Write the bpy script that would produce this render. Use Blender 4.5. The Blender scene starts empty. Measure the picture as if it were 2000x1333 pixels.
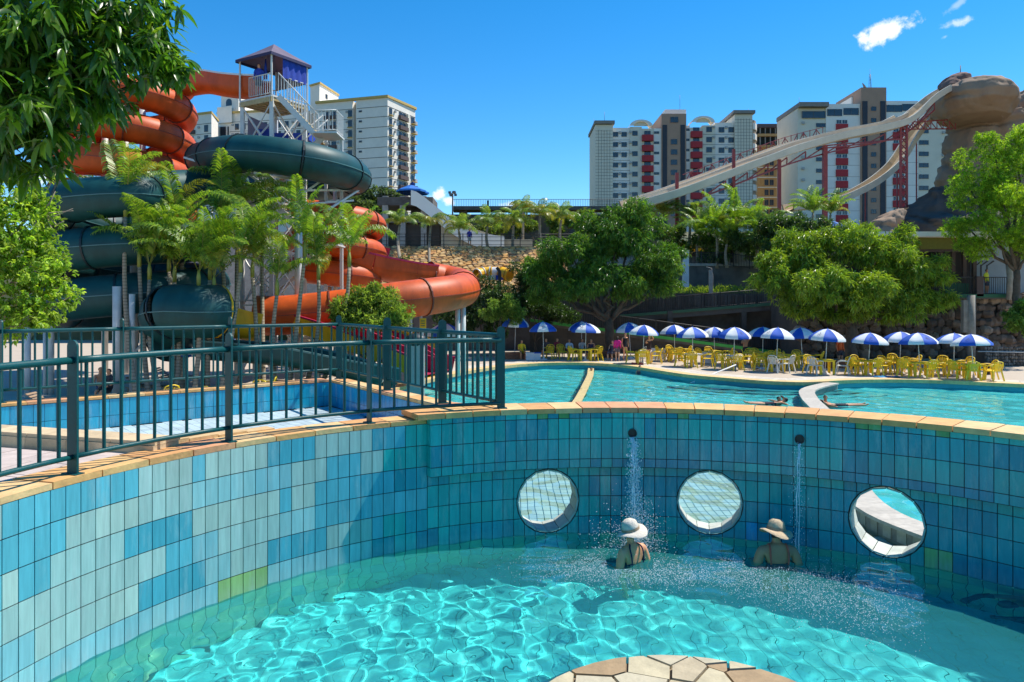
import bpy, bmesh, math, random
import numpy as np
from mathutils import Vector, Matrix
random.seed(7); rng = np.random.default_rng(7)
R_ = math.radians
SC = bpy.context.scene
COL = SC.collection

# ---------------------------------------------------------------- camera, sky, sun, exposure
F_PX, V_HOR, CAM_Z = 1450.0, 588.0, 3.0
cam_d = bpy.data.cameras.new('camera'); cam = bpy.data.objects.new('camera', cam_d); COL.objects.link(cam)
cam.location = (0, 0, CAM_Z); cam.rotation_euler = (R_(90), 0, 0)
cam_d.sensor_width = 36.0; cam_d.lens = 36.0 * F_PX / 2000.0
cam_d.shift_y = -(666.5 - V_HOR) / 2000.0
cam_d.clip_start = 0.05; cam_d.clip_end = 6000
SC.camera = cam

SUN_DIR = Vector((math.cos(R_(57)) * math.sin(R_(65)), math.cos(R_(57)) * math.cos(R_(65)), math.sin(R_(57))))
SUN_EL = math.asin(SUN_DIR.z); SUN_AZ = math.atan2(SUN_DIR.x, SUN_DIR.y)
sun_d = bpy.data.lights.new('sun', 'SUN'); sun = bpy.data.objects.new('sun', sun_d); COL.objects.link(sun)
sun_d.energy = 4.0; sun_d.angle = R_(0.5); sun_d.color = (1.0, 0.95, 0.86)
sun.rotation_euler = SUN_DIR.to_track_quat('Z', 'Y').to_euler()
sun.location = (40, 45, 80)
sun_d.cycles.is_caustics_light = True

SC.view_settings.view_transform = 'Standard'; SC.view_settings.look = 'None'
SC.view_settings.gamma = 1.0; SC.view_settings.use_curve_mapping = False
SC.view_settings.exposure = 0.68
SC.render.engine = 'CYCLES'
cy = SC.cycles
cy.max_bounces = 10; cy.transparent_max_bounces = 24; cy.transmission_bounces = 6; cy.diffuse_bounces = 4; cy.glossy_bounces = 4
cy.caustics_reflective = False; cy.caustics_refractive = True
cy.sample_clamp_indirect = 6.0; cy.sample_clamp_direct = 0.0
cy.use_denoising = True
cy.use_adaptive_sampling = True; cy.adaptive_threshold = 0.012

def view_dir(u, v): return Vector(((u - 1000) / F_PX, 1.0, -(v - V_HOR) / F_PX)).normalized()

def build_world():
    w = bpy.data.worlds.new('World'); SC.world = w; w.use_nodes = True
    nt = w.node_tree; N = nt.nodes; L = nt.links; N.clear()
    out = N.new('ShaderNodeOutputWorld'); bg = N.new('ShaderNodeBackground'); L.new(bg.outputs[0], out.inputs[0])
    sky = N.new('ShaderNodeTexSky'); sky.sky_type = 'NISHITA'; sky.sun_disc = False
    sky.sun_elevation = SUN_EL; sky.sun_rotation = SUN_AZ
    sky.altitude = 1500; sky.air_density = 1.0; sky.dust_density = 0.0; sky.ozone_density = 3.0
    hs = N.new('ShaderNodeHueSaturation'); hs.inputs['Saturation'].default_value = 1.38; hs.inputs['Hue'].default_value = 0.496; hs.inputs['Value'].default_value = 0.84
    L.new(sky.outputs[0], hs.inputs['Color'])
    tc = N.new('ShaderNodeTexCoord')
    def math_(op, a, b=None, c=None):
        m = N.new('ShaderNodeMath'); m.operation = op
        for i, x in enumerate((a, b, c)):
            if x is None: continue
            if isinstance(x, (int, float)): m.inputs[i].default_value = x
            else: L.new(x, m.inputs[i])
        return m.outputs[0]
    def dot(vec):
        m = N.new('ShaderNodeVectorMath'); m.operation = 'DOT_PRODUCT'
        L.new(tc.outputs['Generated'], m.inputs[0]); m.inputs[1].default_value = vec
        return m.outputs['Value']
    no = N.new('ShaderNodeTexNoise'); no.inputs['Scale'].default_value = 30; no.inputs['Detail'].default_value = 7; no.inputs['Roughness'].default_value = 0.62
    L.new(tc.outputs['Generated'], no.inputs['Vector'])
    no2 = N.new('ShaderNodeTexNoise'); no2.inputs['Scale'].default_value = 95; no2.inputs['Detail'].default_value = 5; no2.inputs['Roughness'].default_value = 0.6
    L.new(tc.outputs['Generated'], no2.inputs['Vector'])
    # small fair-weather clouds: (direction, half width, half height, tilt, density)
    clouds = [(view_dir(1722, 66), .042, .019, R_(20), 1.0), (view_dir(1880, 42), .030, .008, R_(5), .55), (view_dir(1866, 12), .020, .007, R_(35), .28), (view_dir(1846, 72), .008, .004, R_(20), .3),
              (view_dir(858, 382), .014, .012, R_(30), .9), (view_dir(835, 398), .016, .008, 0, .8), (view_dir(872, 394), .014, .010, 0, .9),
              (view_dir(1000, 399), .028, .009, R_(4), .8), (view_dir(1040, 404), .022, .009, 0, .6), (view_dir(930, 408), .03, .006, 0, .4), (view_dir(75, 345), .03, .02, 0, .9), (view_dir(1080, 406), .02, .005, 0, .4),
              (Vector((-.8, -.4, .35)).normalized(), .09, .04, 0, .9), (Vector((.7, -.6, .3)).normalized(), .08, .035, 0, .9), (Vector((-.2, -.9, .4)).normalized(), .07, .03, 0, .8), (Vector((-.9, .35, .25)).normalized(), .06, .025, 0, .9)]
    total = None
    for d, hw, hh, t, dens in clouds:
        rt = d.cross(Vector((0, 0, 1))).normalized(); up = rt.cross(d).normalized()
        ax = rt * math.cos(t) + up * math.sin(t); ay = up * math.cos(t) - rt * math.sin(t)
        a = math_('DIVIDE', dot(ax), hw); b = math_('DIVIDE', dot(ay), hh)
        r2 = math_('ADD', math_('MULTIPLY', a, a), math_('MULTIPLY', b, b))
        front = math_('GREATER_THAN', dot(d), 0.5)
        f = math_('SUBTRACT', 0.62, math_('MULTIPLY', math_('SQRT', r2), 0.85))
        f = math_('ADD', f, math_('MULTIPLY', math_('SUBTRACT', no.outputs['Fac'], 0.5), 1.9))
        f = math_('ADD', f, math_('MULTIPLY', math_('SUBTRACT', no2.outputs['Fac'], 0.5), 0.9))
        mr = N.new('ShaderNodeMapRange'); mr.interpolation_type = 'SMOOTHSTEP'
        L.new(f, mr.inputs[0]); mr.inputs[1].default_value = 0.05; mr.inputs[2].default_value = 0.6; mr.inputs[3].default_value = 0; mr.inputs[4].default_value = dens
        o = math_('MULTIPLY', mr.outputs[0], front)
        total = o if total is None else math_('MAXIMUM', total, o)
    mx = N.new('ShaderNodeMix'); mx.data_type = 'RGBA'
    L.new(total, mx.inputs[0]); L.new(hs.outputs[0], mx.inputs[6]); mx.inputs[7].default_value = (5.2, 5.3, 5.6, 1)
    L.new(mx.outputs[2], bg.inputs['Color'])
    bg.inputs['Strength'].default_value = 0.15
build_world()

# ---------------------------------------------------------------- helpers
def P(u, v, D): return Vector(((u - 1000) / F_PX * D, D, CAM_Z - (v - V_HOR) / F_PX * D))
def G(u, v, z):
    D = F_PX * (CAM_Z - z) / (v - V_HOR); return P(u, v, D)
DECK = -0.65; WATER2 = -0.95

class MB:
    def __init__(s): s.v = []; s.f = []; s.mi = []; s.c = []; s.cur = 0; s.col = (1, 1, 1); s.sm = []; s.smooth = False
    def add(s, vs, fs):
        o = len(s.v); s.v += [tuple(p) for p in vs]
        for f in fs:
            s.f.append(tuple(i + o for i in f)); s.mi.append(s.cur); s.c.append(s.col); s.sm.append(s.smooth)
        return s
    def box(s, c, size, rz=0.0, M=None):
        hx, hy, hz = [d / 2 for d in size]; c = Vector(c)
        vs = [Vector((x, y, z)) for z in (-hz, hz) for x, y in ((-hx, -hy), (hx, -hy), (hx, hy), (-hx, hy))]
        if M is not None: vs = [M @ p for p in vs]
        elif rz:
            ca, sa = math.cos(rz), math.sin(rz); vs = [Vector((p.x * ca - p.y * sa, p.x * sa + p.y * ca, p.z)) for p in vs]
        return s.add([c + p for p in vs], [(0, 3, 2, 1), (4, 5, 6, 7), (0, 1, 5, 4), (1, 2, 6, 5), (2, 3, 7, 6), (3, 0, 4, 7)])
    def bar(s, p, q, w, h=None, up=(0, 0, 1)):
        p, q = Vector(p), Vector(q); h = h or w; d = (q - p); 
        if d.length < 1e-6: return s
        d.normalize(); up = Vector(up)
        if abs(d.dot(up)) > .98: up = Vector((0, 1, 0))
        x = d.cross(up).normalized(); y = x.cross(d).normalized()
        vs = []
        for e in (p, q): vs += [e - x * w / 2 - y * h / 2, e + x * w / 2 - y * h / 2, e + x * w / 2 + y * h / 2, e - x * w / 2 + y * h / 2]
        return s.add(vs, [(3, 2, 1, 0), (4, 5, 6, 7), (0, 1, 5, 4), (1, 2, 6, 5), (2, 3, 7, 6), (3, 0, 4, 7)])
    def tube(s, path, r, seg=8, caps=True, closed=False):
        path = [Vector(p) for p in path]; n = len(path); sm = s.smooth; s.smooth = True
        rs = r if isinstance(r, (list, tuple)) else [r] * n
        vs = []; prev = None
        for i, p in enumerate(path):
            a = path[max(i - 1, 0)]; b = path[min(i + 1, n - 1)]
            t = (b - a).normalized() if (b - a).length > 1e-9 else Vector((0, 0, 1))
            if prev is None:
                x = t.orthogonal().normalized()
            else:
                x = (prev - t * prev.dot(t));
                x = x.normalized() if x.length > 1e-6 else t.orthogonal().normalized()
            prev = x; y = t.cross(x)
            vs += [p + (x * math.cos(2 * math.pi * k / seg) + y * math.sin(2 * math.pi * k / seg)) * rs[i] for k in range(seg)]
        fs = []
        for i in range(n - 1):
            for k in range(seg):
                fs.append((i * seg + k, i * seg + (k + 1) % seg, (i + 1) * seg + (k + 1) % seg, (i + 1) * seg + k))
        s.add(vs, fs); o = len(s.v) - len(vs)
        s.smooth = False
        if caps:
            s.f.append(tuple(o + k for k in reversed(range(seg)))); s.f.append(tuple(o + (n - 1) * seg + k for k in range(seg)))
            s.mi += [s.cur] * 2; s.c += [s.col] * 2; s.sm += [False] * 2
        s.smooth = sm
        return s
    def lathe(s, c, prof, seg=16, a0=0, a1=2 * math.pi):
        c = Vector(c); full = abs(a1 - a0 - 2 * math.pi) < 1e-6; m = seg if full else seg + 1
        vs = []
        for r, z in prof:
            for k in range(m):
                a = a0 + (a1 - a0) * k / seg; vs.append(c + Vector((r * math.cos(a), r * math.sin(a), z)))
        fs = []
        for i in range(len(prof) - 1):
            for k in range(seg):
                k2 = (k + 1) % m; fs.append((i * m + k, i * m + k2, (i + 1) * m + k2, (i + 1) * m + k))
        return s.add(vs, fs)
    def prism(s, poly, z0, z1):
        n = len(poly)
        vs = [(p[0], p[1], z0) for p in poly] + [(p[0], p[1], z1) for p in poly]
        fs = [tuple(reversed(range(n))), tuple(range(n, 2 * n))] + [(i, (i + 1) % n, n + (i + 1) % n, n + i) for i in range(n)]
        return s.add(vs, fs)
    def ellipsoid(s, c, rad, seg=10, rings=6, M=None, jit=0):
        c = Vector(c); vs = []; fs = []
        for i in range(rings + 1):
            ph = math.pi * i / rings
            for k in range(seg):
                a = 2 * math.pi * k / seg
                p = Vector((rad[0] * math.sin(ph) * math.cos(a), rad[1] * math.sin(ph) * math.sin(a), -rad[2] * math.cos(ph)))
                if jit: p *= 1 + random.uniform(-jit, jit)
                if M is not None: p = M @ p
                vs.append(c + p)
        for i in range(rings):
            for k in range(seg): fs.append((i * seg + k, i * seg + (k + 1) % seg, (i + 1) * seg + (k + 1) % seg, (i + 1) * seg + k))
        sm = s.smooth; s.smooth = True; s.add(vs, fs); s.smooth = sm
        return s
    def mesh(s, name, mats, color=False):
        me = bpy.data.meshes.new(name); me.from_pydata(s.v, [], s.f)
        mats = mats if isinstance(mats, (list, tuple)) else [mats]
        for m in mats: me.materials.append(m)
        me.polygons.foreach_set('material_index', s.mi)
        me.polygons.foreach_set('use_smooth', s.sm)
        if color:
            at = me.color_attributes.new('col', 'FLOAT_COLOR', 'CORNER'); a = []
            for f, c in zip(s.f, s.c): a += [c[0], c[1], c[2], 1.0] * len(f)
            at.data.foreach_set('color', a)
        me.update(); return me
    def build(s, name, mats, parent=None, color=False, loc=None, rz=0.0):
        return obj(name, s.mesh(name, mats, color), parent, loc, rz)

def obj(name, mesh, parent=None, loc=None, rz=0.0, rot=None):
    o = bpy.data.objects.new(name, mesh); COL.objects.link(o)
    if parent is not None: o.parent = parent
    if loc is not None: o.location = loc
    if rot is not None: o.rotation_euler = rot
    elif rz: o.rotation_euler = (0, 0, rz)
    return o
def tag(o, label, cat, group=None):
    o['label'] = label; o['category'] = cat
    if group: o['group'] = group
    return o
def thing(name, label, cat, loc=(0, 0, 0), rz=0.0, group=None):
    o = bpy.data.objects.new(name, None); COL.objects.link(o); o.empty_display_size = .2
    o.location = loc; o.rotation_euler = (0, 0, rz); o['kind'] = 'thing'; return tag(o, label, cat, group)
def struct(o): o['kind'] = 'structure'; return o
def stuff(o): o['kind'] = 'stuff'; return o
def dup(root, loc, rz=0.0, label=None, group=None, scale=None):
    r = root.copy(); COL.objects.link(r); r.location = loc; r.rotation_euler = (0, 0, rz)
    if scale: r.scale = (scale,) * 3
    if label: r['label'] = label
    if group: r['group'] = group
    for ch in list(root.children):
        c = ch.copy(); COL.objects.link(c); c.parent = r
        for g in list(ch.children):
            d = g.copy(); COL.objects.link(d); d.parent = c
    return r
def np_mesh(name, V, Fq, mat, colors=None, smooth=False):
    """V (n,3), Fq (m,4) quads, colors (m,3) per face"""
    me = bpy.data.meshes.new(name); k = Fq.shape[1]
    me.vertices.add(len(V)); me.vertices.foreach_set('co', np.ascontiguousarray(V, np.float32).ravel())
    me.loops.add(Fq.size); me.loops.foreach_set('vertex_index', np.ascontiguousarray(Fq, np.int32).ravel())
    me.polygons.add(len(Fq)); me.polygons.foreach_set('loop_start', np.arange(0, Fq.size, k, dtype=np.int32))
    me.polygons.foreach_set('use_smooth', np.full(len(Fq), smooth))
    for m in (mat if isinstance(mat, (list, tuple)) else [mat]): me.materials.append(m)
    me.update(calc_edges=True)
    if colors is not None:
        at = me.color_attributes.new('col', 'FLOAT_COLOR', 'CORNER')
        c = np.ones((len(Fq), k, 4), np.float32); c[:, :, :3] = colors[:, None, :]; at.data.foreach_set('color', c.ravel())
    return me
def spline(pts, n=8):
    pts = [Vector(p) for p in pts]; out = []
    for i in range(len(pts) - 1):
        p0 = pts[max(i - 1, 0)]; p1 = pts[i]; p2 = pts[i + 1]; p3 = pts[min(i + 2, len(pts) - 1)]
        for k in range(n):
            t = k / n; t2 = t * t; t3 = t2 * t
            out.append(0.5 * ((2 * p1) + (p2 - p0) * t + (2 * p0 - 5 * p1 + 4 * p2 - p3) * t2 + (3 * p1 - p0 - 3 * p2 + p3) * t3))
    out.append(pts[-1]); return out

# ---------------------------------------------------------------- materials
def mat(name, color=(.5, .5, .5), rough=.5, var=.12, scale=6.0, bump=0.0, bscale=None, metal=0.0, spec=.5, attr=None, col2=None, coat=0.0, stretch=None, detail=5.0, streak=0.0):
    m = bpy.data.materials.new(name); m.use_nodes = True; nt = m.node_tree; N = nt.nodes; L = nt.links
    b = N['Principled BSDF']; b.inputs['Roughness'].default_value = rough; b.inputs['Metallic'].default_value = metal
    b.inputs['Specular IOR Level'].default_value = spec
    if coat: b.inputs['Coat Weight'].default_value = coat; b.inputs['Coat Roughness'].default_value = .08
    tc = N.new('ShaderNodeTexCoord'); vec = tc.outputs['Object']
    if stretch:
        mp = N.new('ShaderNodeMapping'); mp.inputs['Scale'].default_value = stretch; L.new(vec, mp.inputs[0]); vec = mp.outputs[0]
    no = N.new('ShaderNodeTexNoise'); no.inputs['Scale'].default_value = scale; no.inputs['Detail'].default_value = detail; no.inputs['Roughness'].default_value = .6
    L.new(vec, no.inputs['Vector'])
    base = None
    if attr == 'object':
        oi = N.new('ShaderNodeObjectInfo'); base = oi.outputs['Color']
    elif attr:
        at = N.new('ShaderNodeAttribute'); at.attribute_name = attr; base = at.outputs['Color']
    if streak:
        ge = N.new('ShaderNodeNewGeometry'); mp2 = N.new('ShaderNodeMapping'); mp2.inputs['Scale'].default_value = (9, 9, .8); L.new(ge.outputs['Position'], mp2.inputs[0]); L.new(mp2.outputs[0], no.inputs['Vector'])
        n3 = N.new('ShaderNodeTexNoise'); n3.inputs['Scale'].default_value = 2.2; n3.inputs['Detail'].default_value = 8; n3.inputs['Roughness'].default_value = .7; mp3 = N.new('ShaderNodeMapping'); mp3.inputs['Scale'].default_value = (2.6, 2.6, .55); L.new(ge.outputs['Position'], mp3.inputs[0]); L.new(mp3.outputs[0], n3.inputs['Vector'])
        sz = N.new('ShaderNodeSeparateXYZ'); L.new(ge.outputs['Position'], sz.inputs[0]); wl = N.new('ShaderNodeMapRange'); L.new(sz.outputs['Z'], wl.inputs[0]); wl.inputs[1].default_value = .02; wl.inputs[2].default_value = .16; wl.inputs[3].default_value = .16; wl.inputs[4].default_value = 0
        mr3 = N.new('ShaderNodeMapRange'); L.new(n3.outputs['Fac'], mr3.inputs[0]); mr3.inputs[1].default_value = .52; mr3.inputs[2].default_value = .78; mr3.inputs[3].default_value = 0; mr3.inputs[4].default_value = streak
        ad = N.new('ShaderNodeMath'); ad.operation = 'ADD'; ad.use_clamp = True; L.new(mr3.outputs[0], ad.inputs[0]); L.new(wl.outputs[0], ad.inputs[1])
        sm_ = N.new('ShaderNodeMix'); sm_.data_type = 'RGBA'; L.new(ad.outputs[0], sm_.inputs[0]); L.new(base, sm_.inputs[6]); sm_.inputs[7].default_value = (.46, .56, .54, 1); base = sm_.outputs[2]
    ramp = N.new('ShaderNodeMapRange'); L.new(no.outputs['Fac'], ramp.inputs[0])
    ramp.inputs[1].default_value = .25; ramp.inputs[2].default_value = .75; ramp.inputs[3].default_value = 1 - var; ramp.inputs[4].default_value = 1 + var
    vm = N.new('ShaderNodeVectorMath'); vm.operation = 'SCALE'; L.new(ramp.outputs[0], vm.inputs['Scale'])
    if col2 is not None:
        mx = N.new('ShaderNodeMix'); mx.data_type = 'RGBA'; mr = N.new('ShaderNodeMapRange')
        L.new(no.outputs['Fac'], mr.inputs[0]); mr.inputs[1].default_value = .42; mr.inputs[2].default_value = .62
        L.new(mr.outputs[0], mx.inputs[0]); mx.inputs[6].default_value = (*color, 1); mx.inputs[7].default_value = (*col2, 1)
        if base is not None: L.new(base, mx.inputs[6])
        base = mx.outputs[2]
    if base is not None: L.new(base, vm.inputs[0])
    else: vm.inputs[0].default_value = color
    L.new(vm.outputs[0], b.inputs['Base Color'])
    if bump:
        nb = N.new('ShaderNodeTexNoise'); nb.inputs['Scale'].default_value = bscale or scale * 4; nb.inputs['Detail'].default_value = 4; L.new(vec, nb.inputs['Vector'])
        bp = N.new('ShaderNodeBump'); bp.inputs['Strength'].default_value = bump; bp.inputs['Distance'].default_value = .02; L.new(nb.outputs['Fac'], bp.inputs['Height']); L.new(bp.outputs[0], b.inputs['Normal'])
    return m
def leaf_mat(name, trans=.35, rough=.42, spec=.4):
    m = bpy.data.materials.new(name); m.use_nodes = True; nt = m.node_tree; N = nt.nodes; L = nt.links
    b = N['Principled BSDF']; b.inputs['Roughness'].default_value = rough; b.inputs['Specular IOR Level'].default_value = spec
    at = N.new('ShaderNodeAttribute'); at.attribute_name = 'col'
    L.new(at.outputs['Color'], b.inputs['Base Color'])
    tr = N.new('ShaderNodeBsdfTranslucent'); g = N.new('ShaderNodeMix'); g.data_type = 'RGBA'; g.blend_type = 'MULTIPLY'; g.inputs[0].default_value = 1
    L.new(at.outputs['Color'], g.inputs[6]); g.inputs[7].default_value = (1.9, 2.0, .7, 1); L.new(g.outputs[2], tr.inputs[0])
    ms = N.new('ShaderNodeMixShader'); ms.inputs[0].default_value = trans; L.new(b.outputs[0], ms.inputs[1]); L.new(tr.outputs[0], ms.inputs[2])
    L.new(ms.outputs[0], N['Material Output'].inputs[0]); return m
def water_mat(name, tint, rough=0.0, murk=0.0):
    m = bpy.data.materials.new(name); m.use_nodes = True; nt = m.node_tree; N = nt.nodes; L = nt.links
    N.remove(N['Principled BSDF'])
    g = N.new('ShaderNodeBsdfGlass'); g.inputs['IOR'].default_value = 1.333; g.inputs['Color'].default_value = (*tint, 1); g.inputs['Roughness'].default_value = rough
    if murk:      # a little suspended matter scatters light back, as in any busy pool
        df = N.new('ShaderNodeBsdfDiffuse'); df.inputs['Color'].default_value = (.10, .72, .68, 1); ms = N.new('ShaderNodeMixShader'); ms.inputs[0].default_value = murk; L.new(g.outputs[0], ms.inputs[1]); L.new(df.outputs[0], ms.inputs[2]); L.new(ms.outputs[0], N['Material Output'].inputs[0]); return m
    L.new(g.outputs[0], N['Material Output'].inputs[0]); return m
# ---------------------------------------------------------------- near round pool
PC = Vector((1.32, 4.45)); PR = 5.18; TP = 0.1415; TH = 0.26; FLOOR1 = -0.95
M_tile = mat('glazed_tile', attr='object', rough=.2, var=.16, scale=3, spec=.6, streak=.55)
M_tilev = mat('glazed_tile_field', attr='col', rough=.2, var=.16, scale=3, spec=.6, streak=.5)
M_subm = mat('submerged_tile', attr='col', rough=.3, var=.14, scale=4)
M_grout = mat('grout', (.05, .045, .04), .9, .3, 20)
M_floor = mat('pool_floor_tile', attr='col', rough=.4, var=.12, scale=3)
def cyl(r, th, z): return Vector((PC.x + r * math.cos(th), PC.y + r * math.sin(th), z))
def pane_clip(s0, s1, z0, z1, holes):
    """rectangle minus the round holes, as polygons in (s, z)"""
    h = None
    for c in holes:
        dx = max(s0 - c[0], 0, c[0] - s1); dz = max(z0 - c[1], 0, c[1] - z1)
        if dx * dx + dz * dz < c[2] ** 2: h = c
    rect = [(s0, z0), (s1, z0), (s1, z1), (s0, z1)]
    if h is None: return [rect]
    cx, cz, r = h
    pts = []
    for i in range(4):
        a = rect[i]; b = rect[(i + 1) % 4]
        pts.append((a, False)); d = (b[0] - a[0], b[1] - a[1]); f = (a[0] - cx, a[1] - cz)
        A = d[0] ** 2 + d[1] ** 2; B = 2 * (f[0] * d[0] + f[1] * d[1]); C = f[0] ** 2 + f[1] ** 2 - r * r; D = B * B - 4 * A * C
        if D > 0:
            for t in sorted(((-B - math.sqrt(D)) / 2 / A, (-B + math.sqrt(D)) / 2 / A)):
                if 0 < t < 1: pts.append(((a[0] + d[0] * t, a[1] + d[1] * t), True))
    ins = lambda p: (p[0] - cx) ** 2 + (p[1] - cz) ** 2 < r * r - 1e-9
    n = len(pts); runs = []
    keep = [k or not ins(p) for p, k in pts]
    if not any(k for _, k in pts): return [rect] if not ins(rect[0]) else []
    st = [i for i in range(n) if pts[i][1] and not ins(((pts[i][0][0] + pts[(i + 1) % n][0][0]) / 2, (pts[i][0][1] + pts[(i + 1) % n][0][1]) / 2))]
    for i in st:
        run = [pts[i][0]]; j = (i + 1) % n
        while not pts[j][1]: run.append(pts[j][0]); j = (j + 1) % n
        run.append(pts[j][0]); runs.append(run)
    out = []
    ang = lambda p: math.atan2(p[1] - cz, p[0] - cx)
    for run in runs:
        a0 = ang(run[-1]); a1 = ang(run[0]); d = (a1 - a0 + math.pi) % (2 * math.pi) - math.pi
        m = max(1, int(abs(d) / .16)); arc = [(cx + r * math.cos(a0 + d * k / m), cz + r * math.sin(a0 + d * k / m)) for k in range(1, m)]
        out.append(run + arc)
    return out
wall = thing('pool_wall', 'curved turquoise tiled wall of the near pool with three round portholes', 'pool wall', (PC.x, PC.y, 0))
TEAL = [(.012, .36, .36), (.015, .40, .38), (.01, .32, .35)]; BLUE = [(.008, .27, .345), (.008, .24, .33), (.008, .30, .36)]
PALE = [(.34, .51, .47), (.30, .48, .45), (.38, .53, .47)]; MID = [(.10, .40, .48), (.07, .36, .45), (.14, .43, .50)]; SKYB = [(.27, .52, .53), (.22, .48, .52)]
LIME = (.30, .48, .16); STRONG = (.01, .30, .55)
th_of = lambda u, v, z: (lambda p: math.atan2(p.y - PC.y, p.x - PC.x))(G(u, v, z))
TH_STEP = R_(200) - round((R_(200) - R_(117.3)) * PR / TP) * TP / PR
holes = []
for u, v in ((1070, 978), (1386, 978), (1732, 1018)):
    # the angle on the circle seen at this column
    best = min(((abs((cyl(PR, R_(a / 20), 0).x) / cyl(PR, R_(a / 20), 0).y * F_PX + 1000 - u), R_(a / 20)) for a in range(0, 3600) if cyl(PR, R_(a / 20), 0).y > 3))[1]
    holes.append((best * PR, .425, .405))
def run_colours(ncol, nrow, pick):
    g = {}
    for r in range(nrow):
        c = 0
        while c < ncol:
            L_ = random.choice((1, 2, 2, 3, 4, 5)); k = pick(c, r)
            for q in range(c, min(ncol, c + L_)): g[(q, r)] = k
            c += L_
    return g
TH0, TH1 = R_(200), R_(22); NC = int((TH0 - TH1) * PR / TP)
def pick(c, r):
    f = c / NC
    th = math.degrees(TH0 - c * TP / PR)
    if r == 5: return STRONG if random.random() < .07 else (LIME if random.random() < .055 else (random.choice(SKYB) if th > 128 else random.choice(BLUE + TEAL)))
    if th > 124:
        x = random.random(); return random.choice(PALE) if x < (.55 if r < 2 or th > 140 else .4) else random.choice(MID if x < .85 else SKYB)
    return random.choice(TEAL) if random.random() < .55 else random.choice(BLUE)
colr = run_colours(NC + 2, 6, pick)
gap = .009
wall_tiles = []   # (polygon in s,z, base radius, colour)
# rows of the recessed wall
rows_left = [(1.50 - TH * (k + 1), 1.50 - TH * k) for k in range(6)]
rows_left[5] = (-.06, 1.50 - TH * 5)
rows_low = [(.735, .862), (.475, .735), (.215, .475), (-.045, .215)]
rows_up = [(1.50, 1.57), (1.24, 1.50), (.98, 1.24), (.868, .98)]
mort = MB(); RU = PR - .12
def ring_piece(poly, r, rb, mb):
    pass
for c in range(NC):
    ta = TH0 - c * TP / PR; tb = ta - TP / PR; s1 = ta * PR; s0 = tb * PR
    step = ta < TH_STEP + .002
    for r, (z0, z1) in enumerate(rows_low if step else rows_left):
        for pl in pane_clip(s0, s1, z0, z1, holes): mort.add([cyl(PR + .004, s / PR, z) for s, z in pl], [tuple(reversed(range(len(pl))))])
        for pl in pane_clip(s0 + gap / 2, s1 - gap / 2, z0 + gap / 2, z1 - gap / 2, [(h[0], h[1], h[2] + .012) for h in holes]):
            if len(pl) > 2: wall_tiles.append((pl, PR, colr[(c, (r + 2) if step else r)], ta))
    # the outer face, also with the portholes
    for pl in pane_clip(s0, s1, -.06, 1.5, holes): mort.add([cyl(PR + .40, s / PR, z) for s, z in pl], [tuple(range(len(pl)))])
    if step:
        for r, (z0, z1) in enumerate(rows_up):
            mort.add([cyl(RU + .004, t, z) for t, z in ((ta, z0), (tb, z0), (tb, z1), (ta, z1))], [(0, 1, 2, 3)])
            k = colr[(c, min(r, 3))] if r else colr[(c, 0)]
            if r == 0 and random.random() < .12: k = (.10, .30, .10)
            wall_tiles.append(([(s0 + gap / 2, z0 + gap / 2), (s1 - gap / 2, z0 + gap / 2), (s1 - gap / 2, z1 - gap / 2), (s0 + gap / 2, z1 - gap / 2)], RU, k, ta))
        mort.add([cyl(r_, t, .866) for r_, t in ((RU, ta), (PR + .004, ta), (PR + .004, tb), (RU, tb))], [(0, 1, 2, 3)])
    mort.add([cyl(r_, t, 1.57 if step else 1.50) for r_, t in ((RU if step else PR, ta), (PR + .4, ta), (PR + .4, tb), (RU if step else PR, tb))], [(0, 1, 2, 3)])
# tunnel of each porthole, faceted tiles in pale stone
mort.add([cyl(RU, TH_STEP, .866), cyl(PR + .01, TH_STEP, .866), cyl(PR + .01, TH_STEP, 1.57), cyl(RU, TH_STEP, 1.57)], [(0, 1, 2, 3)])
mort.build('mortar_body', M_grout, wall, loc=(-PC.x, -PC.y, 0))
M_stone_pale = mat('pale_stone', attr='object', rough=.7, var=.2, scale=8, bump=.25)
for h in holes:
    for k in range(16):
        a0 = 2 * math.pi * k / 16 + .01; a1 = 2 * math.pi * (k + 1) / 16 - .01; m = MB(); q = []
        for rr in (h[2], h[2] - .02):
            for a in (a0, a1):
                for R2 in (PR - .004, PR + .404):
                    q.append(cyl(R2, (h[0] + rr * math.cos(a)) / PR, h[1] + rr * math.sin(a)) - Vector((PC.x, PC.y, 0)))
        m.add(q, [(0, 2, 3, 1), (4, 5, 7, 6), (0, 1, 5, 4), (2, 6, 7, 3), (0, 4, 6, 2), (1, 3, 7, 5)])
        o = m.build('porthole_lining', M_stone_pale, wall); g = random.uniform(.85, 1.1); o.color = (.50 * g, .52 * g, .45 * g, 1)
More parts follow.
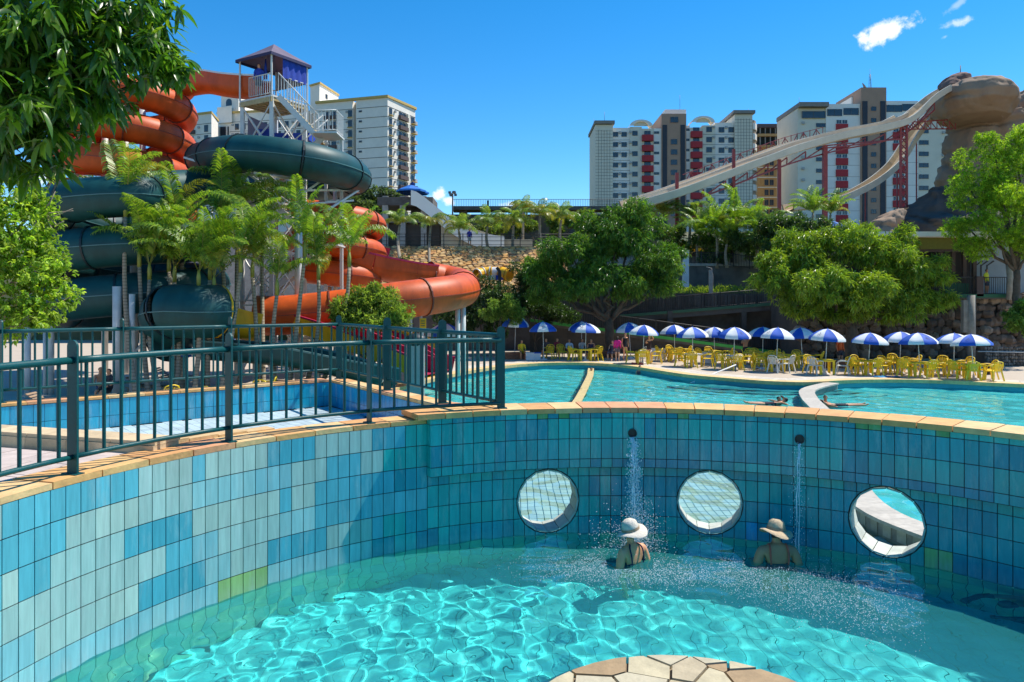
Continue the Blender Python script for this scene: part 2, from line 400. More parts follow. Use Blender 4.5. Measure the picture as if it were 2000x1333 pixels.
# water spout pipes
M_darkpipe = mat('dark_pipe', (.025, .02, .02), .5)
spouts = []
for u, v in ((1235, 846), (1562, 858)):
    a = min(((abs(cyl(RU, R_(a / 20), 0).x / cyl(RU, R_(a / 20), 0).y * F_PX + 1000 - u), R_(a / 20)) for a in range(400, 2600)))[1]
    z = CAM_Z - (v - V_HOR) / F_PX * cyl(RU, a, 0).y; spouts.append((a, z)); m = MB()
    d = Vector((math.cos(a), math.sin(a), 0)); c = cyl(RU, a, z)
    t = []
    for rr, off in ((.056, .02), (.056, -.035), (.047, -.035), (.047, -.009)): t.append((rr, off))
    X = Vector((-d.y, d.x, 0)); vs = []; fs = []
    for rr, off in t: vs += [c + d * off + X * rr * math.cos(2 * math.pi * k / 16) + Vector((0, 0, rr * math.sin(2 * math.pi * k / 16))) - Vector((PC.x, PC.y, 0)) for k in range(16)]
    for i in range(3): fs += [(i * 16 + k, i * 16 + (k + 1) % 16, (i + 1) * 16 + (k + 1) % 16, (i + 1) * 16 + k) for k in range(16)]
    fs.append(tuple(48 + k for k in range(16))); m.add(vs, fs); m.build('spout_pipe', M_darkpipe, wall)
for z0, z1 in rows_up:
    m = MB(); c = cyl((RU + PR) / 2 - .006, TH_STEP, 0); m.box((c.x - PC.x, c.y - PC.y, (z0 + z1) / 2), (PR - RU - .01, .012, z1 - z0 - .008), TH_STEP); o = m.build('tile', M_tile, wall); o.color = (*random.choice(TEAL), 1)
# the tiles: the largest 300 each an object, the rest one mass
def tile_mb(pl, r, mb, off):
    n = len(pl); fr = [cyl(r - .006, s / PR, z) - off for s, z in pl]; bk = [cyl(r + .006, s / PR, z) - off for s, z in pl]
    mb.add(fr + bk, [tuple(reversed(range(n)))] + [(i, (i + 1) % n, n + (i + 1) % n, n + i) for i in range(n)])
def tsize(t):
    s = sum(p[0] for p in t[0]) / len(t[0]); z = sum(p[1] for p in t[0]) / len(t[0]); p = cyl(t[1], s / PR, z)
    if p.y < 1.5: return 0
    u = 1000 + p.x / p.y * F_PX; v = V_HOR + (3 - p.z) / p.y * F_PX
    if u < -5 or u > 2005 or v > 1340 or z < .01: return 0
    n = Vector((PC.x - p.x, PC.y - p.y, 0)).normalized(); w = Vector((-p.x, -p.y, 3 - p.z)); 
    a = abs(sum(t[0][i][0] * t[0][(i + 1) % len(t[0])][1] - t[0][(i + 1) % len(t[0])][0] * t[0][i][1] for i in range(len(t[0])))) / 2
    return a * max(n.dot(w.normalized()), 0) / w.length_squared
wall_tiles.sort(key=tsize, reverse=True)
rest = MB()
share = {}
O2 = Vector((PC.x, PC.y, 0))
for i, (pl, r, k, ta) in enumerate(wall_tiles):
    g = random.uniform(.9, 1.1); k = tuple(min(1, x * g) for x in k)
    if i < 300:
        s0 = min(p[0] for p in pl); s1 = max(p[0] for p in pl); z0 = min(p[1] for p in pl); z1 = max(p[1] for p in pl)
        if len(pl) == 4:
            key = (round(r, 3), round(z1 - z0, 4)); th = (s0 + s1) / 2 / PR
            if key not in share:
                m = MB(); hs = (s1 - s0) / 2; tile_mb([(-hs, z0 - z1), (hs, z0 - z1), (hs, 0), (-hs, 0)], r, m, O2); share[key] = m.mesh('tile', M_tile)
            o = obj('tile', share[key], wall, (0, 0, z1), th)
        else:
            m = MB(); tile_mb(pl, r, m, O2); o = m.build('tile', M_tile, wall)
        o.color = (*k, 1)
    else:
        rest.col = k; tile_mb(pl, r, rest, O2)
stuff(rest.build('tile_field', M_tilev, wall, color=True))
# coping stones
M_coping = mat('coping_stone', attr='object', rough=.75, var=.22, scale=7, bump=.3, bscale=25)
COPE = [(.66, .35, .12), (.68, .40, .15), (.62, .31, .11), (.70, .45, .20), (.64, .30, .14)]
def coping(parent, r0, r1, z0, z1, ta, tb, n, off):
    for k in range(n):
        a = ta + (tb - ta) * k / n; b = ta + (tb - ta) * (k + 1) / n; e = .006 / PR * (1 if b > a else -1); m = MB()
        ang = [a + e + (b - a - 2 * e) * q / 3 for q in range(4)]
        m.prism([tuple((cyl(r0, t, 0) - off).xy) for t in ang] + [tuple((cyl(r1, t, 0) - off).xy) for t in reversed(ang)], z0 + random.uniform(-.003, .003), z1 + random.uniform(-.004, .004))
        o = m.build('coping_stone', M_coping, parent); o.color = (*random.choice(COPE), 1)
coping(wall, PR - .004, PR + .42, 1.50, 1.555, R_(200), TH_STEP + .001, 16, O2)
coping(wall, RU - .03, PR + .42, 1.57, 1.635, TH_STEP + .035, TH1, 24, O2)
# wall outside the frame, behind the camera
m = MB()
for k in range(60):
    a = R_(200) + (R_(382) - R_(200)) * k / 60; b = R_(200) + (R_(382) - R_(200)) * (k + 1) / 60
    m.add([cyl(PR, a, FLOOR1), cyl(PR, b, FLOOR1), cyl(PR, b, 1.2), cyl(PR, a, 1.2), cyl(PR + .4, a, 1.2), cyl(PR + .4, b, 1.2)], [(0, 3, 2, 1), (3, 4, 5, 2)])
struct(m.build('pool_surround', mat('plain_teal', (.03, .32, .36), .3)))
# tiles below the water and the floor: one mass each
uw = MB()
for c in range(NC):
    ta = TH0 - c * TP / PR; tb = ta - TP / PR
    for r in range(4):
        z1 = -.047 - r * TH; z0 = max(z1 - TH + gap, FLOOR1)
        k = random.choice([(.26, .68, .50), (.20, .64, .54), (.30, .72, .48), (.14, .58, .56), (.38, .74, .46)])
        if z1 > z0: uw.col = k; tile_mb([(tb * PR + gap / 2, z0), (ta * PR - gap / 2, z0), (ta * PR - gap / 2, z1), (tb * PR + gap / 2, z1)], PR, uw, O2)
stuff(uw.build('submerged_tile_field', M_subm, wall, color=True))
m = MB()
for c in range(NC):
    ta = TH0 - c * TP / PR; tb = ta - TP / PR
    m.add([cyl(PR + .004, ta, FLOOR1 - .05), cyl(PR + .004, tb, FLOOR1 - .05), cyl(PR + .004, tb, -.055), cyl(PR + .004, ta, -.055)], [(0, 1, 2, 3)])
m.build('submerged_body', M_grout, wall, loc=(-PC.x, -PC.y, 0))
fl = MB()
FC = [(.07, .63, .64), (.055, .59, .61), (.10, .67, .67), (.065, .61, .64)]
for i in range(-38, 38):
    for j in range(-21, 21):
        x = i * TP; y = j * TH
        if math.hypot(x, y) < PR + .02:
            fl.col = random.choice(FC); w, h = TP - .005, TH - .005
            a, b = PC.x + x, PC.y + y
            fl.add([(a - w / 2, b - h / 2, FLOOR1), (a + w / 2, b - h / 2, FLOOR1), (a + w / 2, b + h / 2, FLOOR1), (a - w / 2, b + h / 2, FLOOR1),
                    (a - w / 2, b - h / 2, FLOOR1 - .006), (a + w / 2, b - h / 2, FLOOR1 - .006), (a + w / 2, b + h / 2, FLOOR1 - .006), (a - w / 2, b + h / 2, FLOOR1 - .006)],
                   [(0, 1, 2, 3), (0, 4, 5, 1), (1, 5, 6, 2), (2, 6, 7, 3), (3, 7, 4, 0)])
floor1 = struct(fl.build('pool_floor', M_floor, color=True)); 
bed = MB(); bed.prism([tuple(cyl(PR + .2, 2 * math.pi * k / 48, 0).xy) for k in range(48)], FLOOR1 - .3, FLOOR1 - .006)
struct(bed.build('pool_bed', mat('wet_grout', (.02, .20, .22), .9, .2, 10)))
# water with real ripples
def wave_sheet(name, xs, ys, inside, amp_fn, z, comps, mt):
    X, Y = np.meshgrid(xs, ys, indexing='ij'); H = np.zeros_like(X)
    for lam, A, phi, ph in comps:
        k = 2 * math.pi / lam; H += A * np.sin(k * (X * math.cos(phi) + Y * math.sin(phi)) + ph + .8 * np.sin(.9 * X + 1.3 * Y + ph * 2))
    H *= amp_fn(X, Y)
    V = np.stack([X.ravel(), Y.ravel(), (H + z).ravel()], 1); nx, ny = X.shape
    I = np.arange(nx * ny).reshape(nx, ny); Q = np.stack([I[:-1, :-1], I[1:, :-1], I[1:, 1:], I[:-1, 1:]], -1).reshape(-1, 4)
    cxy = V[Q].mean(1); Q = Q[inside(cxy[:, 0], cxy[:, 1])]
    used = np.unique(Q); rem = np.full(len(V), -1); rem[used] = np.arange(len(used))
    o = struct(obj(name, np_mesh(name, V[used], rem[Q], mt, smooth=True))); return o
M_water = water_mat('pool_water', (.82, .998, .985), murk=.11)
comps1 = [(lam, A * rng.uniform(.7, 1.2), rng.uniform(0, 2 * math.pi), rng.uniform(0, 6.28)) for lam, A in [(1.6, .0022), (1.0, .0024), (.72, .0026), (.52, .0027), (.42, .0026), (.34, .0024), (.27, .0018), (.22, .0013), (.17, .0008), (.13, .0004)] for _ in range(2)]
xs = np.arange(PC.x - PR - .05, PC.x + PR + .06, .028); ys = np.arange(PC.y - PR - .05, PC.y + PR + .06, .028)
water1 = wave_sheet('pool_water', xs, ys, lambda x, y: np.hypot(x - PC.x, y - PC.y) < PR + .03, lambda X, Y: 1.05 - .55 / (1 + np.exp(-(X - 1.2) * 1.6)) + .18 * np.sin(1.1 * X + .7) * np.sin(.9 * Y), 0.0, comps1, M_water)
water1.cycles.is_caustics_caster = True
CAUSTIC_RX = [floor1] + [o for o in wall.children if o.name.startswith('submerged')]
for o in CAUSTIC_RX: o.cycles.is_caustics_receiver = True
# ---------------------------------------------------------------- paver deck, raised basin, railings
M_rail = mat('teal_paint', (.003, .070, .072), .42, .18, 10, spec=.35, bump=.08, bscale=60)
M_paver = mat('pink_paver', attr='object', rough=.85, var=.2, scale=6, bump=.25, bscale=40)
M_conc = mat('concrete', (.34, .31, .27), .9, .25, 3, bump=.3, bscale=30)
arc = lambda r, a, b, n: [tuple(cyl(r, R_(a + (b - a) * k / n), 0).xy) for k in range(n + 1)]
KA = Vector((-9.6, 8.99)); KB = Vector((-3.44, 7.13))
m = MB(); m.prism([tuple(KB), tuple(KA), (-15, 7), (-15, -5)] + arc(PR + .4, 205, 149, 12), -.7, 1.485); struct(m.build('paver_bed', M_conc))
deck = thing('paver_deck', 'pinkish paver deck inside the railing at the lower left', 'deck')
kd = (KB - KA).normalized(); kn = Vector((-kd.y, kd.x))
for i in range(-22, 2):
    for j in range(0, 16):
        c = KB + kd * (i * .42 + (.21 if j % 2 else 0)) - kn * (.17 + .2 + j * .42)
        if (c - PC).length < PR + .42 + .2 or c.x > -2.9 or c.x < -8.2 or c.y < 4.2: continue
        mm = MB(); mm.box((0, 0, 0), (.41, .41, .05)); o = mm.build('paver', M_paver, deck, loc=(c.x, c.y, 1.50 + random.uniform(-.003, .003)), rz=math.atan2(kd.y, kd.x)); g = random.uniform(.85, 1.1); o.color = (.56 * g, .46 * g, .41 * g, 1)
# paver pieces cut along the curved coping
for k in range(9):
    a, b = R_(149.5 + k * 4.2), R_(149.5 + (k + 1) * 4.2 - .12); mm = MB()
    mm.prism([tuple(cyl(PR + .425, t, 0).xy) for t in (a, (a + b) / 2, b)] + [tuple(cyl(PR + .92 + .02, t, 0).xy) for t in (b, (a + b) / 2, a)], 1.47, 1.521)
    o = mm.build('paver', M_paver, deck); o.color = (.55, .45, .40, 1)
kerb = thing('basin_kerb', 'low tan stone kerb between the paver deck and the empty basin', 'kerb')
n = 12
for k in range(n):
    a = KA.lerp(KB, k / n); b = KA.lerp(KB, (k + 1) / n) - kd * .006
    for z0, z1, w0, w1 in ((1.48, 1.60, 0, .34), (1.603, 1.64, -.02, .36)):
        mm = MB(); mm.prism([tuple(a - kn * w0), tuple(b - kn * w0), tuple(b + kn * w1), tuple(a + kn * w1)], z0, z1); o = mm.build('kerb_stone', M_coping, kerb); g = random.uniform(.9, 1.1); o.color = (.60 * g, .45 * g, .27 * g, 1)
for k in range(4):
    a, b = R_(149 - k * 3.4), R_(149 - (k + 1) * 3.4 + .1); mm = MB(); mm.prism([tuple(cyl(PR + .425, t, 0).xy) for t in (a, b)] + [tuple(cyl(PR + .62, t, 0).xy) for t in (b, a)], 1.3, 1.60 - k * .012)
    o = mm.build('kerb_stone', M_coping, kerb); o.color = (.6, .40, .19, 1)
BA = Vector((-10.6, 7.66)); BC = Vector((-3.37, 13.77)); BD = Vector((-1.09, 10.5)); BE = Vector((-.25, 9.78))
m = MB(); m.prism([tuple(KB), tuple(arc(PR + .38, 150, 150, 1)[0])] + arc(PR + .38, 148, 108, 14) + [tuple(BE), tuple(BD), tuple(BC), tuple(BA), tuple(KA)], -.7, 1.05); struct(m.build('basin_bed', M_grout))
fb = MB(); poly = [tuple(KB)] + arc(PR + .38, 149, 108, 10) + [tuple(BE), tuple(BD), tuple(BC), tuple(BA), tuple(KA)]
def inpoly(x, y, P_):
    c = False; n = len(P_)
    for i in range(n):
        x1, y1 = P_[i]; x2, y2 = P_[(i + 1) % n]
        if (y1 > y) != (y2 > y) and x < (x2 - x1) * (y - y1) / (y2 - y1) + x1: c = not c
    return c
bd = (BC - BA).normalized(); bn = Vector((-bd.y, bd.x))
for i in range(-60, 70):
    for j in range(-60, 10):
        c = BC + bd * (i * .15) + bn * (j * .15)
        if inpoly(c.x, c.y, poly):
            g = random.uniform(.88, 1.08); fb.col = (.50 * g, .60 * g, .62 * g)
            fb.box((c.x, c.y, 1.052), (.143, .143, .012), math.atan2(bd.y, bd.x))
bf = fb.build('basin_floor', M_floor, color=True); struct(bf)
bw = thing('basin_wall', 'low bright blue tiled wall around the empty basin behind the railing', 'wall')
m = MB()
wall_t = .30
def off_line(a, b, d):
    t = (b - a).normalized(); n_ = Vector((-t.y, t.x)); return a + n_ * d, b + n_ * d
m.prism([tuple(BA), tuple(BC), tuple(BC + Vector((.05, .42))), tuple(BA + bn * .3)], -.7, 1.5)
rd = (BD - BC).normalized(); rn = Vector((-rd.y, rd.x))
m.prism([tuple(BC), tuple(BD), tuple(BD + rn * .3), tuple(BC + rn * .3)], -.7, 1.498)
ed = (BE - BD).normalized(); en = Vector((-ed.y, ed.x))
m.prism([tuple(BD), tuple(BE), tuple(BE + en * .3), tuple(BD + en * .3)], -.7, 1.496)
m.build('mortar_body', M_grout, bw)
tm = {}
def line_tiles(a, b, parent, cols, z_rows):
    d = (b - a); L_ = d.length; d.normalize(); nrm = Vector((d.y, -d.x)); n = int(round(L_ / TP)); rz = math.atan2(d.y, d.x)
    for k in range(n):
        c = a + d * ((k + .5) * TP) + nrm * .004
        for z0, z1 in z_rows:
            key = round(z1 - z0, 3)
            if key not in tm:
                q = MB(); q.box((0, 0, 0), (TP - .006, .012, z1 - z0 - .006)); tm[key] = q.mesh('tile', M_tile)
            o = obj('tile', tm[key], parent, (c.x, c.y, (z0 + z1) / 2), rz); g = random.uniform(.9, 1.1); kk = random.choice(cols); o.color = (kk[0] * g, kk[1] * g, kk[2] * g, 1)
line_tiles(BC - bd * .1415 * 40, BC, bw, [(.015, .34, .50), (.015, .38, .54), (.015, .31, .48)], [(1.24, 1.495), (1.06, 1.24)])
line_tiles(BC, BD, bw, [(.008, .22, .44), (.008, .24, .48), (.01, .26, .45)], [(1.24, 1.495), (1.06, 1.24)])
line_tiles(BD, BE, bw, [(.008, .22, .44), (.008, .24, .48)], [(1.24, 1.495), (1.06, 1.24)])
def line_cope(a, b, n, w0, w1, z0, z1, parent):
    d = (b - a).normalized(); nn = Vector((-d.y, d.x))
    for k in range(n):
        p = a.lerp(b, k / n); q = a.lerp(b, (k + 1) / n) - d * .006; mm = MB(); mm.prism([tuple(p + nn * w0), tuple(q + nn * w0), tuple(q + nn * w1), tuple(p + nn * w1)], z0, z1 + random.uniform(-.003, .003))
        o = mm.build('coping_stone', M_coping, parent); o.color = (*random.choice(COPE), 1)
line_cope(BA, BC - bd * .02, 18, -.02, .33, 1.503, 1.54, bw); line_cope(BC + rd * .02, BD, 8, -.02, .33, 1.50, 1.538, bw); line_cope(BD + ed * .01, BE, 2, -.02, .33, 1.499, 1.537, bw)

plate_cache = {}
def plate_mesh(w, h, t):
    k = (round(w, 3), round(h, 3))
    if k not in plate_cache:
        mm = MB(); pr = [(-w / 2, 0), (w / 2, 0), (w / 2, h - w / 2)] + [(w / 2 * math.cos(R_(a)), h - w / 2 + w / 2 * math.sin(R_(a))) for a in range(20, 180, 20)] + [(-w / 2, h - w / 2)]
        n_ = len(pr); mm.add([(x, -t / 2, z) for x, z in pr] + [(x, t / 2, z) for x, z in pr], [tuple(range(n_)), tuple(reversed(range(n_, 2 * n_)))] + [(i, n_ + i, n_ + (i + 1) % n_, (i + 1) % n_) for i in range(n_)])
        mm.box((0, 0, .006), (w + .05, t + .07, .012)); plate_cache[k] = mm.mesh('post', M_rail)
    return plate_cache[k]
bal_cache = {}
def bal_mesh(h, r):
    k = (round(h, 3), r)
    if k not in bal_cache:
        mm = MB(); mm.tube([(0, 0, 0), (0, 0, h)], r, 8, caps=False); bal_cache[k] = mm.mesh('baluster', M_rail)
    return bal_cache[k]
def railing(t, pts, posts, ztop, zbot, rt, rb, nb, base, plates):
    """pts: function s->Vector xy over [0, n]; posts at whole s"""
    n = len(posts) - 1
    for i, (w, rz, zb) in enumerate(plates):
        p = posts[i]
        if w: obj('post', plate_mesh(w, ztop + .17 - zb, .02), t, (p[0], p[1], zb), rz)
    for i in range(n):
        path = [Vector((*pts(i + q / 6), ztop)) for q in range(7)]; mm = MB(); mm.tube(path, rt, 10); mm.build('top_rail', M_rail, t)
        path = [Vector((*pts(i + q / 6), zbot)) for q in range(7)]; mm = MB(); mm.tube(path, rb, 8); mm.build('bottom_rail', M_rail, t)
        for q in range(nb):
            p = pts(i + (q + .75) / (nb + .5)); obj('baluster', bal_mesh(ztop - zbot, .016), t, (p[0], p[1], zbot))
rr = thing('railing', 'teal steel railing curving along the near pool rim, nearest of the two', 'railing')
angs = [197, 179, 160.8, 143.2, 124.8, 106.4]
def near_pts(s):
    i = min(int(s), 4); a = angs[i] + (angs[i + 1] - angs[i]) * (s - i); r = PR + .09 - (.1 * max(0, (s - 4)) if s > 4 else 0)
    return tuple(cyl(r, R_(a), 0).xy)
near_posts = [near_pts(i) for i in range(6)]
railing(rr, near_pts, near_posts, 2.505, 1.70, .031, .022, 9, 1.555, [(.11, R_(a), 1.555) for a in angs[:5]] + [(.10, R_(10), 1.635)])
rr2 = thing('railing', 'teal railing standing on the blue basin wall, bent at a corner behind the near one', 'railing')
cop = lambda t: tuple(BC + (BA - BC).normalized() * t + bn * .15)
rear = [cop(8.4), cop(6.72), cop(5.04), cop(3.47), cop(1.79), tuple(BC + Vector((.12, .15))), tuple(BC.lerp(BD, .53) + rn * .15), tuple(BD + rn * .12), near_posts[5]]
def rear_pts(s):
    i = min(int(s), 7); return tuple(Vector(rear[i]).lerp(Vector(rear[i + 1]), s - i))
railing(rr2, rear_pts, rear, 2.56, 1.72, .031, .022, 10, 1.54, [(.10, math.atan2(bn.y, bn.x) + .25, 1.54)] * 5 + [(.10, R_(15), 1.54), (.12, R_(20), 1.54), (.12, R_(20), 1.54), (0, 0, 0)])
# centre island of crazy paving
isl = thing('stone_island', 'round island of pale crazy paving rising from the near pool', 'island', (1.24, 4.9, 0))
m = MB(); m.prism([(1.22 * math.cos(2 * math.pi * k / 40), 1.22 * math.sin(2 * math.pi * k / 40)) for k in range(40)], FLOOR1, .03); m.build('island_body', mat('island_mortar', (.22, .17, .11), .9, .3, 12), isl)
def crazy_paving(parent, R0, z0, z1, n, name='paving_stone', seed=3):
    rs = random.Random(seed); seeds = [Vector((rs.uniform(-R0, R0), rs.uniform(-R0, R0))) for _ in range(n)]
    seeds = [s for s in seeds if s.length < R0 * 1.02]
    circ = [Vector((R0 * math.cos(2 * math.pi * k / 40), R0 * math.sin(2 * math.pi * k / 40))) for k in range(40)]
    for s in seeds:
        pl = circ[:]
        for t in seeds:
            if t is s: continue
            mid = (s + t) / 2; d = (t - s).normalized(); lim = -.011
            out = []
            for i in range(len(pl)):
                a, b = pl[i], pl[(i + 1) % len(pl)]; da = (a - mid).dot(d) - lim; db = (b - mid).dot(d) - lim
                if da <= 0: out.append(a)
                if da * db < 0: out.append(a.lerp(b, da / (da - db)))
            pl = out
            if len(pl) < 3: break
        if len(pl) >= 3:
            mm = MB(); mm.prism([tuple(p) for p in pl], z0, z1 + rs.uniform(-.006, .006)); o = mm.build(name, M_coping, parent)
            k = rs.choice([(.44, .36, .23), (.47, .41, .28), (.40, .33, .20), (.48, .41, .26), (.34, .23, .12)]); o.color = (*k, 1)
crazy_paving(isl, 1.26, .032, .065, 80)
crazy = MB(); crazy.tube([(1.34 * math.cos(2 * math.pi * k / 48), 1.34 * math.sin(2 * math.pi * k / 48), -.10) for k in range(49)], .085, 8, caps=False); crazy.build('island_rim', mat('island_rim_tile', (.02, .12, .32), .4, .3, 8), isl)
# ---------------------------------------------------------------- ground, far pools
hole_edge = [(-3.3, 14.3), (-4.6, 18), (-5.4, 23), (-5.2, 28.6), (-4.2, 33), (-2.5, 37.8), (-.3, 41.6), (2.1, 43.4), (4.5, 43.4), (6.5, 41.6), (7.8, 38.4), (8.66, 36.5), (10.1, 34.9), (11.5, 33.6), (13, 33.1), (14.6, 33.7), (16.6, 34.2), (19.1, 34), (22.2, 32.3), (26.5, 29.5), (30, 25), (31, 20), (28, 13), (20, 8)]
far_curve = spline([Vector((x, y, 0)) for x, y in hole_edge], 4)
FE = [(p.x, p.y) for p in far_curve]
near_out = arc(PR + .3, 25, 360 - 160 + 0, 24)[::-1] if False else [tuple(cyl(PR + .3, R_(a), 0).xy) for a in range(20, -165, -12)]
hole_poly = FE + near_out + [(-10, 3), (-11, 7.5), (-8, 10.2)]
M_deck = mat('deck_paving', (.50, .41, .31), .9, .22, 1.3, bump=.2, bscale=20, col2=(.43, .35, .27))
def plane_with_hole(name, outer, hole, z, mt):
    bm = bmesh.new(); es = []
    for lp in (outer, hole):
        vs = [bm.verts.new((x, y, z)) for x, y in lp]; es += [bm.edges.new((vs[i], vs[(i + 1) % len(vs)])) for i in range(len(vs))]
    bmesh.ops.triangle_fill(bm, use_beauty=True, use_dissolve=False, edges=es, normal=(0, 0, 1))
    for f in bm.faces:
        if f.normal.z < 0: f.normal_flip()
    me = bpy.data.meshes.new(name); bm.to_mesh(me); bm.free(); me.materials.append(mt); return struct(obj(name, me))
plane_with_hole('deck_ground', [(-60, -40), (70, -40), (70, 75), (-60, 75)], hole_poly, DECK, M_deck)
M_earth = mat('earth', (.17, .13, .07), 1, .35, .05, col2=(.06, .09, .03))
plane_with_hole('ground', [(-3000, -3000), (3000, -3000), (3000, 3000), (-3000, 3000)], [(-60, -40), (70, -40), (70, 75), (-60, 75)], DECK - .004, M_earth)
# wide pavers by the far pool, built piece by piece near the water
M_slab = mat('deck_slab', attr='object', rough=.9, var=.16, scale=3, bump=.2, bscale=25)
# pool shell
M_aqua = mat('far_pool_floor', (.09, .74, .78), .5, .1, .8, col2=(.12, .78, .80))
m = MB(); m.prism([(-7, 9), (33, 3), (33, 50), (-7, 50)], -2.1, -1.36); ff = struct(m.build('far_pool_floor', M_aqua)); ff.cycles.is_caustics_receiver = True
M_fw = mat('far_pool_wall', (.02, .30, .36), .4, .12, 2)
def ribbon(pts, z0, z1, mb):
    n = len(pts); mb.add([(x, y, z0) for x, y in pts] + [(x, y, z1) for x, y in pts], [(i, i + 1, n + i + 1, n + i) for i in range(n - 1)])
m = MB(); ribbon(FE, -1.8, DECK - .05, m); fwl = struct(m.build('far_pool_shell', M_fw)); fwl.cycles.is_caustics_receiver = True
# coping round the far pool, stone by stone
fc = thing('pool_coping', 'sunlit yellow stone coping along the curved far edge of the large pool', 'coping')
def offset_path(pts, d):
    out = []
    for i in range(len(pts)):
        a = Vector(pts[max(i - 1, 0)]); b = Vector(pts[min(i + 1, len(pts) - 1)]); t = (b - a).normalized(); out.append(tuple(Vector(pts[i]) + Vector((-t.y, t.x)) * d))
    return out
FO = offset_path(FE, .62); FI = offset_path(FE, -.06)
for i in range(len(FE) - 1):
    mm = MB(); e = .0; a, b, c, d = FI[i], FI[i + 1], FO[i + 1], FO[i]
    g = .01
    b = tuple(Vector(b).lerp(Vector(a), g)); c = tuple(Vector(c).lerp(Vector(d), g))
    mm.prism([a, b, c, d], DECK - .12, DECK + .035); o = mm.build('coping_stone', M_coping, fc); k = random.uniform(.92, 1.08); o.color = (.66 * k, .45 * k, .20 * k, 1)
FO2 = offset_path(FE, 1.75)
pv = thing('deck_border', 'pale slab border of the deck outside the yellow pool coping', 'paving')
for i in range(len(FE) - 1):
    for q in range(2):
        lo = offset_path(FE, .64 + q * .56)[i:i + 2]; hi = offset_path(FE, .64 + (q + 1) * .56 - .015)[i:i + 2]
        b = tuple(Vector(lo[1]).lerp(Vector(lo[0]), .012)); c = tuple(Vector(hi[1]).lerp(Vector(hi[0]), .012)); mm = MB(); mm.prism([lo[0], b, c, hi[0]], DECK - .05, DECK + .018)
        o = mm.build('paving_slab', M_slab, pv); k = random.uniform(.9, 1.08); o.color = (.56 * k, .49 * k, .40 * k, 1)
# kerb dividing the two pools
curb_c = spline([Vector((x, y, 0)) for x, y in [(14.4, 33.4), (12.4, 31.0), (11.3, 28.2), (10.3, 24.6), (8.6, 19.5), (7.0, 15.4), (6.45, 13.2), (6.75, 11.6), (7.6, 9.6), (9, 7.4)]], 5)
CC = [(p.x, p.y) for p in curb_c]
cb = thing('divider_kerb', 'pale stone kerb curving between the large pool and the right pool', 'kerb')
CI, CO = offset_path(CC, -.3), offset_path(CC, .3)
for i in range(len(CC) - 1):
    mm = MB(); mm.prism([CI[i], tuple(Vector(CI[i + 1]).lerp(Vector(CI[i]), .015)), tuple(Vector(CO[i + 1]).lerp(Vector(CO[i]), .015)), CO[i]], -.74, -.68)
    o = mm.build('kerb_stone', M_stone_pale, cb); k = random.uniform(.9, 1.08); o.color = (.46 * k, .42 * k, .35 * k, 1)
CI2, CO2 = offset_path(CC, -.24), offset_path(CC, .24)
m = MB(); n = len(CC); m.add([(x, y, -1.76) for x, y in CI2] + [(x, y, -.745) for x, y in CI2], [(i, i + 1, n + i + 1, n + i) for i in range(n - 1)]); m.add([(x, y, -1.76) for x, y in CO2] + [(x, y, -.745) for x, y in CO2], [(i + 1, i, n + i, n + i + 1) for i in range(n - 1)])
o = m.build('kerb_body', mat('kerb_body', (.30, .27, .22), .8, .3, 5), cb); o.cycles.is_caustics_receiver = True
for i in range(24, n - 1):      # upright tiles on the near side of the kerb, seen through the porthole
    for L_ in (CI2,):
        a, b = Vector(L_[i]), Vector(L_[i + 1]); L0 = (b - a).length; d = (b - a).normalized(); nn = Vector((d.y, -d.x))
        for k in range(int(L0 / .2)):
            c = a + d * (k + .5) * .2 - nn * -.006; mm = MB(); mm.box((0, 0, 0), (.19, .014, .2)); o = mm.build('kerb_tile', M_stone_pale, cb, loc=(c.x, c.y, -.85), rz=math.atan2(d.y, d.x)); g = random.uniform(.8, 1.1); o.color = (.42 * g, .38 * g, .29 * g, 1)
# swim lane ledge
lp = spline([Vector((x, y, 0)) for x, y in [(4.6, 43.2), (4.4, 41.5), (4.1, 39), (3.5, 35), (2.8, 30.5), (2.1, 26.5), (1.2, 21), (.9, 18)]], 5); lp = [(p.x, p.y) for p in lp]
lt = thing('pool_ledge', 'narrow yellow stone ledge running down the middle of the large pool', 'ledge')
LI, LO = offset_path(lp, -.17), offset_path(lp, .17)
for i in range(len(lp) - 1):
    mm = MB(); mm.prism([LI[i], tuple(Vector(LI[i + 1]).lerp(Vector(LI[i]), .01)), tuple(Vector(LO[i + 1]).lerp(Vector(LO[i]), .01)), LO[i]], -1.75, -.915); o = mm.build('ledge_stone', M_coping, lt); o.color = (.52, .40, .18, 1)
# underwater steps by the handrail
st = thing('pool_steps', 'curved underwater steps with dark edges below the white handrail', 'steps')
M_step = mat('step_tile', (.05, .40, .44), .5, .1, 2); M_edge = mat('dark_edge_tile', (.004, .05, .10), .4, .2, 5)
sc_ = Vector((12.4, 35.8))
for k, (r, z) in enumerate(((3.4, -1.05), (4.3, -1.2), (5.2, -1.38), (6.1, -1.55))):
    a0, a1 = R_(196), R_(302); ps = [(sc_.x + r * 1.25 * math.cos(a0 + (a1 - a0) * q / 24), sc_.y + r * math.sin(a0 + (a1 - a0) * q / 24)) for q in range(25)]
    mm = MB(); mm.prism(ps + [tuple(sc_)], -1.76, z); o = mm.build('step', M_step, st); o.cycles.is_caustics_receiver = True
    mm = MB(); mm.tube([(x, y, z) for x, y in ps], .05, 6); mm.build('step_edge', M_edge, st)
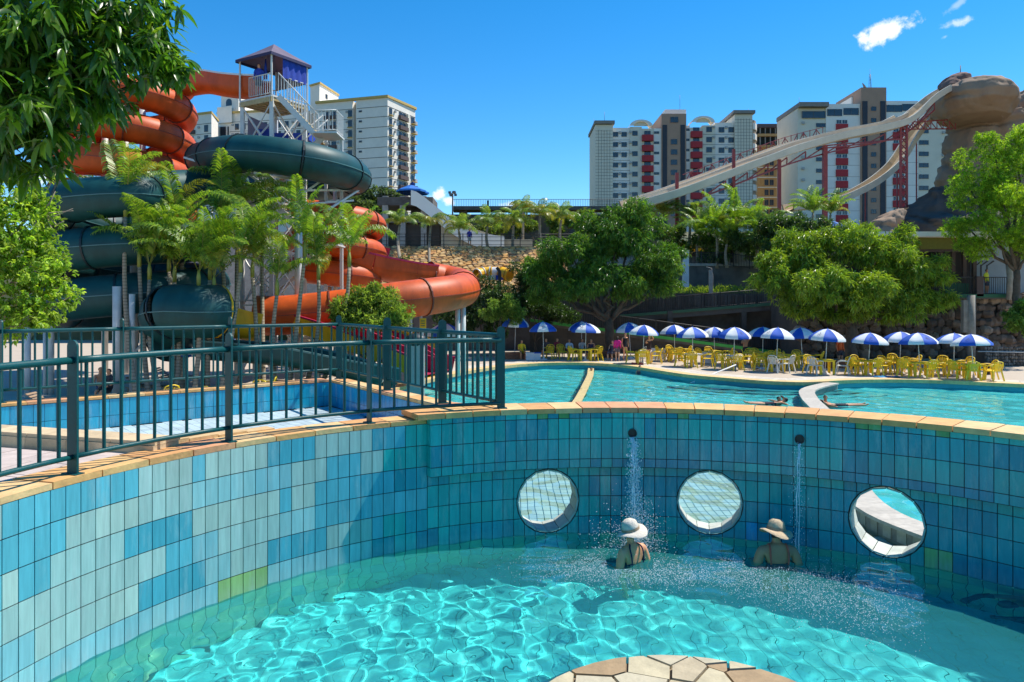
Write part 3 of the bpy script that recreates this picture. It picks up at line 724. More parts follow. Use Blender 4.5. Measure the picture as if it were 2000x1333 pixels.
# pale shallow floor seen through the portholes
ft = MB()
for i in range(-20, 56):
    for j in range(0, 34):
        x = -1.6 + i * TP; y = 9.6 + j * .26
        if math.hypot(x - PC.x, y - PC.y) < PR + .4: continue
        if min((Vector((x, y)) - Vector(c)).length for c in CC[25:]) < .3: continue
        g = random.uniform(.9, 1.06); c = random.choice([(.70, .78, .68), (.68, .78, .72), (.72, .78, .64)]); ft.col = tuple(q * g for q in c)
        ft.box((x, y, -1.12), (TP - .014, .246, .02))
o = stuff(ft.build('shallow_floor_tiles', M_floor, color=True)); o.cycles.is_caustics_receiver = True; tag(o, 'pale green tiles on the shallow pool floor seen through the portholes', 'floor tiles')
comps2 = [(lam, A * rng.uniform(.7, 1.2), rng.uniform(0, 2 * math.pi), rng.uniform(0, 6.28)) for lam, A in [(2.2, .006), (1.6, .006), (1.2, .0055), (.9, .005), (.7, .004), (.55, .003), (.45, .002)] for _ in range(2)]
xs = np.arange(-7, 33, .11); ys = np.arange(5, 47, .11)
FEa = FE + [(14, 5), (9.5, 6.5)] + [tuple(cyl(PR + .2, R_(a), 0).xy) for a in range(25, 125, 6)] + [(-1.1, 10.7), (-3.2, 13.9)]
def inside_many(x, y):
    c = np.zeros(len(x), bool); n = len(FEa)
    for i in range(n):
        x1, y1 = FEa[i]; x2, y2 = FEa[(i + 1) % n]
        if y1 == y2: continue
        c ^= ((y1 > y) != (y2 > y)) & (x < (x2 - x1) * (y - y1) / (y2 - y1) + x1)
    return c
M_water2 = water_mat('far_pool_water', (.82, .99, .985))
water2 = wave_sheet('far_pool_water', xs, ys, inside_many, lambda X, Y: 1 + 0 * X, WATER2, comps2, M_water2)
water2.cycles.is_caustics_caster = True
# ---------------------------------------------------------------- parasols, tables, chairs
M_blue = mat('blue_canvas', (.008, .085, .45), .75, .12, 3); M_white = mat('white_canvas', (.74, .74, .72), .8, .08, 3)
M_pole = mat('white_metal', (.70, .70, .68), .4, .1, 8); M_yel = mat('yellow_plastic', attr='object', rough=.42, var=.1, scale=4)
M_navyprint = mat('navy_print', (.03, .05, .13), .8, .1, 8)
def panel_mesh(mt, n, k, printed):
    mb = MB(); a0, a1 = 2 * math.pi * k / n, 2 * math.pi * (k + 1) / n; prof = [(.02, .46), (.25, .42), (.5, .31), (.72, .16), (.875, .0)]; cols = 4
    rows = prof + [(.885, -.11)]
    vs = []
    for i, (r, z) in enumerate(rows):
        for q in range(cols + 1):
            t = q / cols; a = a0 + (a1 - a0) * t; sag = math.sin(math.pi * t)
            rr = r * (1 - .05 * sag * (i / 4 if i < 5 else 1.0)); vs.append((rr * math.cos(a), rr * math.sin(a), z - .035 * sag * (1 if 0 < i < 4 else 0)))
    w = cols + 1
    mb.smooth = True; mb.add(vs, [(i * w + q, i * w + q + 1, (i + 1) * w + q + 1, (i + 1) * w + q) for i in range(len(rows) - 1) for q in range(cols)])
    if printed:      # a small printed wave mark on the panel, as on the drinks parasols
        mb.cur = 1; mb.smooth = False
        for j, (f, l) in enumerate(((.62, .22), (.69, .16), (.56, .12))):
            am = (a0 + a1) / 2; p = []
            for q in range(7):
                t = q / 6 - .5; r = f + .03 * math.sin(q * 1.4 + j); a = am + t * l * 1.4; zz = np.interp(r, [x[0] for x in prof], [x[1] for x in prof]); p.append((r * .97 * math.cos(a), r * .97 * math.sin(a), zz + .004))
            mb.add(p + [(x * 1.035, y * 1.035, z - .014) for x, y, z in p], [(q, q + 1, 7 + q + 1, 7 + q) for q in range(6)])
    return mb.mesh('canopy_panel', [mt, M_navyprint])
def make_parasol(flip):
    t = thing('parasol', 'blue and white parasol', 'parasol', group='blue and white parasols round the pool')
    for k in range(8): obj('canopy_panel', panel_mesh(M_blue if (k + flip) % 2 else M_white, 8, k, k % 4 == 1), t, (0, 0, 1.78))
    m = MB(); m.tube([(0, 0, 0), (0, 0, 2.24)], .019, 8); m.build('pole', M_pole, t)
    m = MB(); m.lathe((0, 0, 2.22), [(.0, .08), (.025, .05), (.03, .0), (.012, -.02)], 8); m.build('finial', M_blue, t)
    m = MB(); m.lathe((0, 0, 0), [(.22, 0), (.22, .05), (.06, .1), (.03, .28), (0, .28)], 14); m.build('base', M_pole, t)
    r = MB()
    for k in range(8): a = 2 * math.pi * k / 8; r.tube([(0, 0, 1.6), (.5 * math.cos(a), .5 * math.sin(a), 2.05)], .006, 4)
    r.build('ribs', M_pole, t); return t
def make_chair():
    t = thing('plastic_chair', 'yellow plastic armchair', 'chair', group='plastic armchairs round the pool tables')
    m = MB(); m.prism([(-.21, -.22), (.21, -.22), (.24, .2), (-.24, .2)], .415, .44); m.box((0, .2, .41), (.46, .02, .06)); m.build('seat', M_yel, t)
    m = MB(); n = 6
    for k in range(5):        # vertical slats of the back, between two bowed sides and a rounded top
        x = -.13 + .065 * k; m.bar((x, -.21, .44), (x * 1.1, -.31, .78 - abs(x) * .3), .046, .014, up=(0, 1, 0))
    m.tube([(-.22, -.2, .44), (-.235, -.27, .66), (-.18, -.315, .79), (-.07, -.335, .83), (.07, -.335, .83), (.18, -.315, .79), (.235, -.27, .66), (.22, -.2, .44)], .021, 6); m.build('backrest', M_yel, t)
    for s in (-1, 1):
        m = MB(); m.bar((s * .23, .2, .44), (s * .27, .26, 0), .055, .035, up=(0, 1, 0)); m.build('leg', M_yel, t)
        m = MB(); m.bar((s * .2, -.21, .44), (s * .26, -.3, 0), .055, .035, up=(0, 1, 0)); m.build('leg', M_yel, t)
        m = MB(); m.tube([(s * .235, -.27, .64), (s * .28, -.1, .655), (s * .285, .12, .64), (s * .27, .2, .56), (s * .24, .2, .43)], .022, 6); m.build('armrest', M_yel, t)
    return t
def make_table():
    t = thing('plastic_table', 'yellow plastic table', 'table', group='plastic tables under the parasols')
    m = MB(); pr = []
    for cx, cy, a in ((.31, .31, 0), (-.31, .31, 90), (-.31, -.31, 180), (.31, -.31, 270)): pr += [(cx + .09 * math.cos(R_(a + q)), cy + .09 * math.sin(R_(a + q))) for q in (0, 30, 60, 90)]
    m.prism(pr, .685, .715); m.prism([(x * .93, y * .93) for x, y in pr], .64, .685); m.build('tabletop', M_yel, t)
    for sx in (-1, 1):
        for sy in (-1, 1): m = MB(); m.prism([(sx * .30, sy * .36), (sx * .36, sy * .36), (sx * .36, sy * .25), (sx * .33, sy * .25), (sx * .33, sy * .33), (sx * .25, sy * .33), (sx * .25, sy * .36)][::(1 if sx * sy > 0 else -1)], 0, .64); m.build('leg', M_yel, t)
    return t
PARA = (make_parasol(0), make_parasol(1)); CH = make_chair(); CH.scale = (1.1, 1.1, 1.08); TB = make_table(); used = {'c': False, 't': False, 0: False, 1: False}
YEL = (.90, .62, .015); WHT = (.66, .65, .58); OLD = (.62, .50, .10)
def put(proto, key, loc, rz, label):
    if not used[key]:
        used[key] = True; proto.location = loc; proto.rotation_euler = (0, 0, rz); proto['label'] = label; return proto
    return dup(proto, loc, rz, label)
def paint(o, c):
    for ch in o.children: ch.color = (*c, 1)
ORD = ['', 'first', 'second', 'third', 'fourth', 'fifth', 'sixth', 'seventh', 'eighth', 'ninth', 'tenth', 'eleventh', 'twelfth', 'thirteenth', 'fourteenth', 'fifteenth', 'sixteenth', 'seventeenth', 'eighteenth', 'nineteenth']
# (u, v of the tip, distance, flip, table?, chairs as angles round the table from its right side, note)
ROW = [(1902, 652, 34.4, 0, 'y', (5, 175, 240, 300)), (1863, 650, 36.3, 1, 'y', (170, 20, 90)), (1797, 649, 35.6, 0, 'y', (185, -12, 265, 100)), (1757, 647, 37.6, 1, 'y', (180, 15, 80)), (1695, 649, 36.7, 0, 'y', (190, -8, 270, 95)),
       (1611, 641, 37.0, 1, 'y', (205, -30, 120)), (1568, 639, 40.6, 0, 'y', (180, 0, 90)), (1516, 639, 38.4, 1, 'y', (170, 250, 300, 20)), (1489, 638, 42.2, 1, 'y', (180, 10, 90)), (1433, 638, 39.8, 0, 'w', (195, -12, 80, 260)),
       (1396, 638, 43.6, 1, 'y', (185, -5, 95)), (1354, 638, 41.3, 0, 'w', (190, -10, 95, 250)), (1318, 634, 45.2, 1, 'y', (180, 10, 90)), (1255, 634, 43.2, 0, 'y', (186, -5, 60, 255)), (1232, 629, 46.6, 1, None, ()),
       (1143, 630, 45.2, 1, 'y', (190, -8, 150, 35)), (1136, 627, 47.6, 0, None, ()), (1062, 628, 46.0, 1, None, ()), (1005, 616, 47.4, 0, None, ())]
CNAME = lambda a: ('right', 'far right', 'far', 'far left', 'left', 'near left', 'near', 'near right')[int(((a + 22.5) % 360) // 45)]
for i, (u, v, D, fl_, tb, chs) in enumerate(ROW):
    k = i + 1; p = P(u, v, D); x, y = p.x, p.y; wh = ORD[k] + ' from the right in the far row'
    o = put(PARA[fl_], fl_, (x, y, DECK), random.uniform(0, 6.28), 'blue and white parasol, ' + wh)
    sc = (p.z - DECK) / 2.28; o.scale = (1.0, 1.0, sc); o.rotation_euler = (random.uniform(-.06, .06), random.uniform(-.06, .06), o.rotation_euler.z)
    if tb:
        tx = (x, y - .02, DECK); t = put(TB, 't', tx, random.uniform(-.3, .3), ('white topped' if tb == 'w' else 'yellow') + ' plastic table under the parasol ' + wh); paint(t, YEL)
        if tb == 'w': [setattr(c, 'color', (.72, .72, .70, 1)) for c in t.children if c.name.startswith('tabletop')]
        for a in chs:
            aa = R_(a + random.uniform(-8, 8)); r = random.uniform(.66, .8); cx, cy_ = x + r * math.cos(aa), y - .02 + r * math.sin(aa)
            white = (k == 6 and a in (205, -30)) or (k in (8, 13) and a > 200) or random.random() < .06; nm = 'white' if white else 'yellow'
            c = put(CH, 'c', (cx, cy_, DECK), aa + math.pi / 2 + random.uniform(-.5, .5), nm + ' armchair at the %s of the table under parasol ' % CNAME(a) + ORD[k] + ' from the right'); paint(c, WHT if white else YEL)
loose = [(1072, 697, 46.5, 160, 'yellow', 'facing left beside the brick ledge'), (1098, 697, 46.8, 200, 'yellow', 'second from the brick ledge'), (1320, 703, 44.2, 30, 'yellow', 'left behind the ninth table, turned away'), (1465, 714, 42.5, 170, 'yellow', 'between the tenth and eleventh parasols'), (1546, 720, 39.6, 80, 'yellow', 'standing alone behind the seventh parasol'), (1532, 722, 39.0, 200, 'yellow', 'squeezed between two tables near the tree trunk'), (1498, 716, 41, 120, 'yellow', 'in front of the green ramp edge'), (1482, 718, 40.4, 60, 'yellow', 'left of the eighth parasol pole')]
for u, vv, D, a, cn, lb in loose:
    p = P(u, 588, D); c = put(CH, 'c', (p.x, p.y, DECK), R_(a), cn + ' plastic armchair ' + lb); paint(c, YEL)
# the left deck, behind the railings
for (u, v, D, fl_, lb) in ((868, 630, 37, 0, 'blue and white parasol beside the slide exit, partly behind the railing'), (455, 657, 31, 1, 'blue and white parasol between the palm trunks behind the railing'), (378, 668, 29.5, 0, 'blue and white parasol furthest left, low behind the railing')):
    p = P(u, v, D); o = dup(PARA[fl_], (p.x, p.y, DECK), random.uniform(0, 6), lb); o.scale = (1, 1, (p.z - DECK) / 2.28)
ch_l = ['yellow chair by the left palm trunks', 'yellow chair between two left palm trunks', 'yellow chair beside the left planter', 'yellow chair right of the left planter', 'yellow chair below the leftmost parasol', 'yellow chair nearest the basin corner']
for i, (u, D, a) in enumerate(((330, 24.5, 40), (398, 23.4, 200), (430, 24, 90), (470, 24.6, 10), (500, 25.5, 180), (520, 27, 100))):
    p = P(u, 588, D); c = dup(CH, (p.x, p.y, DECK), R_(a), ch_l[i] + ' behind the railing'); paint(c, YEL)
for i, (u, D) in enumerate(((415, 23.8), (486, 25))):
    p = P(u, 588, D); c = dup(TB, (p.x, p.y, DECK), .3, ('yellow plastic table by the left palm trunks', 'yellow plastic table beside the planter behind the railing')[i]); paint(c, YEL)
# sun loungers in the shade at the far left
M_lounge = mat('lounger_wood', (.30, .20, .12), .7, .25, 8)
def lounger(u, D, a, lb):
    p = P(u, 588, D); t = thing('sun_lounger', lb, 'sun lounger', (p.x, p.y, DECK), R_(a), 'sun loungers at the left')
    for k in range(9): m = MB(); m.box((0, -.7 + k * .13, .32), (.6, .09, .025)); m.build('slat', M_lounge, t)
    for k in range(5): m = MB(); m.box((0, .52 + k * .1, .36 + k * .075), (.6, .08, .025), M=Matrix.Rotation(.62, 3, 'X')); m.build('slat', M_lounge, t)
    m = MB(); [m.bar((s * .28, -.78, .29), (s * .28, .95, .29), .04) for s in (-1, 1)]; m.build('frame', M_lounge, t)
    for sx in (-1, 1):
        for yy in (-.7, .85): m = MB(); m.bar((sx * .28, yy, 0), (sx * .28, yy, .29), .05); m.build('leg', M_lounge, t)
for i, (u, D, a) in enumerate(((60, 21, 100), (120, 24, 95), (175, 21.5, 100), (300, 29, 90), (350, 33, 95))):
    lounger(u, D, a, ['wooden sun lounger at the far left edge behind the railing', 'wooden sun lounger under the green slide, second from the left', 'wooden sun lounger behind the near railing post', 'wooden sun lounger right of the slide column', 'wooden sun lounger furthest back under the slide'][i])
# handrail into the pool
t = thing('pool_handrail', 'sloping white handrail on two posts going into the large pool', 'handrail')
a = P(1348, 749, 36.0); b = P(1437, 713, 38.2); m = MB(); m.tube([a, b], .035, 8); m.build('rail', M_pole, t)
m = MB(); m.tube([a, (a.x, a.y, -1.2)], .028, 8); m.build('post', M_rail, t); m = MB(); m.tube([b, (b.x, b.y, DECK - .4)], .028, 8); m.build('post', M_rail, t)
# brick ledge where one person sits
bl = thing('brick_ledge', 'low reddish brick ledge behind the pool at the left of the parasols', 'ledge')
M_brick = mat('brick', attr='object', rough=.9, var=.25, scale=10, bump=.3)
def brick_wall(parent, a, b, z0, rows, bh=.09, blen=.36, dep=.35, cols=((.24, .11, .06), (.28, .13, .07), (.20, .09, .055)), name='brick'):
    a, b = Vector(a), Vector(b); d = (b - a); L_ = d.length; d.normalize(); rz = math.atan2(d.y, d.x); cache = {}
    for r in range(rows):
        k = 0; x = -(blen / 2 if r % 2 else 0)
        while x < L_:
            x0, x1 = max(x, 0), min(x + blen, L_)
            if x1 - x0 > .05:
                key = round(x1 - x0, 2)
                if key not in cache: mb = MB(); mb.box((0, 0, 0), (x1 - x0 - .014, dep, bh - .012)); cache[key] = mb.mesh(name, M_brick)
                c = a + d * (x0 + x1) / 2; o = obj(name, cache[key], parent, (c.x, c.y, z0 + bh * (r + .5)), rz); g = random.uniform(.85, 1.15); q = random.choice(cols); o.color = (q[0] * g, q[1] * g, q[2] * g, 1)
            x += blen
p, q = P(985, 588, 46.3), P(1046, 588, 46.3); brick_wall(bl, p.xy, q.xy, DECK, 5)
m = MB(); m.box(((p.x + q.x) / 2, 46.35, DECK + .22), (q.x - p.x - .04, .3, .42)); m.build('mortar_body', M_grout, bl)
bl2 = thing('brick_planter', 'low reddish brick planter around the mango trunk behind the tables', 'planter')
p, q = P(1600, 588, 40.2), P(1672, 588, 40.2); brick_wall(bl2, p.xy, q.xy, DECK, 5)
bl3 = thing('brick_planter', 'low brick planter behind the tables under the left mango tree', 'planter'); p, q = P(1165, 588, 47.6), P(1208, 588, 47.6); brick_wall(bl3, p.xy, q.xy, DECK, 5)

for i, (u, D, w, lb) in enumerate(((1277, 46.2, .45, 'left white board leaning behind the chairs'), (1292, 46.0, .5, 'middle white board leaning behind the chairs'), (1384, 43.4, .8, 'wide white board behind the white topped table'))):
    p = P(u, 588, D); t = thing('white_board', lb, 'board', (p.x, p.y, DECK)); m = MB(); m.box((0, 0, .36), (w, .04, .7), M=Matrix.Rotation(-.15, 3, 'X')); m.build('panel', M_white, t); m = MB(); m.bar((-w / 3, .22, 0), (-w / 3, .02, .6), .03); m.build('stand', M_pole, t)
for i, (u, D, lb) in enumerate(((1034, 45.9, 'white cool box on the deck beside the brick ledge'), (1047, 46.0, 'second white cool box right of the brick ledge'))):
    p = P(u, 588, D); t = thing('cool_box', lb, 'cool box', (p.x, p.y, DECK), .2); m = MB(); m.box((0, 0, .2), (.5, .35, .4)); m.build('body', M_white, t); m = MB(); m.box((0, 0, .43), (.53, .38, .06)); m.build('lid', M_blue if i else M_white, t)
for i, (u, D, c, lb) in enumerate(((1245, 42.6, (.5, .05, .08), 'red towel hanging over a chair back under the sixth table'), (1500, 39.6, (.7, .7, .66), 'white towel lying on the deck near the tree shade'), (1730, 35.4, (.03, .2, .4), 'blue towel on the sunny deck at the right'))):
    p = P(u, 588, D); t = thing('towel', lb.replace('hanging over a chair back under the sixth table', 'lying on the deck below the girl in pink'), 'towel', (p.x, p.y, DECK + .02), i * .7); m = MB(); N_ = 8
    V = [(-.3 + .6 * a / N_, -.6 + 1.2 * b / N_, .02 + .03 * math.sin(a * 1.3 + b * .9) + .02 * math.sin(b * 2.1)) for a in range(N_ + 1) for b in range(N_ + 1)]; m.smooth = True; m.add(V, [(a * (N_ + 1) + b, (a + 1) * (N_ + 1) + b, (a + 1) * (N_ + 1) + b + 1, a * (N_ + 1) + b + 1) for a in range(N_) for b in range(N_)]); m.build('cloth', mat('towel_%d' % i, c, .95, .2, 12), t)
# ---------------------------------------------------------------- people
def skin_mat(name, c): 
    m = mat(name, c, .5, .12, 6, spec=.4); m.node_tree.nodes['Principled BSDF'].inputs['Subsurface Weight'].default_value = .08; m.node_tree.nodes['Principled BSDF'].inputs['Subsurface Radius'].default_value = (.02, .008, .004); return m
SK = [skin_mat('skin_tan', (.76, .36, .19)), skin_mat('skin_brown', (.54, .25, .13)), skin_mat('skin_fair', (.62, .38, .26))]
CLOTH = {}
def cloth(c):
    if c not in CLOTH: CLOTH[c] = mat('cloth_%d' % len(CLOTH), c, .85, .15, 10)
    return CLOTH[c]
M_hair = mat('dark_hair', (.02, .013, .01), .6, .3, 30)
def body_mesh(J, edges, radii, lvl=2):
    me = bpy.data.meshes.new('tmp'); names = list(J); me.from_pydata([J[n] for n in names], [(names.index(a), names.index(b)) for a, b in edges], [])
    o = bpy.data.objects.new('tmp', me); COL.objects.link(o); md = o.modifiers.new('s', 'SKIN'); md.branch_smoothing = .6
    sv = me.skin_vertices[0].data
    for i, n in enumerate(names):
        r = radii.get(n, .05); sv[i].radius = r if isinstance(r, tuple) else (r, r); sv[i].use_root = (n == 'pelvis')
    ss = o.modifiers.new('u', 'SUBSURF'); ss.levels = lvl; ss.render_levels = lvl
    dg = bpy.context.evaluated_depsgraph_get(); out = bpy.data.meshes.new_from_object(o.evaluated_get(dg)); bpy.data.objects.remove(o)
    out.polygons.foreach_set('use_smooth', [True] * len(out.polygons)); return out
def shell(me, pred, off, mt, name, parent):
    keep = [p for p in me.polygons if pred(p.center)]
    if not keep: return None
    idx = {}; V = []; Fc = []
    for p in keep:
        f = []
        for v in p.vertices:
            if v not in idx: idx[v] = len(V); w = me.vertices[v]; V.append(w.co + w.normal * off)
            f.append(idx[v])
        Fc.append(f)
    m2 = bpy.data.meshes.new(name); m2.from_pydata(V, [], Fc); m2.materials.append(mt); m2.polygons.foreach_set('use_smooth', [True] * len(Fc)); return obj(name, m2, parent)
ED = [('pelvis', 'waist'), ('waist', 'chest'), ('chest', 'neck'), ('neck', 'chin'), ('chin', 'head'), ('head', 'crown')] + [e for s in 'lr' for e in (('chest', 'sh' + s), ('sh' + s, 'el' + s), ('el' + s, 'wr' + s), ('wr' + s, 'ha' + s), ('pelvis', 'hi' + s), ('hi' + s, 'kn' + s), ('kn' + s, 'an' + s), ('an' + s, 'to' + s))]
RAD = dict(pelvis=(.15, .11), waist=(.125, .09), chest=(.15, .105), neck=.052, chin=(.06, .07), head=(.078, .098), crown=(.05, .06), **{k + s: r for s in 'lr' for k, r in dict(sh=.058, el=.042, wr=.029, ha=(.035, .018), hi=.092, kn=.055, an=.036, to=(.038, .022)).items()})
# local axes: x to the person's left as seen by the camera's right, -y the way the person faces
def pose(kind, h=1.66):
    s = h / 1.70; J = {}
    if kind in ('stand', 'armsup'):
        J = dict(pelvis=(0, 0, .92), waist=(0, .01, 1.08), chest=(0, .02, 1.30), neck=(0, .01, 1.46), chin=(0, -.015, 1.53), head=(0, -.01, 1.60), crown=(0, .0, 1.68))
        for sg, n in ((-1, 'l'), (1, 'r')):
            J.update({'sh' + n: (sg * .165, .02, 1.385), 'el' + n: (sg * .22, .04, 1.12), 'wr' + n: (sg * .22, -.04, .90), 'ha' + n: (sg * .215, -.07, .81), 'hi' + n: (sg * .085, 0, .84), 'kn' + n: (sg * .10, -.02, .48), 'an' + n: (sg * .10, .02, .07), 'to' + n: (sg * .12, -.12, .03)})
        if kind == 'armsup': J.update(elr=(.30, -.02, 1.50), wrr=(.16, -.05, 1.66), har=(.07, -.04, 1.70), ell=(-.27, -.1, 1.22), wrl=(-.1, -.2, 1.3), hal=(-.04, -.2, 1.34))
    elif kind == 'sit':
        J = dict(pelvis=(0, 0, .50), waist=(0, .03, .66), chest=(0, .03, .88), neck=(0, 0, 1.04), chin=(0, -.03, 1.11), head=(0, -.03, 1.18), crown=(0, -.02, 1.26))
        for sg, n in ((-1, 'l'), (1, 'r')):
            J.update({'sh' + n: (sg * .17, .02, .965), 'el' + n: (sg * .24, -.06, .72), 'wr' + n: (sg * .17, -.27, .63), 'ha' + n: (sg * .13, -.34, .60), 'hi' + n: (sg * .09, -.05, .48), 'kn' + n: (sg * .15, -.43, .50), 'an' + n: (sg * .14, -.40, .08), 'to' + n: (sg * .15, -.54, .03)})
    return {k: (v[0] * s, v[1] * s, v[2] * s) for k, v in J.items()}
def person(label, kind, loc, rz, skin, top=None, bottom=None, hair=True, suit=None, h=1.66, hairlen=.0, cat='person'):
    J = pose(kind, h); me = body_mesh(J, ED, RAD); me.materials.append(SK[skin]); o = obj('person', me, None, loc, rz); tag(o, label, cat); o['kind'] = 'thing'
    s = h / 1.70; zc = J['chest'][2]; zp = J['pelvis'][2]; zn = J['neck'][2]; zh = J['head'][2]
    if top: shell(me, lambda c: zp - .02 < c.z < zn + .0 and abs(c.x) < .24 * s and not (kind == 'sit' and c.y < -.2), .012, cloth(top), 'shirt', o)
    if suit: shell(me, lambda c: zp - .09 < c.z < zc + .06 * s and abs(c.x) < .155 * s + .03, .006, cloth(suit), 'swimsuit', o)
    if bottom: shell(me, (lambda c: zp - .30 * s < c.z < zp + .06 and abs(c.x) < .2) if kind != 'sit' else (lambda c: c.z < zp + .1 and c.z > zp - .15 and c.y > -.36 and abs(c.x) < .23), .012, cloth(bottom), 'shorts', o)
    if hair: shell(me, lambda c: c.z > zh - .02 - hairlen * (c.y > .02) and (c.y > -.02 or c.z > zh + .05), .014, M_hair, 'hair', o)
    return o
def at(u, D, z=DECK): p = P(u, 588, D); return (p.x, p.y, z)
person('person in a yellow shirt sitting on the brick ledge', 'sit', at(1019, 46.2, DECK - .02), .2, 1, top=(.70, .50, .02), bottom=(.5, .35, .03))
person('person sitting in shade under the second parasol from the left', 'sit', at(1067, 47.6), -.3, 0, top=(.10, .08, .09), bottom=(.05, .05, .06))
person('person in a red top sitting right of the brick ledge', 'sit', at(1088, 47.9), .5, 0, top=(.35, .03, .05), bottom=(.05, .05, .08))
person('man in a pale blue shirt sitting left of the front table', 'sit', at(1112, 46.9), .1, 1, top=(.42, .52, .62), bottom=(.04, .07, .15))
person('person in white sitting behind the fourth parasol pole', 'sit', at(1137, 47.2), .2, 1, top=(.45, .44, .42), bottom=(.05, .05, .08))
person('bare shouldered person sitting behind the table under the left tree', 'sit', at(1155, 47.0), -.4, 0, suit=(.05, .04, .1))
person('girl in a bright pink shirt standing with her back turned', 'stand', at(1206, 44.9), 2.9, 2, top=(.80, .02, .25), bottom=(.15, .12, .14), hairlen=.12, h=1.5)
person('woman in a black swimsuit standing beside the pink shirt', 'stand', at(1221, 45.3), .5, 0, suit=(.015, .015, .02), hairlen=.1, h=1.72)
person('person sitting behind the girl in pink', 'sit', at(1197, 45.6), -.6, 2, suit=(.1, .1, .14), bottom=(.1, .1, .14))
person('woman in a bikini holding her arm up under the parasol', 'armsup', at(1268, 44.0), .3, 0, suit=(.05, .03, .03), h=1.6)
person('bare chested person standing behind the white topped tables', 'armsup', at(1456, 43.2), 0, 1, bottom=(.02, .02, .025))
person('person in an orange shirt standing left of the mango trunk', 'stand', at(1641, 41.3), .3, 1, top=(.70, .12, .02), bottom=(.04, .04, .05), h=1.7)
person('person sitting on a lounger under the green slide', 'sit', at(196, 27, DECK), .8, 1, bottom=(.03, .04, .1))
person('person in dark clothes sitting at the left behind the railing post', 'sit', at(214, 26.4, DECK), -.5, 1, top=(.03, .03, .035), bottom=(.02, .02, .02))
# bathers far out
person('bather with only the head above water at the far pool edge', 'stand', at(1155, 41.6, WATER2 - 1.43), .2, 1)
person('bather seen from the chest up at the far pool edge', 'stand', at(1250, 40.6, WATER2 - 1.22), .1, 0, suit=(.3, .1, .12))
person('bather floating near the white kerb with arms spread', 'armsup', at(1521, 28.6, WATER2 - 1.38), .4, 1, suit=(.02, .02, .03))
person('bather leaning back with legs floating beside the white kerb', 'stand', at(1612, 28.2, WATER2 - 1.28), -.3, 1, suit=(.3, .03, .04))
def float_legs(u, v, D, L_, ang, lab):
    p = P(u, v, D)
    J = dict(pelvis=(0, 0, -.04), waist=(-.16, 0, -.03), chest=(-.38, 0, -.01), neck=(-.54, 0, .05), chin=(-.6, 0, .09), head=(-.66, 0, .12), crown=(-.75, 0, .14))
    for sg, n in ((-1, 'l'), (1, 'r')): J.update({'sh' + n: (-.46, sg * .17, .0), 'el' + n: (-.42, sg * .42, .02), 'wr' + n: (-.36, sg * .66, .03), 'ha' + n: (-.33, sg * .75, .03), 'hi' + n: (.08, sg * .09, -.04), 'kn' + n: (.48, sg * .13, .0), 'an' + n: (.90, sg * .15, .03), 'to' + n: (1.0, sg * .15, .09)})
    me = body_mesh(J, ED, RAD); me.materials.append(SK[1]); o = obj('person', me, None, (p.x, p.y, WATER2 + .02), ang); tag(o, lab, 'person'); o['kind'] = 'thing'; shell(me, lambda c: -.2 < c.x < .25 and abs(c.y) < .22, .008, cloth((.02, .02, .03)), 'swimsuit', o); shell(me, lambda c: c.x < -.62, .012, M_hair, 'hair', o); return o
float_legs(1640, 790, 28.0, 1, -.1, 'bather lying on the water with feet toward the right pool')
float_legs(1503, 788, 28.5, 1, 3.3, 'bather lying on the water left of the white kerb')
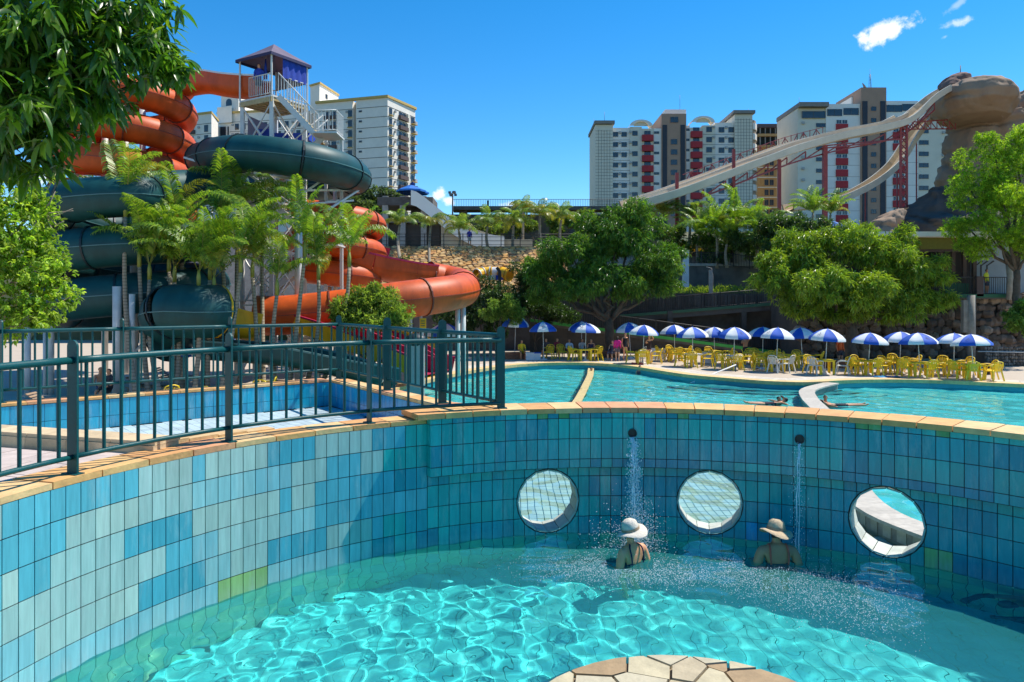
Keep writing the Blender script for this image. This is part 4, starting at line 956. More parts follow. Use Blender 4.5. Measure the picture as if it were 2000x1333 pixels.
# ---- the two women under the spouts
def bather(label, u, vhead, D, rz, skin, hat_c, strap, dots, lean=0.0, turn=0.0, wide=1.0):
    z0 = -.95; S = .85
    J = dict(pelvis=(0, 0, .80), waist=(0, .01, .96), ribs=(0, .02, 1.08), chest=(0, .02, 1.21), neck=(0, -.005 - lean, 1.37), chin=(0, -.03 - lean, 1.44), head=(0, -.025 - lean, 1.51), crown=(0, -.015 - lean, 1.60), nose=(math.sin(turn) * .09, -.025 - lean - math.cos(turn) * .10, 1.50))
    for sg, n in ((-1, 'l'), (1, 'r')):
        J.update({'sh' + n: (sg * .19, .02, 1.295), 'el' + n: (sg * .27, .05, 1.02), 'wr' + n: (sg * .25, -.16, .93), 'ha' + n: (sg * .22, -.25, .915), 'hi' + n: (sg * .10, 0, .72), 'kn' + n: (sg * .11, -.06, .40), 'an' + n: (sg * .11, .03, .07), 'to' + n: (sg * .12, -.12, .03)})
        # fingers
        for q, (dx, ln) in enumerate(((-.03, .07), (-.01, .085), (.01, .08), (.028, .065))):
            J['f%d%s' % (q, n)] = (sg * .22 + dx, -.25 - ln, .905); J['g%d%s' % (q, n)] = (sg * .22 + dx * 1.1, -.25 - ln - .03, .885)
        J['t' + n] = (sg * .22 - sg * .055, -.25, .91)
    ed = [e for e in ED if e != ('waist', 'chest')] + [('waist', 'ribs'), ('ribs', 'chest'), ('head', 'nose')]
    rad = dict(RAD); rad.update(ribs=(.14, .10), chest=(.165, .11), waist=(.15, .11), pelvis=(.18, .14), nose=.018, sHl=.07); rad['shl'] = rad['shr'] = .075; rad['ell'] = rad['elr'] = .052; rad['wrl'] = rad['wrr'] = .032
    for n in 'lr':
        for q in range(4): ed += [('ha' + n, 'f%d%s' % (q, n)), ('f%d%s' % (q, n), 'g%d%s' % (q, n))]; rad['f%d%s' % (q, n)] = .011; rad['g%d%s' % (q, n)] = .009
        ed.append(('wr' + n, 't' + n)); rad['t' + n] = .011
    me = body_mesh(J, ed, rad); me.materials.append(SK[skin]); p = P(u, 588, D); o = obj('person', me, None, (p.x, p.y, z0), rz); o.scale = (S * wide, S, S); tag(o, label, 'person'); o['kind'] = 'thing'
    c1 = cloth(dots[0]); c2 = cloth(dots[1])
    shell(me, lambda c: 0.80 < c.z < 1.13 and abs(c.x) < .26 and abs(c.x) < .20 and not (c.z > 1.06 and c.y < -.4), .008, c1, 'swimsuit', o)
    # printed dots of the swimsuit lie on it, straps over the shoulders
    m = MB()
    vs = [v for v in me.vertices if .82 < v.co.z < 1.12 and abs(v.co.x) < .19]
    rs = random.Random(4)
    for v in rs.sample(vs, min(70, len(vs))):
        n_ = v.normal; x = n_.orthogonal().normalized(); y = n_.cross(x); c = v.co + n_ * .011; r = rs.uniform(.009, .015); m.add([c + (x * math.cos(2 * math.pi * k / 6) + y * math.sin(2 * math.pi * k / 6)) * r for k in range(6)], [tuple(range(6))])
    m.build('swimsuit_print', c2, o)
    m = MB()
    for sg in (-1, 1): m.tube(spline([(sg * .10, .125, 1.10), (sg * .11, .125, 1.22), (sg * .105, .085, 1.325), (sg * .06 if strap == 'halter' else sg * .105, .02, 1.36), (sg * .10, -.09, 1.27), (sg * .10, -.12, 1.12)], 4), .011, 6)
    m.build('strap', c1 if strap == 'halter' else c2, o)
    shell(me, lambda c: c.z > 1.44 and (c.y > -.03 - lean + .0), .012, M_hair, 'hair', o)
    # straw hat: crown, wide brim, band
    hm = thing('sun_hat', '', 'hat', (0, 0, 0)); 
    M_h = mat('straw', hat_c, .9, .2, 40, bump=.5, bscale=90); hz = 1.565
    m = MB(); m.smooth = True; m.lathe((0, 0, 0), [(0, .105), (.05, .10), (.085, .075), (.10, .02), (.105, -.02)], 20); m.build('crown', M_h, hm)
    m = MB(); m.smooth = True; prof = [(.104, -.02), (.14, -.03), (.18, -.05), (.185, -.06)]; vs = []
    for r, z in prof:
        for k in range(24): a = 2 * math.pi * k / 24; vs.append((r * math.cos(a), r * math.sin(a), z + .03 * math.sin(a * 2 + 1) * (r - .1) / .08))
    m.add(vs, [(i * 24 + k, i * 24 + (k + 1) % 24, (i + 1) * 24 + (k + 1) % 24, (i + 1) * 24 + k) for i in range(3) for k in range(24)]); m.build('brim', M_h, hm)
    m = MB(); m.smooth = True; m.lathe((0, 0, 0), [(.107, -.018), (.105, .012)], 20); m.build('band', cloth((.12, .09, .06)) if dots[0][2] > .1 else cloth((.38, .27, .17)), hm)
    hl = Vector((0, -.02 - lean, hz)); hm.location = o.matrix_basis @ hl if False else (p.x + S * (hl.x * math.cos(rz) - hl.y * math.sin(rz)), p.y + S * (hl.x * math.sin(rz) + hl.y * math.cos(rz)), z0 + S * hz); hm.rotation_euler = (.12, .22 if turn else -.12, rz)
    return o, hm
w1, h1 = bather('woman in a navy dotted swimsuit under the stronger spout, seen from behind', 1233, 1020, 8.55, R_(215), 0, (.66, .60, .50), 'halter', ((.01, .015, .06), (.30, .30, .38)), turn=-.7)
h1['label'] = 'pale straw hat with brown band on the woman in navy'
w2, h2 = bather('broad shouldered woman in a patterned swimsuit under the weaker spout', 1517, 1030, 8.55, R_(180), 1, (.60, .45, .28), 'plain', ((.02, .015, .05), (.55, .12, .08)), wide=1.12)
h2['label'] = 'tan sun hat worn by the woman near the third porthole'
# swimmer gliding under the surface at the right edge
J = dict(pelvis=(0, 0, 0), waist=(-.18, 0, .02), chest=(-.42, 0, .03), neck=(-.58, 0, .05), chin=(-.64, 0, .06), head=(-.71, 0, .07), crown=(-.80, 0, .06))
for sg, n in ((-1, 'l'), (1, 'r')): J.update({'sh' + n: (-.5, sg * .18, .03), 'el' + n: (-.74, sg * .3, .0), 'wr' + n: (-.96, sg * .22, .0), 'ha' + n: (-1.06, sg * .18, .0), 'hi' + n: (.09, sg * .09, 0), 'kn' + n: (.5, sg * .11, -.03), 'an' + n: (.92, sg * .1, -.02), 'to' + n: (1.06, sg * .1, -.01)})
me = body_mesh(J, ED, RAD); me.materials.append(SK[1]); p = G(2010, 1190, -.2); o = obj('person', me, None, (p.x + .35, p.y - .1, -.28), R_(8)); tag(o, 'swimmer in dark trunks gliding under the water at the right edge', 'person'); o['kind'] = 'thing'
shell(me, lambda c: -.30 < c.x < .4, .012, cloth((.01, .012, .02)), 'shorts', o); shell(me, lambda c: c.x < -.66, .014, M_hair, 'hair', o)
# ---- falling water and spray
M_drop = bpy.data.materials.new('spray'); M_drop.use_nodes = True
_b = M_drop.node_tree.nodes['Principled BSDF']; _b.inputs['Base Color'].default_value = (.96, .97, .98, 1); _b.inputs['Roughness'].default_value = .08; _b.inputs['Transmission Weight'].default_value = .08; _b.inputs['IOR'].default_value = 1.33
def droplets(name, label, pts, rad, stretch=1.0):
    V = []; Q = []; 
    base = np.array([(1, 0, 0), (-1, 0, 0), (0, 1, 0), (0, -1, 0), (0, 0, 1), (0, 0, -1)], float); tri = np.array([(4, 0, 2), (4, 2, 1), (4, 1, 3), (4, 3, 0), (5, 2, 0), (5, 1, 2), (5, 3, 1), (5, 0, 3)])
    pts = np.array(pts); n = len(pts); r = np.array(rad)[:, None, None]
    st = np.ones((n, 1, 3)); st[:, 0, 2] = stretch
    V = (pts[:, None, :] + base[None] * r * st).reshape(-1, 3); Q = (tri[None] + (np.arange(n) * 6)[:, None, None]).reshape(-1, 3)
    o = stuff(obj(name, np_mesh(name, V, Q, M_drop, smooth=True))); tag(o, label, 'water'); return o
for i, (a, z) in enumerate(spouts):
    d = Vector((-math.cos(a), -math.sin(a), 0)); c = cyl(RU, a, z - .03); pts = []; rad = []; n = (1500, 300)[i]; sp = (.16, .09)[i]
    tmax = math.sqrt(2 * (z - .02) / 9.8)
    X = Vector((-d.y, d.x, 0))
    for k in range(n):
        t = tmax * math.sqrt(rng.uniform(0, 1)); off = rng.normal(0, .018 + .05 * t / tmax); v0 = .75 + rng.normal(0, .06)
        p = c + d * (.03 + v0 * t) + X * off + Vector((0, 0, -4.9 * t * t - .02 + rng.normal(0, .012))); pts.append(p); rad.append(rng.uniform(.003, .008) * (1 if i == 0 else .7))
    droplets('falling_water', ('strong' if i == 0 else 'thin') + ' stream of water falling from the ' + ('left' if i == 0 else 'right') + ' spout pipe', pts, rad, 2.2)
    # glassy strands inside the stream
    m = MB()
    for q in range((4, 2)[i]):
        off = rng.normal(0, .035); v0 = .75 + rng.normal(0, .05); path = []; rr = []
        for s in range(13):
            t = tmax * s / 12; path.append(c + d * (.03 + v0 * t) + X * (off * (.4 + t / tmax) + .006 * math.sin(s * 2.1 + q)) + Vector((0, 0, -4.9 * t * t - .02))); rr.append(.005 + .0025 * math.sin(s * 1.7 + q * 2))
        m.tube(path, rr, 6, caps=False)
    o = m.build('water_strand', M_drop); stuff(o); tag(o, 'glassy strands of the ' + ('stronger left' if i == 0 else 'weaker right') + ' falling stream', 'water')
pts = []; rad = []
for k in range(11000):      # drops flying off the splashes, low over the water
    w = rng.uniform()
    if w < .3: u, v = rng.normal(1180, 75), rng.normal(1108, 16)
    elif w < .5: u, v = rng.normal(1330, 70), rng.normal(1122, 14)
    else:
        t = rng.beta(1.3, 1.7); u = 1400 + 420 * t; v = 1110 + 95 * t + rng.normal(0, 22 + 14 * t)
    if v < 1075 or (1185 < u < 1275 and v < 1112) or (1455 < u < 1580 and v < 1108): continue
    z = abs(rng.normal(0, .05)) + .012; p = G(u, v, z); pts.append(p); rad.append(rng.uniform(.0016, .0048))
for k in range(1500):
    p = G(rng.normal(1255, 16), 1085, .0); pts.append((p.x + rng.normal(0, .09), p.y + .12 + rng.normal(0, .1), abs(rng.normal(0, .22)) + .02)); rad.append(rng.uniform(.002, .0055))
for k in range(260):
    p = G(rng.normal(1200, 22), 1090, .0); pts.append((p.x + rng.normal(0, .08), p.y + rng.normal(0, .1), abs(rng.normal(.1, .2)) + .02)); rad.append(rng.uniform(.003, .006))
droplets('spray', 'white drops of spray flying over the water round the two women', pts, rad)
# ---------------------------------------------------------------- water slides and tower
def fibre(name, c, edge=.0):
    m = mat(name, c, .5, .34, 1.6, spec=.35, bump=.05, bscale=8, detail=10, stretch=(1, 1, .35)); b = m.node_tree.nodes['Principled BSDF']; b.inputs['Coat Weight'].default_value = .0; b.inputs['Coat Roughness'].default_value = .25; return m
M_or = fibre('orange_fibreglass', (.56, .082, .009)); M_gr = fibre('green_fibreglass', (.006, .060, .062)); M_mag = fibre('magenta_fibreglass', (.38, .012, .06)); M_yf = fibre('yellow_fibreglass', (.78, .42, .012))
M_ord = mat('orange_flange', (.16, .03, .012), .6, .2, 5); M_grd = mat('green_flange', (.004, .016, .02), .5, .2, 5); M_line = mat('pale_seam', (.07, .17, .17), .5, .1, 5); M_orl = mat('orange_seam', (.30, .05, .015), .5, .1, 5)
M_steelw = mat('white_steel', (.62, .61, .57), .45, .14, 3, bump=.1); M_steelr = mat('red_steel', (.30, .045, .04), .55, .2, 3)
def frames(path):
    T = []; X = []; n = len(path)
    for i in range(n):
        t = (path[min(i + 1, n - 1)] - path[max(i - 1, 0)]).normalized(); x = t.cross(Vector((0, 0, 1))).normalized(); T.append(t); X.append(x)
    return T, X
def sweep(path, prof, closed):
    T, X = frames(path); V = []; k = len(prof)
    for p, t, x in zip(path, T, X):
        y = x.cross(t); V += [p + x * a + y * b for a, b in prof]
    Fc = []
    for i in range(len(path) - 1):
        for q in range(k if closed else k - 1): Fc.append((i * k + q, i * k + (q + 1) % k, (i + 1) * k + (q + 1) % k, (i + 1) * k + q))
    return V, Fc
def resample(path, step):
    out = [path[0]]; acc = 0
    for a, b in zip(path, path[1:]):
        L_ = (b - a).length
        if L_ < 1e-6: continue
        d = 0
        while acc + L_ - d >= step:
            d += step - acc; out.append(a.lerp(b, d / L_)); acc = 0
        acc += L_ - d
    out.append(path[-1]); return out
def tube_slide(t, path, r, m_, mf, ml, seg_len=2.4, squash=1.0, ends=False):
    path = resample(path, .3); per = int(seg_len / .3); C16 = [(math.cos(2 * math.pi * k / 20) * r, math.sin(2 * math.pi * k / 20) * r * squash) for k in range(20)]
    for i in range(0, len(path) - 1, per):
        sub = path[i:i + per + 1]
        if len(sub) < 2: break
        T, X = frames(path); mb = MB(); mb.smooth = True; V, Fc = sweep(sub, C16, True); mb.add(V, Fc); mb.build('tube_segment', m_, t)
        a, b = path[max(i - 1, 0)], path[min(i + 1, len(path) - 1)]; d = (b - a).normalized(); c = path[i]
        mb = MB(); V = []; F2 = []
        for off, rr in ((-.035, .0), (-.035, .05), (.035, .05), (.035, 0)):
            x = d.cross(Vector((0, 0, 1))).normalized(); y = x.cross(d); V += [c + d * off + x * (ca * (1 + rr / r)) + y * (cb * (1 + rr / r)) for ca, cb in C16]
        for j in range(3): F2 += [(j * 20 + k, j * 20 + (k + 1) % 20, (j + 1) * 20 + (k + 1) % 20, (j + 1) * 20 + k) for k in range(20)]
        mb.add(V, F2); mb.build('flange', mf, t)
    for s in (-1, 1):
        V, Fc = sweep(path, [(s * r * .99, -.018), (s * (r + .03), -.018), (s * (r + .03), .018), (s * r * .99, .018)], True); mb = MB(); mb.add(V, Fc); mb.build('seam', ml, t)
def flume(t, path, w, h, m_in, m_out, lip, seg_len=2.5, name='flume_segment'):
    path = resample(path, .3); per = int(seg_len / .3); A = [R_(180 + 180 * k / 10) for k in range(11)]
    inner = [(-w, h * .55)] + [(w * math.cos(a), h * .6 * math.sin(a)) for a in A] + [(w, h * .55)]; outer = [(x * 1.06, y * 1.06 - .02) for x, y in reversed(inner)]
    for i in range(0, len(path) - 1, per):
        sub = path[i:i + per + 1]
        if len(sub) < 2: break
        mb = MB(); mb.smooth = True; V, Fc = sweep(sub, inner, False); mb.add(V, Fc); V, Fc = sweep(sub, outer, False); mb.cur = 1; mb.add(V, Fc); mb.build(name, [m_in, m_out], t)
    for s in (-1, 1):
        V, Fc = sweep(path, [(s * w * .98, h * .52), (s * w * 1.12, h * .52), (s * w * 1.12, h * .62), (s * w * .98, h * .62)][::s], True); mb = MB(); mb.add(V, Fc); mb.build('rim', lip, t)
def helix(cx, cy, R0, a0, a1, z0, z1, n=None):
    n = n or int(abs(a1 - a0) / .12); return [Vector((cx + R0 * math.cos(a0 + (a1 - a0) * k / n), cy + R0 * math.sin(a0 + (a1 - a0) * k / n), z0 + (z1 - z0) * k / n)) for k in range(n + 1)]
# orange coil
oc = thing('tube_slide', 'orange coiling tube slide left of the tower, half hidden by leaves', 'water slide')
cx, cyy = P(243, 588, 38).x, 38.0
start = [P(516, 174, 36.0), P(480, 172, 36.3), P(445, 168, 36.8), P(405, 162, 37.6), P(365, 168, 38.4)]
flume(oc, spline(start, 6), .55, .85, M_or, M_or, M_pole)
hx = helix(cx, cyy, 2.75, R_(10), R_(10) + 2 * math.pi * 4.55, 14.5, 6.6)
tube_slide(oc, hx, .72, M_or, M_ord, M_orl)
for a in (60, 180, 300):
    x, y = cx + 1.0 * math.cos(R_(a)), cyy + 1.0 * math.sin(R_(a)); m = MB(); m.tube([(x, y, DECK), (x, y, 14.5)], .16, 10); m.build('column', M_steelw, oc)
for k in range(10):
    z = 6.6 + k * .85; a = R_(10) + 2 * math.pi * 4.55 * (14.5 - z - .8) / 7.8; m = MB(); m.bar((cx + .9 * math.cos(a), cyy + .9 * math.sin(a), z - .25), (cx + 2.7 * math.cos(a), cyy + 2.7 * math.sin(a), z - .1), .12); m.build('bracket', M_steelw, oc)
# green slide
gs = thing('tube_slide', 'dark green tube slide looping round below the tower into a wide coil', 'water slide')
loop = spline([P(395, 312, 37), P(425, 303, 34), P(470, 300, 32.3), P(540, 305, 31.6), P(612, 317, 32), P(665, 332, 33.6), P(692, 346, 36.2), P(684, 354, 38.8), P(640, 362, 40.3), P(575, 366, 40.3), P(510, 366, 38.6), P(450, 366, 36), P(390, 366, 33.8), P(330, 370, 32), P(270, 374, 30.5)], 6)
gx, gy = P(262, 588, 31.2).x, 31.2
hx = helix(gx, gy, 3.0, R_(-60), R_(-60) - 2 * math.pi * 2.93, P(0, 381, 28.4).z, 1.55)
tube_slide(gs, loop[:-3] + hx, .80, M_gr, M_grd, M_line, seg_len=3.0)
endp = spline([hx[-1], P(330, 612, 27.6), P(392, 610, 27.6), P(418, 608, 28.1)], 5); tube_slide(gs, endp, 1.0, M_gr, M_grd, M_line)
m = MB(); m.smooth = True; e = [P(416, 608, 28.08), P(420, 608.5, 28.16)]; V, Fc = sweep(e, [(math.cos(2 * math.pi * k / 20) * 1.04, math.sin(2 * math.pi * k / 20) * 1.04) for k in range(20)], True); m.add(V, Fc); m.build('end_ring', M_yf, gs)
for (u, D, v) in ((229, 27.6, 560), (258, 27.4, 575), (583, 32.6, 344), (443, 31, 560), (360, 29, 600), (655, 38, 372), (100, 29, 560), (54, 28, 640), (90, 29, 650), (262, 31.2, 380)):
    p = P(u, v, D); m = MB(); m.tube([(p.x, p.y, DECK), (p.x, p.y, p.z)], .17 if u in (583, 229, 262) else .11, 10); m.build('column', M_steelw, gs)
for a, b in (((583, 350, 32.6), (445, 338, 33)), ((583, 350, 32.6), (650, 343, 33.5)), ((583, 384, 32.6), (645, 342, 33.4)), ((583, 372, 32.6), (700, 372, 35.5)), ((700, 372, 35.5), (640, 410, 33.5)), ((480, 337, 33), (583, 410, 32.7)), ((420, 335, 34), (540, 405, 34)), ((445, 336, 33), (600, 336, 33.2)), ((360, 308, 35), (470, 342, 33.2)), ((583, 400, 32.6), (690, 392, 36)), ((520, 338, 32.6), (583, 395, 32.6)), ((225, 548, 28), (300, 540, 29.5)), ((225, 560, 28), (180, 545, 28.5)), ((258, 690, 27.4), (300, 655, 28))):
    m = MB(); m.bar(P(*a), P(*b), .09); m.build('brace', M_steelw, gs)
for u, v, D in ((505, 337, 31.8), (632, 345, 32.6), (695, 372, 36)):
    m = MB(); m.box(P(u, v, D), (.3, .3, .22)); m.build('bracket', M_steelw, gs)
# yellow connection and dark teal open run
yr = thing('slide_flume', 'short yellow flume joining the green tube end and the palms', 'water slide'); flume(yr, spline([P(421, 622, 29), P(455, 630, 29.4), P(505, 640, 29.8)], 5), .72, .9, M_yf, M_yf, M_yf)
m = MB(); p = P(462, 640, 29.5); m.tube([(p.x, p.y, DECK), (p.x, p.y, p.z - .5)], .1, 8); m.build('column', M_steelw, yr)
tr = thing('slide_flume', 'dark teal open flume running down behind the railing to the pool', 'water slide'); flume(tr, spline([P(395, 682, 28.6), P(480, 688, 28.5), P(580, 698, 28.0), P(660, 714, 27.6), P(720, 728, 27.6), P(766, 736, 28.0)], 6), .66, .62, M_gr, M_gr, M_line)
for u, v, D in ((500, 690, 28.4), (620, 705, 27.8), (700, 730, 27.6)): p = P(u, v, D); m = MB(); m.bar((p.x, p.y, -1.6), (p.x, p.y, p.z), .2); m.build('support', M_conc, tr)
# lower orange slide with open magenta stretch and end loop
lo = thing('tube_slide', 'orange slide winding behind the palms to a wide loop above the bush', 'water slide')
ox, oy = P(655, 588, 38.6).x, 38.6
hx = helix(ox, oy, 2.0, R_(200), R_(200) + 2 * math.pi * 2.4, 7.55, 4.1); tube_slide(lo, hx, .64, M_or, M_ord, M_orl)
p1 = hx[-1]
fl_ = spline([p1, P(640, 500, 38), P(690, 512, 37.6), P(740, 524, 38.2), P(800, 535, 39.2), P(840, 540, 40)], 6); flume(lo, fl_, .75, .95, M_mag, M_or, M_mag, name='flume_segment')
lp_ = spline([P(838, 543, 40), P(872, 549, 40.4), P(900, 556, 39.6), P(904, 566, 37.4), P(875, 574, 35.2), P(820, 582, 33.9), P(760, 590, 33.2), P(690, 601, 32.6), P(600, 612, 32.2), P(540, 617, 32), P(500, 616, 31.9)], 6)
tube_slide(lo, lp_, .85, M_or, M_ord, M_orl, seg_len=4.2)
for u, v, D, w in ((894, 595, 36.2, .12), (905, 593, 36.6, .12), (801, 600, 33.6, .1), (822, 600, 33.8, .07), (640, 560, 38.5, .2), (690, 560, 38.8, .14), (585, 625, 32.3, .1), (535, 632, 32, .1)):
    p = P(u, v, D); m = MB(); m.tube([(p.x, p.y, DECK), (p.x, p.y, p.z)], w, 10); m.build('column', M_steelw, lo)
for k in range(9):
    a = R_(40 * k); m = MB(); m.bar((ox + .3 * math.cos(a), oy + .3 * math.sin(a), 3.3 + k * .42), (ox + 2 * math.cos(a), oy + 2 * math.sin(a), 3.4 + k * .42), .09); m.build('bracket', M_steelw, lo)
mw = thing('slide_flume', 'magenta walled flume section high behind the palms', 'water slide'); flume(mw, spline([P(600, 408, 40), P(640, 405, 39), P(700, 500, 40.5), P(752, 520, 41)], 5)[10:], .8, 1.5, M_mag, M_mag, M_mag)
m = MB(); p = P(720, 520, 40.8); m.tube([(p.x, p.y, DECK), (p.x, p.y, p.z - .5)], .1, 8); m.build('column', M_steelw, mw)
# straight yellow and magenta exits
def straight(lbl, pts, mi, mo, w, h):
    t = thing('slide_flume', lbl, 'water slide'); path = spline([P(*q) for q in pts], 6); path = resample(path, .4); T, X = frames(path)
    for i in range(0, len(path) - 1, 6):
        sub = path[i:i + 7]
        if len(sub) < 2: break
        mb = MB(); V, Fc = sweep(sub, [(-w, h), (-w, 0), (w, 0), (w, h)], False); mb.add(V, Fc); V, Fc = sweep(sub, [(w + .05, h), (w + .05, -.12), (-w - .05, -.12), (-w - .05, h)], False); mb.cur = 1; mb.add(V, Fc); mb.build('flume_segment', [mi, mo], t)
    for s in (-1, 1):
        V, Fc = sweep(path, [(s * w * .97, h - .02), (s * (w + .09), h - .02), (s * (w + .09), h + .06), (s * w * .97, h + .06)][::s], True); mb = MB(); mb.add(V, Fc); mb.build('rim', mi if mo == M_yf else M_mag, t)
    q = path[-1]; 
    for k in (int(len(path) * .35), int(len(path) * .7)): mb = MB(); mb.bar((path[k].x, path[k].y, -1.7), (path[k].x, path[k].y, path[k].z - .1), .3); mb.build('support', M_conc, t)
    return t
straight('yellow sided flume with magenta bed ending at the pool', [(590, 640, 32), (660, 662, 31), (740, 694, 30), (812, 724, 29.6), (842, 731, 29.4)], M_mag, M_yf, .6, .55)
straight('magenta flume beside the yellow one ending in the pool', [(640, 640, 34), (720, 662, 33), (800, 690, 32.2), (850, 716, 32), (872, 724, 31.8)], M_mag, M_mag, .5, .5)
straight('yellow open flume above the magenta one behind the railing', [(610, 618, 34.6), (700, 640, 34), (780, 664, 33.6), (850, 690, 33.6)], M_yf, M_yf, .5, .45)
# small pump kiosk with grey cover
kd_ = thing('pump_cabinet', 'grey domed cabinet standing between the slide exits', 'cabinet', P(812, 715, 27.9) + Vector((0, 0, 0))); m = MB(); m.box((0, 0, -.1), (.62, .5, 2.1)); m.build('body', mat('grey_panel', (.22, .27, .26), .6), kd_); m = MB(); m.smooth = True; m.ellipsoid((0, 0, .95), (.45, .38, .28)); m.build('lid', M_grd, kd_)
sg_ = thing('lesson_sign', 'small yellow sign on a post beside the grey cabinet', 'sign', P(826, 632, 31)); m = MB(); m.box((0, 0, 0), (.26, .03, .42)); m.build('panel', M_yf, sg_); m = MB(); [m.box((0, -.02, .1 - .1 * k), (.16, .006, .03)) for k in range(3)]; m.build('lettering', M_gr, sg_); m = MB(); m.bar((0, .03, -3), (0, .03, .2), .05); m.build('post', M_steelw, sg_)
# ---- tower
tw = thing('slide_tower', 'white steel slide tower with railed platform, pyramid roof and outside stairs', 'tower')
TC = P(535, 588, 36); tx, ty = TC.x, TC.y; zf = P(0, 186, 34.6).z; hw = 1.12; TR = R_(-31)
def tl(x, y, z): return Vector((tx + x * math.cos(TR) - y * math.sin(TR), ty + x * math.sin(TR) + y * math.cos(TR), z))
for sx in (-1, 1):
    for sy in (-1, 1):
        m = MB(); m.bar(tl(sx * 1.02, sy * 1.02, DECK), tl(sx * 1.02, sy * 1.02, zf), .17); m.build('column', M_steelw, tw)
        m = MB(); m.bar(tl(sx * 1.1, sy * 1.1, zf), tl(sx * 1.1, sy * 1.1, zf + 1.95), .07); m.build('roof_post', M_steelw, tw)
m = MB(); m.add([tl(x, y, z) for z in (zf - .08, zf) for x, y in ((-hw, -hw), (hw, -hw), (hw, hw), (-hw, hw))], [(0, 3, 2, 1), (4, 5, 6, 7), (0, 1, 5, 4), (1, 2, 6, 5), (2, 3, 7, 6), (3, 0, 4, 7)]); m.build('platform', M_steelw, tw)
m = MB()
for k in range(7): q = -1.05 + k * .35; m.bar(tl(q, -1.12, zf - .17), tl(q, 1.12, zf - .17), .08, .16)
for q in (-1.08, 1.08): m.bar(tl(-1.12, q, zf - .2), tl(1.12, q, zf - .2), .1, .22)
m.build('floor_joists', mat('raw_joist', (.46, .36, .18), .7, .3, 6), tw)
M_roof = mat('grey_purple_canvas', (.13, .10, .145), .85, .15, 2); M_bcur = mat('blue_curtain', (.006, .04, .32), .7, .1, 3)
rz_ = zf + 1.95; e = 1.25; ap = tl(0, 0, zf + 2.85)
rc = [tl(-e, -e, rz_), tl(e, -e, rz_), tl(e, e, rz_), tl(-e, e, rz_)]
for k in range(4):
    a, b = rc[k], rc[(k + 1) % 4]; m = MB(); cc = (a + b) / 2; md = (a.lerp(ap, .5) + b.lerp(ap, .5)) / 2 - Vector((0, 0, .06))
    m.add([a, b, b.lerp(ap, .5) - Vector((0, 0, .02)), md, a.lerp(ap, .5) - Vector((0, 0, .02)), ap], [(0, 1, 2, 3, 4), (4, 3, 5), (3, 2, 5)]); m.build('roof_panel', M_roof, tw)
    m = MB(); m.add([a, b, b - Vector((0, 0, .14)), a - Vector((0, 0, .14))], [(0, 1, 2, 3)]); m.build('valance', mat('navy_edge', (.03, .03, .09), .8), tw) if k == 0 else m.build('valance', bpy.data.materials['navy_edge'], tw)
def curtain(a, b, z0, z1, mt):
    m = MB(); N_ = 14; d = (b - a); nn = Vector((-d.y, d.x, 0)).normalized(); V = []
    for k in range(N_ + 1):
        p = a + d * k / N_ + nn * .04 * math.sin(k * 1.9); V += [(p.x, p.y, z0), (p.x, p.y, z1)]
    m.smooth = True; m.add(V, [(2 * k, 2 * k + 2, 2 * k + 3, 2 * k + 1) for k in range(N_)]); m.build('curtain', mt, tw)
curtain(tl(1.12, -.45, 0), tl(1.12, 1.1, 0), zf + .95, rz_ - .02, M_bcur); curtain(tl(-1.1, 1.1, 0), tl(1.1, 1.1, 0), zf + 1.0, rz_ - .02, mat('grey_curtain', (.20, .185, .18), .8))
m = MB(); m.tube([tl(.1, -.6, zf + 1.0), tl(.12, -.6, zf + 1.95)], [.10, .03], 8); m.build('closed_parasol', M_bcur, tw); m = MB(); m.tube([tl(.1, -.6, zf), tl(.12, -.6, zf + 2.05)], .02, 6); m.build('parasol_pole', M_steelw, tw)
def guard(a, b, n, mt=M_steelw, h=1.0, parent=None, r=.018, low=.09):
    m = MB(); m.tube([a + Vector((0, 0, h)), b + Vector((0, 0, h))], .028, 6); m.build('handrail', mt, parent); m = MB(); m.tube([a + Vector((0, 0, low)), b + Vector((0, 0, low))], .022, 6); m.build('lower_rail', mt, parent)
    mb = MB(); mb.tube([(0, 0, low), (0, 0, h)], r, 6, caps=False); me = mb.mesh('baluster', mt)
    for k in range(n + 1): p = a.lerp(b, k / n); obj('baluster', me, parent, p)
e = 1.1
guard(tl(-.45, -e, zf), tl(e, -e, zf), 11, parent=tw); guard(tl(e, -.1, zf), tl(e, e, zf), 8, parent=tw); guard(tl(-e, -.5, zf), tl(-e, e, zf), 11, parent=tw)
# stairs: down to the right, then back and forth
def stairs(a, b, w, n, parent):
    d = b - a; hd = Vector((d.x, d.y, 0)); nn = Vector((-hd.y, hd.x, 0)).normalized()
    for s in (-1, 1):
        m = MB(); m.bar(a + nn * s * w / 2 - Vector((0, 0, .1)), b + nn * s * w / 2 - Vector((0, 0, .1)), .06, .24); m.build('stringer', M_steelw, parent)
        guard(a + nn * s * w / 2, b + nn * s * w / 2, n, parent=parent)
    mb = MB(); mb.box((0, 0, 0), (.26, w, .05)); me = mb.mesh('tread', bpy.data.materials['raw_joist'])
    for k in range(1, n): p = a.lerp(b, k / n); obj('tread', me, parent, p, math.atan2(hd.y, hd.x))
s0 = tl(1.12, -.55, zf); s1 = P(618, 262, 35.0); s1.z = P(0, 262, 35).z
stairs(s0, s1, .95, 12, tw)
z = s1.z; flip = 1; xa = s1.copy()
m = MB(); m.box(xa + Vector((.5, .2, -.05)), (1.2, 1.6, .08)); m.build('landing', M_steelw, tw)
guard(xa + Vector((1.05, -.5, 0)), xa + Vector((1.05, .9, 0)), 7, parent=tw); guard(xa + Vector((.05, -.5, 0)), xa + Vector((1.05, -.5, 0)), 6, parent=tw)
cur = xa + Vector((.2, .9, 0))
